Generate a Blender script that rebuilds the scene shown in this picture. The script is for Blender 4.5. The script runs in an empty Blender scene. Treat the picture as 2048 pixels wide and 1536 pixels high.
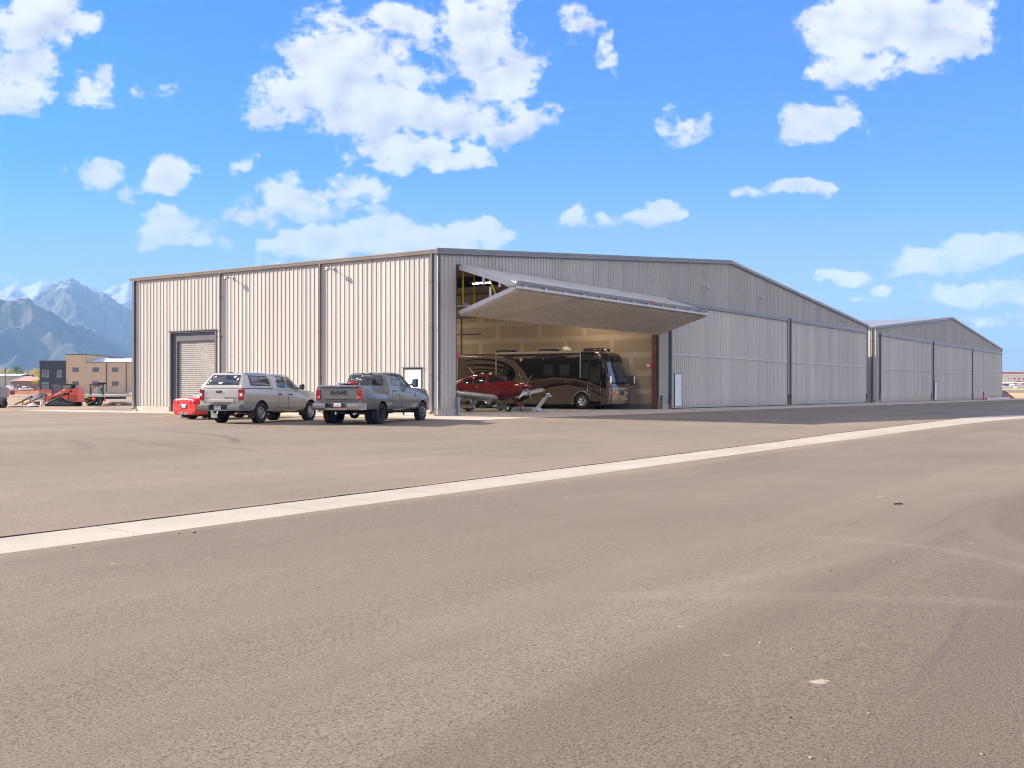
import bpy, bmesh, math, random
from mathutils import Vector, Matrix, noise
from mathutils.bvhtree import BVHTree
D = bpy.data; SC = bpy.context.scene; COL = SC.collection
R = math.radians; PI = math.pi; sin, cos = math.sin, math.cos
random.seed(11)

# ---------------------------------------------------------------- frame: x along the door facade, y into the hangar
VX, VY = 0.5638, 0.8259
CAM = Vector((-40.31, -31.83, 1.17)); F = 2146.0; HOR = 783.0
RIGHT = Vector((VX, -VY, 0)); FWD = Vector((VY, VX, 0))

def px(p, q, Y):
    return CAM + RIGHT * ((p - 1024) / F * Y) + FWD * Y + Vector((0, 0, -(q - HOR) / F * Y))

def sstep(a, b, x):
    t = min(1, max(0, (x - a) / (b - a))); return t * t * (3 - 2 * t)

def gz(x, y):
    d = max(0.0, -y)
    if d <= 20: z = -.012 * d - .00055 * d * d
    elif d <= 22:
        e = d - 20; z = -.46 - .034 * e + .0105 * e * e
    else: z = -.486 + .008 * (min(d, 62) - 22)
    z -= .1 * (1 - math.exp(-max(0.0, -x) / 10))
    if x > 0: z -= .22 * sstep(25, 50, y) * (1 - sstep(100, 180, y))
    if y > 60: z += .0045 * (min(y, 700) - 60) * sstep(60, 90, y)
    if x > 152: z += .02 * (min(x, 250) - 152) * (1 - sstep(60, 120, y))
    return z

def gpix(p, q):
    """point of the ground seen at a place of the photograph"""
    Y = 60.0
    for _ in range(60):
        w = px(p, HOR, Y); h = CAM.z - gz(w.x, w.y)
        Y = .5 * Y + .5 * min(3000, F * h / max(1.0, q - HOR))
    w = px(p, HOR, Y); return Vector((w.x, w.y, gz(w.x, w.y)))

# ---------------------------------------------------------------- materials
MATS = {}
def new_mat(name):
    m = D.materials.new(name); m.use_nodes = True
    nt = m.node_tree; b = nt.nodes['Principled BSDF']
    MATS[name] = m
    return m, nt, b
def N(nt, t, **kw):
    n = nt.nodes.new(t)
    for k, v in kw.items():
        if k.startswith('i_'):
            key = k[2:]; key = int(key) if key.isdigit() else key.replace('_', ' ')
            n.inputs[key].default_value = v
        else: setattr(n, k, v)
    return n
def L(nt, a, b): nt.links.new(a, b)
def ramp(nt, fac, stops, interp='LINEAR'):
    n = nt.nodes.new('ShaderNodeValToRGB'); cr = n.color_ramp; cr.interpolation = interp
    while len(cr.elements) < len(stops): cr.elements.new(.5)
    for e, (p, c) in zip(cr.elements, stops):
        e.position = p; e.color = c if len(c) == 4 else (*c, 1)
    if fac is not None: L(nt, fac, n.inputs[0])
    return n.outputs[0]
def mix(nt, a, b, fac, mode='MIX'):
    n = nt.nodes.new('ShaderNodeMix'); n.data_type = 'RGBA'; n.blend_type = mode
    for s, v in ((n.inputs[0], fac), (n.inputs[6], a), (n.inputs[7], b)):
        if hasattr(v, 'links'): L(nt, v, s)
        elif isinstance(v, (int, float)): s.default_value = v
        else: s.default_value = v if len(v) == 4 else (*v, 1)
    return n.outputs[2]
def math_n(nt, op, a, b=None, c=None, clamp=False):
    n = nt.nodes.new('ShaderNodeMath'); n.operation = op; n.use_clamp = clamp
    for i, v in enumerate((a, b, c)):
        if v is None: continue
        if hasattr(v, 'links'): L(nt, v, n.inputs[i])
        else: n.inputs[i].default_value = v
    return n.outputs[0]
def noise_n(nt, vec, scale, detail=4, rough=.55, dist=0.0):
    n = nt.nodes.new('ShaderNodeTexNoise')
    n.inputs['Scale'].default_value = scale; n.inputs['Detail'].default_value = detail
    n.inputs['Roughness'].default_value = rough; n.inputs['Distortion'].default_value = dist
    if vec is not None: L(nt, vec, n.inputs['Vector'])
    return n.outputs['Fac']
def objco(nt): return nt.nodes.new('ShaderNodeTexCoord').outputs['Object']
def mapping(nt, vec, scale=(1, 1, 1), rot=(0, 0, 0), loc=(0, 0, 0)):
    n = nt.nodes.new('ShaderNodeMapping'); L(nt, vec, n.inputs[0])
    n.inputs[1].default_value = loc; n.inputs[2].default_value = rot; n.inputs[3].default_value = scale
    return n.outputs[0]
def bump(nt, b, h, strength=.3, dist=.02):
    n = nt.nodes.new('ShaderNodeBump'); n.inputs['Strength'].default_value = strength
    n.inputs['Distance'].default_value = dist; L(nt, h, n.inputs['Height']); L(nt, n.outputs[0], b.inputs['Normal'])

def M(name, col=None, rough=.5, metal=0.0, spec=.5, var=.12, vs=3.0, coat=0.0, bmp=0.0, bs=40.0, emit=0.0):
    """named material; made on first use, with a little procedural variation"""
    if name in MATS: return MATS[name]
    m, nt, b = new_mat(name)
    co = objco(nt)
    b.inputs['Roughness'].default_value = rough; b.inputs['Metallic'].default_value = metal
    b.inputs['Specular IOR Level'].default_value = spec; b.inputs['Coat Weight'].default_value = coat
    b.inputs['Coat Roughness'].default_value = .04
    if var:
        f = noise_n(nt, co, vs, 5, .6)
        lo = tuple(c * (1 - var) for c in col); hi = tuple(min(1, c * (1 + var)) for c in col)
        L(nt, ramp(nt, f, [(.3, lo), (.7, hi)]), b.inputs['Base Color'])
        r = math_n(nt, 'MULTIPLY_ADD', f, rough * .5, rough * .75); L(nt, r, b.inputs['Roughness'])
    else: b.inputs['Base Color'].default_value = (*col, 1)
    if bmp: bump(nt, b, noise_n(nt, co, bs, 4), bmp, .01)
    if emit:
        b.inputs['Emission Color'].default_value = (*col, 1); b.inputs['Emission Strength'].default_value = emit
    return m

# ---------------------------------------------------------------- mesh collector
class MB:
    def __init__(s): s.v = []; s.f = []; s.mi = []; s.sm = []; s.mats = []
    def mat(s, m):
        if m not in s.mats: s.mats.append(m)
        return s.mats.index(m)
    def add(s, vs, fs, m, smooth=False, T=None):
        o = len(s.v); k = s.mat(m)
        for v in vs:
            v = Vector(v); s.v.append(T @ v if T else v)
        for f in fs:
            s.f.append([i + o for i in f]); s.mi.append(k); s.sm.append(smooth)
        return s
    def box(s, a, b, m, T=None, bev=0.0):
        x0, x1 = sorted((a[0], b[0])); y0, y1 = sorted((a[1], b[1])); z0, z1 = sorted((a[2], b[2]))
        bev = min(bev, (x1 - x0) * .45, (y1 - y0) * .45, (z1 - z0) * .45)
        if bev <= 0:
            vs = [(x0, y0, z0), (x1, y0, z0), (x1, y1, z0), (x0, y1, z0), (x0, y0, z1), (x1, y0, z1), (x1, y1, z1), (x0, y1, z1)]
            fs = [(0, 3, 2, 1), (4, 5, 6, 7), (0, 1, 5, 4), (1, 2, 6, 5), (2, 3, 7, 6), (3, 0, 4, 7)]
            return s.add(vs, fs, m, False, T)
        bm = bmesh.new()
        bmesh.ops.create_cube(bm, size=1)
        for v in bm.verts:
            v.co = Vector(((x0 + x1) / 2 + v.co.x * (x1 - x0), (y0 + y1) / 2 + v.co.y * (y1 - y0), (z0 + z1) / 2 + v.co.z * (z1 - z0)))
        bmesh.ops.bevel(bm, geom=bm.edges[:], offset=bev, segments=2, profile=.5, affect='EDGES')
        bm.verts.index_update()
        s.add([v.co.copy() for v in bm.verts], [[v.index for v in f.verts] for f in bm.faces], m, False, T); bm.free()
        return s
    def prism(s, poly, axis, a, b, m, T=None, smooth=False):
        """closed polygon extruded along axis ('x','y','z'); poly holds the two other coordinates in order"""
        n = len(poly)
        def P(p, h):
            return {'x': (h, p[0], p[1]), 'y': (p[0], h, p[1]), 'z': (p[0], p[1], h)}[axis]
        vs = [P(p, a) for p in poly] + [P(p, b) for p in poly]
        fs = [list(range(n))[::-1], list(range(n, 2 * n))] + [(i, (i + 1) % n, n + (i + 1) % n, n + i) for i in range(n)]
        return s.add(vs, fs, m, smooth, T)
    def tube(s, pts, r, m, n=8, T=None, cap=True):
        pts = [Vector(p) for p in pts]; rs = r if isinstance(r, (list, tuple)) else [r] * len(pts)
        vs = []; fs = []
        for i, p in enumerate(pts):
            d = (pts[min(i + 1, len(pts) - 1)] - pts[max(i - 1, 0)]).normalized()
            up = Vector((0, 0, 1)) if abs(d.z) < .95 else Vector((1, 0, 0))
            a = d.cross(up).normalized(); b = a.cross(d)
            for k in range(n):
                t = 2 * PI * k / n; vs.append(p + (a * cos(t) + b * sin(t)) * rs[i])
        for i in range(len(pts) - 1):
            for k in range(n):
                k2 = (k + 1) % n; fs.append((i * n + k, i * n + k2, (i + 1) * n + k2, (i + 1) * n + k))
        if cap: fs += [list(range(n)), list(range((len(pts) - 1) * n, len(pts) * n))[::-1]]
        return s.add(vs, fs, m, n > 5, T)
    def lathe(s, prof, m, n=24, axis='y', c=(0, 0, 0), T=None, smooth=True):
        """prof: (radius, height along axis)"""
        vs = []; fs = []; k = len(prof); c = Vector(c)
        for j in range(n):
            t = 2 * PI * j / n
            for r, h in prof:
                q = {'y': (r * cos(t), h, r * sin(t)), 'z': (r * cos(t), r * sin(t), h), 'x': (h, r * cos(t), r * sin(t))}[axis]
                vs.append(c + Vector(q))
        for j in range(n):
            j2 = (j + 1) % n
            for i in range(k - 1): fs.append((j * k + i, j * k + i + 1, j2 * k + i + 1, j2 * k + i))
        return s.add(vs, fs, m, smooth, T)
    def sphere(s, c, r, m, n=12, sc=(1, 1, 1), T=None, half=False):
        prof = []
        k = n // 2
        for i in range(k + 1):
            t = (0 if half else -PI / 2) + (PI / 2 if half else PI) * i / k
            prof.append((max(.0001, r * cos(t)), r * sin(t)))
        vs = []; fs = []; kk = len(prof)
        for j in range(n):
            a = 2 * PI * j / n
            for rr, h in prof: vs.append(Vector(c) + Vector((rr * cos(a) * sc[0], rr * sin(a) * sc[1], h * sc[2])))
        for j in range(n):
            j2 = (j + 1) % n
            for i in range(kk - 1): fs.append((j * kk + i, j2 * kk + i, j2 * kk + i + 1, j * kk + i + 1))
        return s.add(vs, fs, m, True, T)
    def mesh(s, name):
        me = D.meshes.new(name); me.from_pydata([tuple(v) for v in s.v], [], s.f)
        for m in s.mats: me.materials.append(m)
        me.polygons.foreach_set('material_index', s.mi)
        bm = bmesh.new(); bm.from_mesh(me)
        for f, k in zip(bm.faces, s.sm): f.smooth = k
        bmesh.ops.recalc_face_normals(bm, faces=bm.faces[:])
        bm.to_mesh(me); bm.free()
        return me
    def build(s, name, parent=None, sharp=None, weld=False):
        me = s.mesh(name)
        if weld:
            bm = bmesh.new(); bm.from_mesh(me); bmesh.ops.remove_doubles(bm, verts=bm.verts[:], dist=.0005)
            bmesh.ops.recalc_face_normals(bm, faces=bm.faces[:]); bm.to_mesh(me); bm.free()
        if sharp: me.set_sharp_from_angle(angle=R(sharp))
        o = D.objects.new(name, me); COL.objects.link(o)
        if parent: o.parent = parent
        return o

def tag(o, label=None, cat=None, group=None, kind=None):
    if label: o['label'] = label
    if cat: o['category'] = cat
    if group: o['group'] = group
    if kind: o['kind'] = kind
    return o
def thing(name, label, cat, loc=(0, 0, 0), rz=0.0, group=None):
    o = D.objects.new(name, None); COL.objects.link(o); o.empty_display_size = .3
    o.location = loc; o.rotation_euler = (0, 0, rz)
    return tag(o, label, cat, group)
def mesh_obj(name, me, parent=None):
    o = D.objects.new(name, me); COL.objects.link(o)
    if parent: o.parent = parent
    return o
def copy_tree(o, parent=None):
    c = o.copy(); COL.objects.link(c)
    if parent: c.parent = parent
    for ch in list(o.children): copy_tree(ch, c)
    return c

def text_mesh(txt, size, depth, m, name, parent, T, bold=.0):
    cu = D.curves.new('tmp', 'FONT'); cu.body = txt; cu.size = size; cu.extrude = depth; cu.align_x = 'CENTER'; cu.align_y = 'CENTER'
    cu.offset = bold; cu.resolution_u = 3
    o = D.objects.new('tmp', cu); COL.objects.link(o)
    bpy.context.view_layer.update()
    me = D.meshes.new_from_object(o.evaluated_get(bpy.context.evaluated_depsgraph_get()))
    COL.objects.unlink(o); D.objects.remove(o)
    me.transform(T); me.materials.clear(); me.materials.append(m); me.name = name
    return mesh_obj(name, me, parent)

def catmull(ps, n):
    out = []
    for i in range(len(ps) - 1):
        p0 = ps[max(i - 1, 0)]; p1 = ps[i]; p2 = ps[i + 1]; p3 = ps[min(i + 2, len(ps) - 1)]
        for k in range(n):
            t = k / n
            out.append(tuple(.5 * ((2 * b) + (-a + c) * t + (2 * a - 5 * b + 4 * c - d) * t * t + (-a + 3 * b - 3 * c + d) * t ** 3) for a, b, c, d in zip(p0, p1, p2, p3)))
    out.append(tuple(ps[-1])); return out

def loft(mb, stations, m, sub=1, T=None, smooth=True, capends=True):
    """stations: (x, [(y, z), ...]) half sections from the bottom middle to the top middle; mirrored in y"""
    flat = [(x, *[c for p in pts for c in p]) for x, pts in stations]
    if sub > 1: flat = catmull(flat, sub)
    rings = []
    for row in flat:
        pts = [(row[1 + 2 * i], row[2 + 2 * i]) for i in range((len(row) - 1) // 2)]
        full = [(row[0], -y, z) for y, z in pts] + [(row[0], y, z) for y, z in pts[::-1][1:-1]]
        rings.append(full)
    n = len(rings[0]); vs = [p for r in rings for p in r]; fs = []
    for i in range(len(rings) - 1):
        for k in range(n):
            k2 = (k + 1) % n; fs.append((i * n + k, (i + 1) * n + k, (i + 1) * n + k2, i * n + k2))
    if capends: fs += [list(range(n)), list(range((len(rings) - 1) * n, len(rings) * n))[::-1]]
    return mb.add(vs, fs, m, smooth, T)

def boolean(me, cutters):
    """mesh minus the cutter meshes (kept: the cutters' materials on the cut faces)"""
    o = D.objects.new('b', me); COL.objects.link(o); cs = []
    for c in cutters:
        co = D.objects.new('c', c); COL.objects.link(co); cs.append(co)
        md = o.modifiers.new('b', 'BOOLEAN'); md.operation = 'DIFFERENCE'; md.object = co; md.solver = 'EXACT'
        try: md.material_mode = 'TRANSFER'
        except Exception: pass
    bpy.context.view_layer.update()
    r = D.meshes.new_from_object(o.evaluated_get(bpy.context.evaluated_depsgraph_get()))
    for x in cs + [o]: COL.objects.unlink(x); D.objects.remove(x)
    return r

def bvh_of(*objs):
    """BVH in the frame of the objects' common parent"""
    vs = []; fs = []
    for me in objs:
        me = me if isinstance(me, bpy.types.Mesh) else me.data
        o = len(vs); vs += [v.co.copy() for v in me.vertices]; fs += [[i + o for i in p.vertices] for p in me.polygons]
    return BVHTree.FromPolygons(vs, fs)

def decal(bvh, poly, view, m, name=None, parent=None, off=.006, step=.12, far=20.0, mb=None, smooth=True, skirt=.01, maxd=99):
    """skin of real thickness laid on a surface: a 2D outline projected along a view axis.
    view: 'r' from -y (poly x,z), 'l' from +y (x,z), 'b' from -x (y,z), 'f' from +x (y,z), 't' from +z (x,y)"""
    bm = bmesh.new()
    ax = {'r': (0, 2), 'l': (0, 2), 'b': (1, 2), 'f': (1, 2), 't': (0, 1)}[view]
    dv = {'r': Vector((0, 1, 0)), 'l': Vector((0, -1, 0)), 'b': Vector((1, 0, 0)), 'f': Vector((-1, 0, 0)), 't': Vector((0, 0, -1))}[view]
    vs = []
    for p in poly:
        c = [0, 0, 0]; c[ax[0]] = p[0]; c[ax[1]] = p[1]; vs.append(bm.verts.new(c))
    f = bm.faces.new(vs); bmesh.ops.triangulate(bm, faces=[f])
    for a in ax:
        lo = min(v.co[a] for v in bm.verts); hi = max(v.co[a] for v in bm.verts)
        k = math.floor(lo / step) + 1
        while k * step < hi:
            nrm = Vector((0, 0, 0)); nrm[a] = 1; co = Vector((0, 0, 0)); co[a] = k * step
            bmesh.ops.bisect_plane(bm, geom=bm.verts[:] + bm.edges[:] + bm.faces[:], plane_co=co, plane_no=nrm, dist=1e-5); k += 1
    hits = {}
    for v in bm.verts:
        h, nn, _, _ = bvh.ray_cast(v.co - dv * far, dv)
        hits[v] = (h, nn)
    ok = [h for h, _ in hits.values() if h is not None]
    fall = sum((h.dot(dv) for h in ok), 0.0) / max(1, len(ok))
    for v in bm.verts:
        h, nn = hits[v]
        if h is None: h = v.co + dv * (fall - v.co.dot(dv)); nn = -dv
        if nn.dot(dv) > 0: nn = -nn
        v.co = h + (nn * .5 - dv * .5) * off
    be = [e for e in bm.edges if len(e.link_faces) == 1]
    r = bmesh.ops.extrude_edge_only(bm, edges=be)
    for v in [g for g in r['geom'] if isinstance(g, bmesh.types.BMVert)]: v.co += dv * (skirt + off)
    bm.verts.index_update()
    V = [v.co.copy() for v in bm.verts]; Fs = [[v.index for v in f.verts] for f in bm.faces]
    bm.free()
    t = mb or MB(); t.add(V, Fs, m, smooth)
    if mb is not None: return mb
    return t.build(name, parent, sharp=40)

def rr(x0, x1, z0, z1, r=.05, n=4):
    """rounded rectangle outline"""
    out = []
    for cx, cz, a in ((x1 - r, z1 - r, 0), (x0 + r, z1 - r, 90), (x0 + r, z0 + r, 180), (x1 - r, z0 + r, 270)):
        for k in range(n + 1): t = R(a + 90 * k / n); out.append((cx + r * cos(t), cz + r * sin(t)))
    return out
def rpoly(pts, r=.05, n=3):
    """outline with rounded corners"""
    out = []; k = len(pts)
    for i in range(k):
        p = Vector(pts[i]).to_2d(); a = Vector(pts[i - 1]).to_2d(); b = Vector(pts[(i + 1) % k]).to_2d()
        u = a - p; w = b - p; rr_ = min(r, u.length * .45, w.length * .45)
        u = p + u.normalized() * rr_; w = p + w.normalized() * rr_
        for j in range(n + 1):
            t = j / n; q = u * (1 - t) ** 2 + p * 2 * t * (1 - t) + w * t * t; out.append((q.x, q.y))
    return out

# ---------------------------------------------------------------- camera
cd = D.cameras.new('camera'); cam = D.objects.new('camera', cd); COL.objects.link(cam)
cd.sensor_width = 36; cd.lens = 36 * F / 2048; cd.shift_y = (HOR - 768) / 2048; cd.clip_end = 60000; cd.clip_start = .05
cam.location = CAM; cam.rotation_euler = (PI / 2, 0, math.atan2(FWD.y, FWD.x) - PI / 2)
SC.camera = cam
SC.view_settings.view_transform = 'Standard'; SC.view_settings.look = 'None'; SC.view_settings.gamma = 1
SC.view_settings.use_curve_mapping = False
EXPO = 1.8
SC.view_settings.exposure = EXPO
cy = SC.cycles; cy.max_bounces = 6; cy.diffuse_bounces = 4; cy.glossy_bounces = 3; cy.transmission_bounces = 4; cy.volume_bounces = 0
cy.transparent_max_bounces = 6; cy.caustics_reflective = False; cy.caustics_refractive = False
cy.sample_clamp_indirect = 6; cy.filter_width = 1.05

# ---------------------------------------------------------------- sun and sky
SUN_H = Vector((.42, -.908, 0)).normalized(); SUN_EL = R(26.5)
travel = Vector((SUN_H.x * cos(SUN_EL), SUN_H.y * cos(SUN_EL), -sin(SUN_EL)))
sl = D.lights.new('sun', 'SUN'); so = D.objects.new('sun', sl); COL.objects.link(so)
sl.energy = 4.1; sl.angle = R(.53); sl.color = (1, .90, .745)
so.rotation_euler = travel.to_track_quat('-Z', 'Y').to_euler()

W = D.worlds.new('World'); SC.world = W; W.use_nodes = True
# ---------------------------------------------------------------- sky and clouds (by direction)
SKY_STR = .12
def build_world():
    nt = W.node_tree; nt.nodes.clear()
    out = N(nt, 'ShaderNodeOutputWorld'); bg = N(nt, 'ShaderNodeBackground'); bg.inputs[1].default_value = SKY_STR
    L(nt, bg.outputs[0], out.inputs[0])
    sky = N(nt, 'ShaderNodeTexSky'); sky.sky_type = 'NISHITA'; sky.sun_disc = False
    sky.sun_elevation = SUN_EL; sky.sun_rotation = math.atan2(-SUN_H.x, -SUN_H.y)
    sky.altitude = 1400; sky.air_density = 1.0; sky.dust_density = .6; sky.ozone_density = 2.2
    hs = N(nt, 'ShaderNodeHueSaturation'); hs.inputs['Hue'].default_value = .5; hs.inputs['Saturation'].default_value = 1.2; hs.inputs['Value'].default_value = 1.0
    L(nt, mix(nt, sky.outputs[0], (.05, .275, .74), 1, 'MULTIPLY'), hs.inputs['Color'])
    tc = N(nt, 'ShaderNodeTexCoord').outputs['Generated']
    def dot(v):
        n = N(nt, 'ShaderNodeVectorMath', operation='DOT_PRODUCT'); L(nt, tc, n.inputs[0]); n.inputs[1].default_value = v
        return n.outputs['Value']
    df = math_n(nt, 'MAXIMUM', math_n(nt, 'ABSOLUTE', dot(FWD)), .2)
    U = math_n(nt, 'DIVIDE', dot(RIGHT), df); dz = dot((0, 0, 1)); V = math_n(nt, 'DIVIDE', dz, df)
    cb = N(nt, 'ShaderNodeCombineXYZ'); L(nt, U, cb.inputs[0]); L(nt, V, cb.inputs[1])
    P = cb.outputs[0]
    def vm(op, a, b):
        n = N(nt, 'ShaderNodeVectorMath', operation=op)
        for i, v in enumerate((a, b)):
            if hasattr(v, 'links'): L(nt, v, n.inputs[i])
            elif v is not None: n.inputs[i].default_value = v
        return n.outputs['Value'] if op in ('DOT_PRODUCT', 'LENGTH') else n.outputs[0]
    def warp(P, sc, amt, det=2):
        n = N(nt, 'ShaderNodeTexNoise'); L(nt, P, n.inputs['Vector']); n.inputs['Scale'].default_value = sc; n.inputs['Detail'].default_value = det
        return vm('ADD', P, vm('MULTIPLY', vm('SUBTRACT', n.outputs['Color'], (.5, .5, .5)), (amt, amt, 0)))
    Pw = warp(warp(P, 14, .05, 4), 45, .012, 3)
    blobs = [  # photograph pixels: cx, cy, rx, ry, weight
        (35, 60, 120, 62, 1.1), (20, 125, 130, 60, .85), (45, 180, 60, 45, .7), (178, 55, 24, 20, .6), (172, 165, 50, 38, .75), (200, 195, 42, 18, .55), (310, 170, 55, 14, .42),
        (690, 120, 110, 85, 1.2), (600, 190, 110, 62, 1.0), (740, 190, 150, 70, 1.2), (530, 225, 52, 44, .85), (840, 215, 130, 48, 1.05), (575, 100, 48, 26, .55),
        (780, 25, 75, 38, .75), (840, 55, 45, 45, .6), (965, 60, 78, 100, 1.15), (1010, 170, 62, 75, .9), (1035, 245, 75, 38, .85), (960, 235, 70, 28, .8), (1045, 110, 55, 60, .6),
        (880, 305, 80, 30, 1.0), (800, 320, 50, 24, .7), (800, 275, 60, 30, .55), (935, 300, 38, 26, .9), (685, 300, 24, 22, .42),
        (1208, 85, 20, 32, .55), (1222, 120, 24, 26, .6), (1150, 40, 30, 40, .3),
        (1790, 45, 175, 62, 1.2), (1700, 60, 90, 70, .9), (1725, 140, 90, 42, 1.05), (1820, 120, 90, 50, .8), (1580, 60, 40, 24, .45), (1930, 30, 80, 60, .6),
        (1370, 258, 48, 48, .85), (1390, 225, 28, 26, .6), (1645, 248, 62, 34, .95), (1690, 228, 45, 30, .75), (1600, 270, 28, 22, .6), (1725, 255, 30, 30, .3),
        (180, 340, 52, 34, .9), (215, 318, 26, 18, .6), (125, 345, 22, 12, .5), (243, 376, 20, 14, .6), (345, 345, 40, 34, .85), (310, 368, 32, 14, .6), (486, 338, 28, 20, .7), (400, 330, 30, 10, .32),
        (600, 390, 95, 34, .85), (690, 375, 75, 32, .7), (500, 420, 62, 26, .85), (640, 410, 110, 26, .8), (745, 395, 40, 30, .5), (485, 385, 30, 12, .5),
        (345, 455, 85, 32, 1.0), (320, 425, 50, 20, .75), (405, 485, 50, 18, .8), (380, 425, 40, 14, .5),
        (720, 478, 170, 42, 1.2), (860, 488, 120, 34, 1.15), (960, 480, 66, 28, 1.05), (545, 478, 45, 20, .7), (530, 515, 40, 14, .45), (515, 534, 40, 10, .5), (620, 468, 70, 30, .9),
        (1148, 432, 34, 25, .95), (1180, 440, 22, 10, .6), (1222, 432, 26, 18, .5), (1308, 420, 42, 24, .95), (1345, 430, 34, 12, .6),
        (1495, 388, 42, 16, .8), (1560, 380, 42, 18, .7), (1605, 372, 36, 14, .65), (1645, 370, 24, 12, .6), (1060, 450, 30, 16, .3),
        (1870, 512, 95, 30, 1.05), (1960, 490, 72, 30, 1.0), (2040, 485, 60, 26, .9), (1800, 540, 60, 16, .6), (1975, 585, 110, 22, .95), (2060, 575, 60, 22, .8),
        (1680, 548, 44, 18, .85), (1755, 582, 30, 18, .95), (1740, 605, 130, 12, .6), (1640, 560, 40, 8, .5), (1990, 625, 110, 14, .5), (1850, 600, 70, 10, .45), (30, 575, 60, 10, .4),
        (-150, 300, 120, 70, .9), (-300, 120, 160, 80, 1.0), (2250, 300, 120, 60, .9), (2380, 120, 160, 80, 1.0), (700, -180, 180, 90, 1.0), (1500, -260, 200, 90, 1.0)]
    den = sumw = sumy = None
    for bi, (cx, cy_, rx, ry, w) in enumerate(blobs):
        if bi and bi % 3 == 0:   # keeps the shader's nodes in sequence (Cycles' stack is small)
            ch = N(nt, 'ShaderNodeVectorMath', operation='MULTIPLY_ADD'); L(nt, sumw, ch.inputs[0]); ch.inputs[1].default_value = (1e-7, 1e-7, 0); L(nt, Pw, ch.inputs[2]); Pw = ch.outputs[0]
        c = ((cx - 1024) / F, (HOR - cy_) / F, 0); k = 1.42
        n = N(nt, 'ShaderNodeVectorMath', operation='MULTIPLY_ADD'); L(nt, Pw, n.inputs[0]); sx, sy = F / rx / k, F / ry / k
        n.inputs[1].default_value = (sx, sy, 0); n.inputs[2].default_value = (-c[0] * sx, -c[1] * sy, 0); q = n.outputs[0]
        e = math_n(nt, 'MULTIPLY_ADD', vm('DOT_PRODUCT', q, q), -w, w)
        ep = math_n(nt, 'MAXIMUM', e, 0); sq = N(nt, 'ShaderNodeSeparateXYZ'); L(nt, q, sq.inputs[0])
        sumw = ep if sumw is None else math_n(nt, 'ADD', sumw, ep); sumy = math_n(nt, 'MULTIPLY', ep, sq.outputs[1]) if sumy is None else math_n(nt, 'MULTIPLY_ADD', ep, sq.outputs[1], sumy)
        den = e if den is None else math_n(nt, 'SMOOTH_MAX', den, e, .25)
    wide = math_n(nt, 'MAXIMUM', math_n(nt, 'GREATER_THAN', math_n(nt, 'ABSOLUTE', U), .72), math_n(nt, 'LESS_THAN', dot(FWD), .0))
    den = math_n(nt, 'MAXIMUM', den, math_n(nt, 'MULTIPLY_ADD', wide, 2.5, -2.0))  # adds an unseen cloud bank outside the view, as fill for the shaded wall
    def fbm(p, sc=17, det=9, ro=.62):
        n = N(nt, 'ShaderNodeTexNoise'); n.inputs['Scale'].default_value = sc; n.inputs['Detail'].default_value = det
        n.inputs['Roughness'].default_value = ro; L(nt, p, n.inputs['Vector']); return n.outputs['Fac']
    st = vm('MULTIPLY', P, (1, 1.25, 1))
    f1 = fbm(st, 13, 6, .58); f3 = fbm(st, 62, 9, .66)
    f2 = fbm(vm('ADD', st, (-.010, .014, 0)), 15, 3, .5); f1b = fbm(st, 15, 3, .5)
    den = math_n(nt, 'MAXIMUM', den, -1.5)
    d1 = math_n(nt, 'MULTIPLY_ADD', math_n(nt, 'SUBTRACT', f1, .5), 2.7, math_n(nt, 'MULTIPLY_ADD', den, 1.0, -.40))
    d1 = math_n(nt, 'MULTIPLY_ADD', math_n(nt, 'SUBTRACT', f3, .5), 1.35, d1)
    al = N(nt, 'ShaderNodeMapRange', interpolation_type='SMOOTHSTEP'); L(nt, d1, al.inputs[0]); al.inputs[1].default_value = -.12; al.inputs[2].default_value = .36
    a = al.outputs[0]
    # lit side towards the sun (left and up), greyer where the cloud is thick and below
    lit = math_n(nt, 'MULTIPLY_ADD', math_n(nt, 'SUBTRACT', f1b, f2), 2.6, .80); vert = math_n(nt, 'DIVIDE', sumy, math_n(nt, 'ADD', sumw, .08)); lit = math_n(nt, 'MULTIPLY_ADD', vert, .30, lit); lit = math_n(nt, 'MULTIPLY_ADD', math_n(nt, 'SUBTRACT', f3, .5), .35, lit)
    thick = N(nt, 'ShaderNodeMapRange', interpolation_type='SMOOTHSTEP'); L(nt, d1, thick.inputs[0]); thick.inputs[1].default_value = .5; thick.inputs[2].default_value = 1.3
    lit = math_n(nt, 'SUBTRACT', lit, math_n(nt, 'MULTIPLY', thick.outputs[0], .24), clamp=True)
    k = 1 / (SKY_STR * 2 ** EXPO)
    cc = ramp(nt, lit, [(.0, (.52 * k, .55 * k, .64 * k)), (.45, (.76 * k, .76 * k, .79 * k)), (.78, (1.0 * k, .965 * k, .93 * k)), (1, (1.10 * k, 1.06 * k, 1.0 * k))])
    # fade of clouds into the low haze
    lo = N(nt, 'ShaderNodeMapRange', interpolation_type='SMOOTHSTEP'); L(nt, V, lo.inputs[0]); lo.inputs[1].default_value = .0; lo.inputs[2].default_value = .16
    a = math_n(nt, 'MULTIPLY', a, math_n(nt, 'MULTIPLY_ADD', lo.outputs[0], .06, .94))
    hzf = N(nt, 'ShaderNodeMapRange', interpolation_type='SMOOTHSTEP'); L(nt, V, hzf.inputs[0]); hzf.inputs[1].default_value = .23; hzf.inputs[2].default_value = -.05
    skc = mix(nt, hs.outputs[0], (.86 * k, .82 * k, .88 * k), math_n(nt, 'MULTIPLY', hzf.outputs[0], 1.0))
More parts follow.
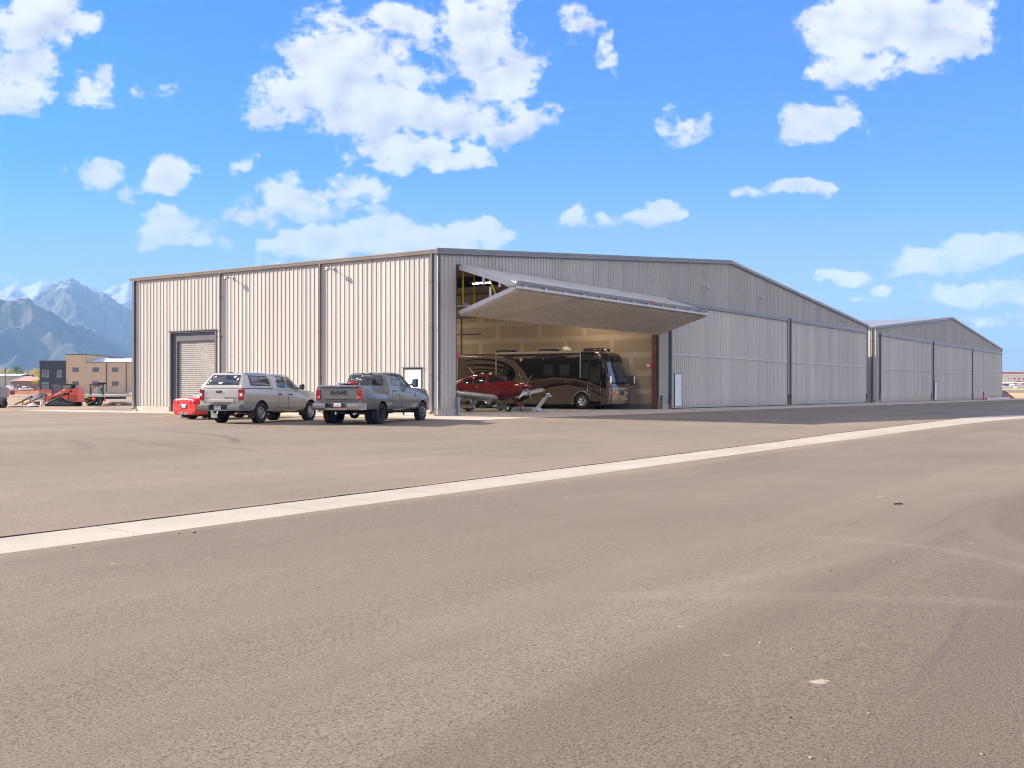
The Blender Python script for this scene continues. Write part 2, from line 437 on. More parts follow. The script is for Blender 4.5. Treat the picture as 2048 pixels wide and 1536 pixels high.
    boost0 = math_n(nt, 'MULTIPLY_ADD', lo.outputs[0], -1.35, 2.35); boost = math_n(nt, 'MULTIPLY', boost0, math_n(nt, 'MULTIPLY_ADD', wide, 1.2, 1.0)); bv_ = N(nt, 'ShaderNodeCombineXYZ')  # low clouds brightened; the added unseen bank too, for more fill light
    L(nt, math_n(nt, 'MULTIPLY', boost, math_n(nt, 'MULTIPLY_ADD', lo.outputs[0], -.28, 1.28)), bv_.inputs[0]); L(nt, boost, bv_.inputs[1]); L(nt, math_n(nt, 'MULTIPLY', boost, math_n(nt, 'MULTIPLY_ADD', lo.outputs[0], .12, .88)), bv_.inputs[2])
    cc = mix(nt, cc, mix(nt, cc, (1.0, .95, .88), 1, 'MULTIPLY'), wide)  # added bank tinted warm so that its fill light is warmer
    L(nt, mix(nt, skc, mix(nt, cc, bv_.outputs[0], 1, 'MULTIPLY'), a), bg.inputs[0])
    W.cycles.sampling_method = 'MANUAL'; W.cycles.sample_map_resolution = 512
build_world()

# ---------------------------------------------------------------- ground materials
def asphalt_mat():
    m, nt, b = new_mat('asphalt'); co = objco(nt)
    sep = N(nt, 'ShaderNodeSeparateXYZ'); L(nt, co, sep.inputs[0])
    wob = noise_n(nt, mapping(nt, co, (.15, .15, 0)), 1, 3)
    lane = math_n(nt, 'FLOOR', math_n(nt, 'ADD', math_n(nt, 'DIVIDE', sep.outputs[1], 3.7), math_n(nt, 'MULTIPLY', wob, .35)))
    wn = N(nt, 'ShaderNodeTexWhiteNoise', noise_dimensions='1D'); L(nt, lane, wn.inputs['W'])
    streak = noise_n(nt, mapping(nt, co, (.035, .9, 0)), 1, 5, .6)
    streak2 = noise_n(nt, mapping(nt, co, (.06, 2.6, 0), rot=(0, 0, R(4))), 1, 4, .6)
    big = noise_n(nt, mapping(nt, co, (.12, .16, 0)), 1, 5, .6)
    agg = N(nt, 'ShaderNodeTexVoronoi', i_Scale=62.0); L(nt, co, agg.inputs['Vector'])
    fine = noise_n(nt, co, 72, 5, .70); fine2 = noise_n(nt, co, 27, 4, .65)
    base = ramp(nt, big, [(.3, (.196, .155, .111)), (.5, (.240, .188, .135)), (.72, (.290, .226, .161))])
    base = mix(nt, base, (.258, .178, .124), math_n(nt, 'MULTIPLY', noise_n(nt, mapping(nt, co, (.3, .3, 0), loc=(7, 3, 0)), 1, 4), .45))
    near = N(nt, 'ShaderNodeMapRange', interpolation_type='SMOOTHSTEP'); L(nt, math_n(nt, 'ADD', sep.outputs[1], math_n(nt, 'MULTIPLY', wob, 1.2)), near.inputs[0]); near.inputs[1].default_value = -20.2; near.inputs[2].default_value = -20.6
    base = mix(nt, base, mix(nt, base, (.80, .83, .86), 1, 'MULTIPLY'), near.outputs[0])
    edge = N(nt, 'ShaderNodeMapRange', interpolation_type='SMOOTHSTEP'); L(nt, math_n(nt, 'ADD', sep.outputs[1], math_n(nt, 'MULTIPLY', streak, 1.6)), edge.inputs[0]); edge.inputs[1].default_value = -27.6; edge.inputs[2].default_value = -28.2
    base = mix(nt, base, mix(nt, base, (.78, .77, .765), 1, 'MULTIPLY'), edge.outputs[0])
    val = math_n(nt, 'MULTIPLY_ADD', wn.outputs['Value'], .14, .92)
    val = math_n(nt, 'MULTIPLY', val, math_n(nt, 'MULTIPLY_ADD', streak, .30, .85))
    val = math_n(nt, 'MULTIPLY', val, math_n(nt, 'MULTIPLY_ADD', streak2, .20, .90))
    gr = ramp(nt, fine, [(.37, (.18,) * 3), (.46, (.88,) * 3), (.56, (1.07,) * 3), (.70, (1.40,) * 3)])
    gr2 = ramp(nt, fine2, [(.3, (.86,) * 3), (.7, (1.13,) * 3)])
    col = mix(nt, base, gr, 1, 'MULTIPLY'); col = mix(nt, col, gr2, 1, 'MULTIPLY')
    stone = ramp(nt, agg.outputs['Color'], [(.0, (.78,) * 3), (.8, (1.06,) * 3), (.97, (1.5,) * 3)]); col = mix(nt, col, stone, .55, 'MULTIPLY')
    vc = N(nt, 'ShaderNodeCombineXYZ')
    for i in range(3): L(nt, val, vc.inputs[i])
    col = mix(nt, col, vc.outputs[0], 1, 'MULTIPLY')
    # pale mud and paint specks
    sp = N(nt, 'ShaderNodeTexVoronoi', i_Scale=2.1); L(nt, mapping(nt, co, (1.0, 1.25, 0), rot=(0, 0, .6)), sp.inputs['Vector'])
    rad = ramp(nt, sp.outputs['Color'], [(.58, (0, 0, 0)), (1, (.21,) * 3)])
    dd = math_n(nt, 'SUBTRACT', rad, math_n(nt, 'ADD', sp.outputs['Distance'], math_n(nt, 'MULTIPLY_ADD', noise_n(nt, co, 16, 5, .7), .44, -.16)))
    spot = N(nt, 'ShaderNodeMapRange'); L(nt, dd, spot.inputs[0]); spot.inputs[1].default_value = .0; spot.inputs[2].default_value = .05
    col = mix(nt, col, (.60, .48, .34), math_n(nt, 'MULTIPLY', spot.outputs[0], math_n(nt, 'MULTIPLY_ADD', fine, 1.2, -.05, clamp=True)))
    # tyre arcs: centre, radius, half width, darkness, sector
    for cx, cy_, rad_, hw, amt, s0, s1 in TYRE_ARCS:
        dx = math_n(nt, 'SUBTRACT', sep.outputs[0], cx); dy = math_n(nt, 'SUBTRACT', sep.outputs[1], cy_)
        d = math_n(nt, 'SQRT', math_n(nt, 'ADD', math_n(nt, 'MULTIPLY', dx, dx), math_n(nt, 'MULTIPLY', dy, dy)))
        e = math_n(nt, 'ABSOLUTE', math_n(nt, 'SUBTRACT', d, rad_))
        w = N(nt, 'ShaderNodeMapRange', interpolation_type='SMOOTHSTEP'); L(nt, e, w.inputs[0]); w.inputs[1].default_value = hw; w.inputs[2].default_value = hw * .5; w.inputs[3].default_value = 0; w.inputs[4].default_value = 1
        an = math_n(nt, 'ARCTAN2', dy, dx)
        mid = (s0 + s1) / 2; half = (s1 - s0) / 2
        am = math_n(nt, 'COSINE', math_n(nt, 'SUBTRACT', an, mid))
        sm = N(nt, 'ShaderNodeMapRange', interpolation_type='SMOOTHSTEP'); L(nt, am, sm.inputs[0]); sm.inputs[1].default_value = cos(half); sm.inputs[2].default_value = cos(half * .5)
        tr = math_n(nt, 'MULTIPLY_ADD', noise_n(nt, co, 3.0, 3), .9, .15)
        fac = math_n(nt, 'MULTIPLY', math_n(nt, 'MULTIPLY', w.outputs[0], sm.outputs[0]), math_n(nt, 'MULTIPLY', tr, abs(amt)), clamp=True)
        col = mix(nt, col, (.05, .045, .042) if amt > 0 else (.34, .285, .23), fac)
    L(nt, col, b.inputs['Base Color']); b.inputs['Roughness'].default_value = .90; b.inputs['Specular IOR Level'].default_value = .25; b.inputs['Sheen Weight'].default_value = .03; b.inputs['Sheen Roughness'].default_value = .6; b.inputs['Sheen Tint'].default_value = (1, .85, .72, 1)
    bump(nt, b, math_n(nt, 'ADD', fine, math_n(nt, 'MULTIPLY', fine2, .6)), .55, .010)
    return m

def arc_at(p, q, r, turn, hw, amt, span):
    """tyre arc through a place of the ground, radius r, its centre in direction `turn`"""
    w = gpix(p, q); cx = w.x + r * cos(turn); cy_ = w.y + r * sin(turn); a = turn + PI
    a = math.atan2(sin(a), cos(a)); return (cx, cy_, r, hw, amt, a - span, a + span)
TYRE_ARCS = [arc_at(440, 871, 7.0, R(160), .16, .60, .55), arc_at(432, 871.5, 8.5, R(160), .16, .50, .5), arc_at(420, 893, 5.0, R(185), .2, .40, .55),
             arc_at(170, 890, 9.0, R(150), .3, .34, .3), arc_at(330, 889, 12.0, R(170), .5, .3, .3),
             arc_at(1890, 1100, 2.6, R(150), .16, -.20, .8), arc_at(1870, 1200, 9, R(200), .22, -.14, .4), arc_at(1960, 1060, 7, R(-70), .25, -.13, .5),
             arc_at(1720, 1110, 16, R(80), .2, -.12, .3), arc_at(1900, 1280, 30, R(95), .05, .34, .06)]
asphalt_mat()

def concrete_mat(name, col, joint=0.0, axes=(0, 1)):
    m, nt, b = new_mat(name); co = objco(nt)
    f = noise_n(nt, co, .7, 6, .65); g = noise_n(nt, co, 45, 4, .7); st = noise_n(nt, mapping(nt, co, (.1, 2.2, 1)), 1, 4)
    c = ramp(nt, f, [(.3, tuple(x * .88 for x in col)), (.7, tuple(min(1, x * 1.08) for x in col))])
    c = mix(nt, c, ramp(nt, g, [(.3, (.84,) * 3), (.6, (1.04,) * 3)]), .7, 'MULTIPLY')
    c = mix(nt, c, ramp(nt, st, [(.35, (.90, .89, .87)), (.6, (1.02,) * 3)]), .8, 'MULTIPLY')
    if joint:
        s = N(nt, 'ShaderNodeSeparateXYZ'); L(nt, co, s.inputs[0])
        for ax, per in [(q, joint) for q in axes]:
            fr = math_n(nt, 'ABSOLUTE', math_n(nt, 'SUBTRACT', math_n(nt, 'FRACT', math_n(nt, 'DIVIDE', s.outputs[ax], per)), .5))
            c = mix(nt, c, (.16, .14, .12), math_n(nt, 'MULTIPLY', math_n(nt, 'LESS_THAN', fr, .009 / per), .75))
    L(nt, c, b.inputs['Base Color']); b.inputs['Roughness'].default_value = .88; b.inputs['Specular IOR Level'].default_value = .3
    bump(nt, b, g, .25, .004); return m
concrete_mat('concrete', (.48, .41, .335), 6.1)
concrete_mat('gutter_concrete', (.46, .39, .315), 3.05, (0,))
concrete_mat('plinth_concrete', (.50, .43, .36), 1.22)
concrete_mat('slab', (.40, .37, .34), 6.1)

def dirt_mat():
    m, nt, b = new_mat('dirt'); co = objco(nt)
    sep = N(nt, 'ShaderNodeSeparateXYZ'); L(nt, co, sep.inputs[0])
    f = noise_n(nt, co, .06, 8, .65); g = noise_n(nt, co, .8, 6, .7); q = noise_n(nt, co, 6, 4)
    c = ramp(nt, f, [(.3, (.30, .205, .13)), (.5, (.40, .285, .185)), (.7, (.46, .33, .21))])
    c = mix(nt, c, ramp(nt, g, [(.3, (.7, .7, .7)), (.7, (1.12, 1.1, 1.08))]), .8, 'MULTIPLY')
    c = mix(nt, c, ramp(nt, q, [(.3, (.8,) * 3), (.7, (1.1,) * 3)]), .7, 'MULTIPLY')
    # dry grass farther out
    gr = ramp(nt, noise_n(nt, co, .02, 6, .6), [(.35, (.40, .30, .16)), (.55, (.50, .38, .21)), (.7, (.33, .26, .13))])
    far = N(nt, 'ShaderNodeMapRange'); L(nt, math_n(nt, 'ADD', sep.outputs[1], math_n(nt, 'MULTIPLY', f, 60)), far.inputs[0]); far.inputs[1].default_value = 265; far.inputs[2].default_value = 300
    r_ = N(nt, 'ShaderNodeMapRange'); L(nt, math_n(nt, 'SUBTRACT', math_n(nt, 'SUBTRACT', sep.outputs[0], math_n(nt, 'MULTIPLY', sep.outputs[1], .4)), math_n(nt, 'MULTIPLY', f, 10)), r_.inputs[0]); r_.inputs[1].default_value = 152; r_.inputs[2].default_value = 158
    c = mix(nt, c, gr, math_n(nt, 'MULTIPLY', math_n(nt, 'MAXIMUM', far.outputs[0], r_.outputs[0]), math_n(nt, 'MULTIPLY_ADD', g, .7, .4, clamp=True)))
    L(nt, c, b.inputs['Base Color']); b.inputs['Roughness'].default_value = .97; b.inputs['Specular IOR Level'].default_value = .1
    bump(nt, b, math_n(nt, 'ADD', g, q), .5, .06); return m
dirt_mat()
M('lip_shade', (.045, .04, .036), .9)
M('line_yellow', (.62, .40, .04), .8, var=.25, vs=9)

# ---------------------------------------------------------------- ground sheets
ASPH = [(-120, -115), (150, -115), (150, 16), (150, 200), (118, 168), (31, 71), (6.5, 48.6), (-120, -66)]
ASPH = [(-120, -115), (152, -115), (152, 60), (60, 60), (60, 100), (31, 71), (6.5, 48.6), (-120, -70)]
def inside(poly, x, y):
    c = False; n = len(poly)
    for i in range(n):
        x1, y1 = poly[i]; x2, y2 = poly[(i + 1) % n]
        if (y1 > y) != (y2 > y) and x < (x2 - x1) * (y - y1) / (y2 - y1) + x1: c = not c
    return c
def sheet(name, poly, dz, m, sx=2.0, sy=1.0, thick=.03, parent=None):
    bm = bmesh.new(); f = bm.faces.new([bm.verts.new((p[0], p[1], 0)) for p in poly])
    bmesh.ops.triangulate(bm, faces=[f])
    for a, st in ((0, sx), (1, sy)):
        lo = min(p[a] for p in poly); hi = max(p[a] for p in poly); k = math.floor(lo / st) + 1
        while k * st < hi:
            nn = Vector((0, 0, 0)); nn[a] = 1; c = Vector((0, 0, 0)); c[a] = k * st
            bmesh.ops.bisect_plane(bm, geom=bm.verts[:] + bm.edges[:] + bm.faces[:], plane_co=c, plane_no=nn, dist=1e-5); k += 1
    for v in bm.verts: v.co.z = gz(v.co.x, v.co.y) + dz
    be = [e for e in bm.edges if len(e.link_faces) == 1]
    r = bmesh.ops.extrude_edge_only(bm, edges=be)
    for v in [g for g in r['geom'] if isinstance(g, bmesh.types.BMVert)]: v.co.z -= thick
    bmesh.ops.recalc_face_normals(bm, faces=bm.faces[:])
    me = D.meshes.new(name); bm.to_mesh(me); bm.free(); me.materials.append(m)
    if sum(p.normal.z * p.area for p in me.polygons) < 0: me.flip_normals()
    return mesh_obj(name, me, parent)

def build_ground():
    def axis(fine0, fine1, st, far):
        a = [fine0 + i * st for i in range(int((fine1 - fine0) / st) + 1)]
        d = st
        lo = [a[0]]; hi = [a[-1]]
        while hi[-1] < far: d *= 1.35; hi.append(hi[-1] + d)
        d = st
        while lo[-1] > -far: d *= 1.35; lo.append(lo[-1] - d)
        return sorted(set(lo[1:] + a + hi[1:]))
    xs = axis(-130, 330, 5, 13000); ys = axis(-125, 420, 5, 13000)
    vs = []; fs = []
    for y in ys:
        for x in xs:
            z = gz(x, y)
            near = min((inside(ASPH, x + dx, y + dy) for dx in (-6, 0, 6) for dy in (-6, 0, 6)))
            if near: z -= .15
            elif x > 0 and y > 30: z += .10 * (noise.fractal(Vector((x * .08, y * .08, 0)), 1, 2, 4)) + .02
            if -2 < x < 150 and -2 < y < 26: z = -.3
            vs.append((x, y, z))
    nx = len(xs)
    for j in range(len(ys) - 1):
        for i in range(nx - 1):
            a = j * nx + i; fs.append((a, a + 1, a + nx + 1, a + nx))
    mb = MB(); mb.add(vs, fs, MATS['dirt'], True); o = mb.build('ground'); tag(o, kind='structure')
    tag(sheet('asphalt_apron', ASPH, 0, MATS['asphalt'], 2.0, .5, .2), kind='structure')
    tag(sheet('concrete_apron', [(-2.6, -4.4), (146, -4.4), (146, -.02), (.0, -.02), (-.02, 0), (-.02, 31), (-2.6, 31)], .007, MATS['concrete'], 2, 1), kind='structure')
    up = [(-900, 1188), (-400, 1126.5), (-200, 1102), (0, 1077.5), (250, 1046.5), (500, 1015.5), (800, 978.5), (1024, 950.3), (1300, 916), (1577, 880.6), (1748, 858.5), (1919, 837), (1985, 831.5), (2048, 829.5), (2120, 828)]
    lw = [(-900, 1230), (-400, 1162.5), (-200, 1135.5), (0, 1108.3), (250, 1075), (500, 1041), (800, 1000), (1024, 970.3), (1300, 933), (1577, 894.5), (1748, 872.4), (1919, 849.3), (1985, 841.5), (2048, 836.5), (2120, 831)]
    A = [gpix(*p) for p in up]; B = [gpix(*p) for p in lw]
    mb = MB(); vs = []; fs = []; sv = []
    for i in range(len(A) - 1):
        n = max(1, int((A[i + 1] - A[i]).length / .5))
        for k in range(n + (i == len(A) - 2)):
            t = k / n; a = A[i].lerp(A[i + 1], t); b = B[i].lerp(B[i + 1], t)
            for j in range(5):
                p = a.lerp(b, j / 4); vs.append((p.x, p.y, gz(p.x, p.y) + .009 - .0065 * j / 4))
            wv = .010 * noise.fractal(Vector((a.x * 4, a.y * 4, 0)), 1, 2, 3); o_ = (a - b).normalized()
            for d_, h_ in ((wv, .004), (wv + .004, .020 + wv * .5), (.45, .001)):
                p = a + o_ * d_; sv.append((p.x, p.y, gz(p.x, p.y) + h_))
    rows = len(vs) // 5
    for i in range(rows - 1):
        for j in range(4): a = i * 5 + j; fs.append((a, a + 1, a + 6, a + 5))
    mb.add(vs, fs, MATS['gutter_concrete'])
    mb.add(sv, [(3 * i, 3 * i + 1, 3 * i + 4, 3 * i + 3) for i in range(rows - 1)], MATS['lip_shade']); mb.add(sv, [(3 * i + 1, 3 * i + 2, 3 * i + 5, 3 * i + 4) for i in range(rows - 1)], MATS['asphalt'])  # asphalt lip: its front face is coloured near-black for the shade on it
    o = mb.build('valley_gutter'); tag(o, kind='structure')
    if sum(p.normal.z * p.area for p in o.data.polygons) < 0: o.data.flip_normals()
    def march(p, q):
        Y = 150.0
        while Y < 420 and px(p, q, Y).z > gz(px(p, q, Y).x, px(p, q, Y).y): Y += .5
        return px(p, q, Y)
    a = [march(p, 785.0) for p in (1990, 2010, 2030, 2050, 2070)]; b = [march(p, 780.6) for p in (1990, 2010, 2030, 2050, 2070)]; mb = MB(); vs = []; fs = []
    for p, q in zip(a, b):
        for k in range(9): w = p.lerp(q, k / 8); vs.append((w.x, w.y, gz(w.x, w.y) + .10))
    for i in range(4):
        for k in range(8): o = i * 9 + k; fs.append((o, o + 9, o + 10, o + 1))
    mb.add(vs, fs, M('road_brown', (.20, .155, .12), .9, var=.2, vs=1)); o = mb.build('service_road'); tag(o, kind='structure')
    if sum(p.normal.z * p.area for p in o.data.polygons) < 0: o.data.flip_normals()
    # parking stripes
    mb = MB()
    for a, b in (((700, 839), (815, 831.8)), ((505, 838), (585, 830)), ((318, 834), (352, 828.8))):
        a = gpix(*a); b = gpix(*b); d = (b - a).normalized(); s = Vector((-d.y, d.x, 0)) * .05; n = 12; vs = []; fs = []
        for i in range(n + 1):
            p = a.lerp(b, i / n)
            for q in (p - s, p + s): vs.append((q.x, q.y, gz(q.x, q.y) + .009))
        mb.add(vs, [(2 * i, 2 * i + 1, 2 * i + 3, 2 * i + 2) for i in range(n)], MATS['line_yellow'])
    o = mb.build('parking_stripes'); tag(o, kind='structure')
    if sum(p.normal.z * p.area for p in o.data.polygons) < 0: o.data.flip_normals()
build_ground()

# ---------------------------------------------------------------- mountains
def mountain_mat():
    m, nt, b = new_mat('mountain_rock')
    geo = N(nt, 'ShaderNodeNewGeometry'); co = geo.outputs['Position']
    sep = N(nt, 'ShaderNodeSeparateXYZ'); L(nt, co, sep.inputs[0]); sn = N(nt, 'ShaderNodeSeparateXYZ'); L(nt, geo.outputs['Normal'], sn.inputs[0])
    f = noise_n(nt, co, .004, 9, .65); g = noise_n(nt, co, .022, 9, .75)
    c = ramp(nt, f, [(.3, (.045, .048, .05)), (.5, (.10, .09, .075)), (.7, (.165, .14, .11))])
    c = mix(nt, c, ramp(nt, g, [(.35, (.45, .5, .42)), (.6, (1.1, 1.08, 1.05))]), .8, 'MULTIPLY')
    h = math_n(nt, 'ADD', math_n(nt, 'MULTIPLY', sep.outputs[2], .0019), math_n(nt, 'MULTIPLY', math_n(nt, 'SUBTRACT', g, .5), 2.0))
    h = math_n(nt, 'ADD', h, math_n(nt, 'MULTIPLY', math_n(nt, 'SUBTRACT', f, .5), 1.5))
    h = math_n(nt, 'ADD', h, math_n(nt, 'MULTIPLY', sn.outputs[2], .25))
    s = N(nt, 'ShaderNodeMapRange', interpolation_type='SMOOTHSTEP'); L(nt, h, s.inputs[0]); s.inputs[1].default_value = 1.50; s.inputs[2].default_value = 1.80
    c = mix(nt, c, (.40, .43, .48), s.outputs[0])
    L(nt, c, b.inputs['Base Color']); b.inputs['Roughness'].default_value = .95; b.inputs['Specular IOR Level'].default_value = .1
    return m
mountain_mat()
def ridge_range(name, ridges, p0, p1, Y0, Y1, nc, nr, slope, amp, seed):
    """ridges: polylines of (pixel x, pixel y, depth); the height falls off from the nearest ridge"""
    segs = []
    for rd in ridges:
        pts = [((a - 1024) / F * Y, Y, CAM.z + (HOR - q) / F * Y) for a, q, Y in rd]
        segs += list(zip(pts[:-1], pts[1:]))
    vs = []; fs = []
    for j in range(nr + 1):
        Y = Y0 + (Y1 - Y0) * j / nr
        for i in range(nc + 1):
            X = (p0 + (p1 - p0) * i / nc - 1024) / F * Y
            wx = noise.fractal(Vector((X * .0012, Y * .0012, seed)), 1, 2, 5) * 105 * amp; wy = noise.fractal(Vector((X * .0012, Y * .0012, seed + 9)), 1, 2, 5) * 105 * amp
            x = X + wx; y = Y + wy; best = -60
            for (ax, ay, ah), (bx, by, bh) in segs:
                dx, dy = bx - ax, by - ay; t = max(0, min(1, ((x - ax) * dx + (y - ay) * dy) / (dx * dx + dy * dy + 1e-6)))
                d = math.hypot(x - ax - t * dx, y - ay - t * dy); h = ah + t * (bh - ah) - slope * d + .00006 * d * d * (d < 3000)
                best = max(best, h)
            rg = 1 - abs(noise.fractal(Vector((X * .004, Y * .0022, seed + 3)), 1, 2.1, 6))
            k = min(1, max(0, best / 260)); best += (rg - .82) * 230 * amp * k * (1 - .55 * min(1, best / 700))
            best += noise.fractal(Vector((X * .011, Y * .008, seed + 6)), 1, 2.1, 5) * 26 * k
            w = CAM + RIGHT * X + FWD * Y; vs.append((w.x, w.y, best - 4))
    for j in range(nr):
        for i in range(nc):
            a = j * (nc + 1) + i; fs.append((a, a + 1, a + nc + 2, a + nc + 1))
    mb = MB(); mb.add(vs, fs, MATS['mountain_rock'], True); o = mb.build(name); tag(o, kind='structure'); return o
ridge_range('mountain', [[(-420, 640, 4600), (-180, 590, 4700), (-60, 578, 4700), (0, 585, 4600), (40, 610, 4500), (95, 668, 4300), (150, 700, 4150), (200, 745, 3900)],
                         [(0, 585, 4600), (-10, 650, 4200), (60, 715, 3950), (110, 765, 3700)]],
            -420, 330, 2700, 6000, 210, 110, .55, .75, 1.0)
ridge_range('mountain', [[(60, 640, 7600), (95, 588, 7500), (141, 557, 7200), (165, 573, 7100), (205, 592, 7000), (265, 625, 6900), (330, 660, 6700), (420, 735, 6500)],
                         [(141, 557, 7200), (131, 580, 6700), (150, 620, 6200), (195, 680, 5600), (215, 735, 5200)], [(95, 588, 7500), (70, 640, 6600), (90, 700, 6000)],
                         [(205, 592, 7000), (235, 660, 6200), (262, 730, 5600)], [(131, 580, 6700), (105, 630, 6200), (120, 690, 5800)]],
            -120, 420, 4900, 8800, 200, 115, .62, .8, 5.0)
ridge_range('mountain', [[(-500, 600, 9800), (-200, 588, 9900), (0, 580, 9800), (30, 568, 9700), (52, 573, 9700), (95, 561, 9600), (115, 568, 9600), (168, 566, 9600), (190, 574, 9600), (225, 570, 9700), (252, 561, 9800), (290, 575, 9800), (360, 600, 9800), (520, 660, 9800)],
                         [(252, 561, 9800), (262, 610, 9000)], [(30, 568, 9700), (30, 610, 9000)], [(95, 561, 9600), (70, 600, 8900)]],
            -600, 620, 7800, 11500, 160, 60, .6, .8, 9.0)

def build_haze():
    m = D.materials.new('haze_air'); m.use_nodes = True; nt = m.node_tree; nt.nodes.clear()
    out = N(nt, 'ShaderNodeOutputMaterial'); pv = N(nt, 'ShaderNodeVolumePrincipled')
    pv.inputs['Color'].default_value = (.31, .57, .95, 1); pv.inputs['Density'].default_value = HAZE; pv.inputs['Anisotropy'].default_value = .0
    L(nt, pv.outputs[0], out.inputs['Volume'])
    mb = MB(); mb.box((-14000, -14000, -60), (14000, 14000, 1180), m); o = mb.build('haze'); tag(o, kind='stuff')
HAZE = 1.2e-4
build_haze()
# ---------------------------------------------------------------- hangars
def sheet_metal(name, col, rough=.42, spec=.45):
    m, nt, b = new_mat(name); co = objco(nt)
    f = noise_n(nt, mapping(nt, co, (.25, .25, .06)), 1, 5, .6); s = noise_n(nt, mapping(nt, co, (3, 3, .12)), 1, 4, .6)
    c = ramp(nt, f, [(.3, tuple(x * .94 for x in col)), (.7, tuple(x * 1.05 for x in col))])
    c = mix(nt, c, ramp(nt, s, [(.3, (.93, .925, .92)), (.65, (1.02,) * 3)]), .8, 'MULTIPLY')
    lp = N(nt, 'ShaderNodeSeparateXYZ'); L(nt, co, lp.inputs[0])   # each sheet a shade of its own
    wn = N(nt, 'ShaderNodeTexWhiteNoise', noise_dimensions='1D'); L(nt, math_n(nt, 'FLOOR', math_n(nt, 'DIVIDE', math_n(nt, 'ADD', lp.outputs[0], lp.outputs[1]), .915)), wn.inputs['W'])
    c = mix(nt, c, ramp(nt, wn.outputs['Value'], [(0, (.935, .93, .925)), (1, (1.04, 1.035, 1.03))]), 1, 'MULTIPLY')
    # dust splashed up the foot of the sheet
    sp = N(nt, 'ShaderNodeSeparateXYZ'); L(nt, co, sp.inputs[0])
    ft = N(nt, 'ShaderNodeMapRange'); L(nt, math_n(nt, 'ADD', sp.outputs[2], math_n(nt, 'MULTIPLY', s, -.6)), ft.inputs[0]); ft.inputs[1].default_value = .5; ft.inputs[2].default_value = -.1
    c = mix(nt, c, (.42, .34, .26), math_n(nt, 'MULTIPLY', ft.outputs[0], .35))
    L(nt, c, b.inputs['Base Color']); L(nt, math_n(nt, 'MULTIPLY_ADD', f, .2, rough - .1), b.inputs['Roughness'])
    b.inputs['Specular IOR Level'].default_value = spec
    bump(nt, b, noise_n(nt, mapping(nt, co, (.8, .8, .5)), 1, 2), .06, .05)
    return m
sheet_metal('wall_sheet', (.505, .466, .412)); sheet_metal('door_sheet', (.64, .595, .525)); sheet_metal('roof_sheet', (.50, .50, .50), .35)
sheet_metal('trim_dark', (.10, .10, .108), .4); sheet_metal('trim_grey', (.24, .225, .21), .4); sheet_metal('trim_light', (.60, .57, .53), .4)
M('red_primer', (.13, .042, .045), .6); M('steel_dark', (.05, .045, .042), .6, var=.3); M('galv', (.45, .46, .47), .38, .8)
M('white_paint', (.78, .77, .74), .4, var=.05); M('strap_yellow', (.72, .50, .01), .6, var=.08); M('black_rubber', (.012, .012, .013), .75)
M('chrome', (.75, .75, .76), .12, 1.0, var=.03); M('red_paint', (.55, .02, .018), .4, var=.06); M('curtain', (.36, .335, .31), .45)
M('ceiling_liner', (.13, .105, .085), .9, var=.2); M('door_dark', (.07, .07, .075), .5); M('lamp_glow', (1.0, .86, .68), .4, var=0, emit=68)
def drywall():
    m, nt, b = new_mat('drywall'); co = objco(nt)
    s = N(nt, 'ShaderNodeSeparateXYZ'); L(nt, co, s.inputs[0])
    nz = N(nt, 'ShaderNodeTexNoise', i_Scale=1.3, i_Detail=4.0); L(nt, co, nz.inputs['Vector'])
    cb = N(nt, 'ShaderNodeCombineXYZ'); L(nt, math_n(nt, 'ADD', s.outputs[1], math_n(nt, 'MULTIPLY', nz.outputs['Fac'], .12)), cb.inputs[0])
    L(nt, math_n(nt, 'ADD', s.outputs[2], math_n(nt, 'MULTIPLY', nz.outputs['Fac'], .09)), cb.inputs[1])
    br = N(nt, 'ShaderNodeTexBrick'); L(nt, cb.outputs[0], br.inputs['Vector']); br.offset = .42
    for k, v in (('Scale', 1.0), ('Brick Width', 3.66), ('Row Height', 1.22), ('Mortar Size', .21), ('Mortar Smooth', .3)): br.inputs[k].default_value = v
    br.inputs['Color1'].default_value = (.345, .265, .185, 1); br.inputs['Color2'].default_value = (.375, .29, .20, 1); br.inputs['Mortar'].default_value = (.46, .37, .27, 1)
    # thin factory seam coats between
    z2 = math_n(nt, 'ABSOLUTE', math_n(nt, 'SUBTRACT', math_n(nt, 'FRACT', math_n(nt, 'DIVIDE', math_n(nt, 'ADD', s.outputs[2], math_n(nt, 'MULTIPLY', nz.outputs['Fac'], .12)), 1.22)), .5))
    th = N(nt, 'ShaderNodeMapRange'); L(nt, z2, th.inputs[0]); th.inputs[1].default_value = .035; th.inputs[2].default_value = .0
    c = mix(nt, br.outputs['Color'], (.48, .40, .30), math_n(nt, 'MULTIPLY', th.outputs[0], math_n(nt, 'MULTIPLY_ADD', nz.outputs['Fac'], 1.6, -.45, clamp=True)))
    c = mix(nt, c, ramp(nt, noise_n(nt, co, 8, 4), [(.3, (.92,) * 3), (.7, (1.05,) * 3)]), 1, 'MULTIPLY')
    L(nt, c, b.inputs['Base Color']); b.inputs['Roughness'].default_value = .9; b.inputs['Specular IOR Level'].default_value = .15
    return m
drywall()

LEN, DEP, EAVE, PEAK = 70.7, 23.15, 7.93, 10.93
def roofz(x): return EAVE + (PEAK - EAVE) * (1 - abs(x - LEN / 2) / (LEN / 2))

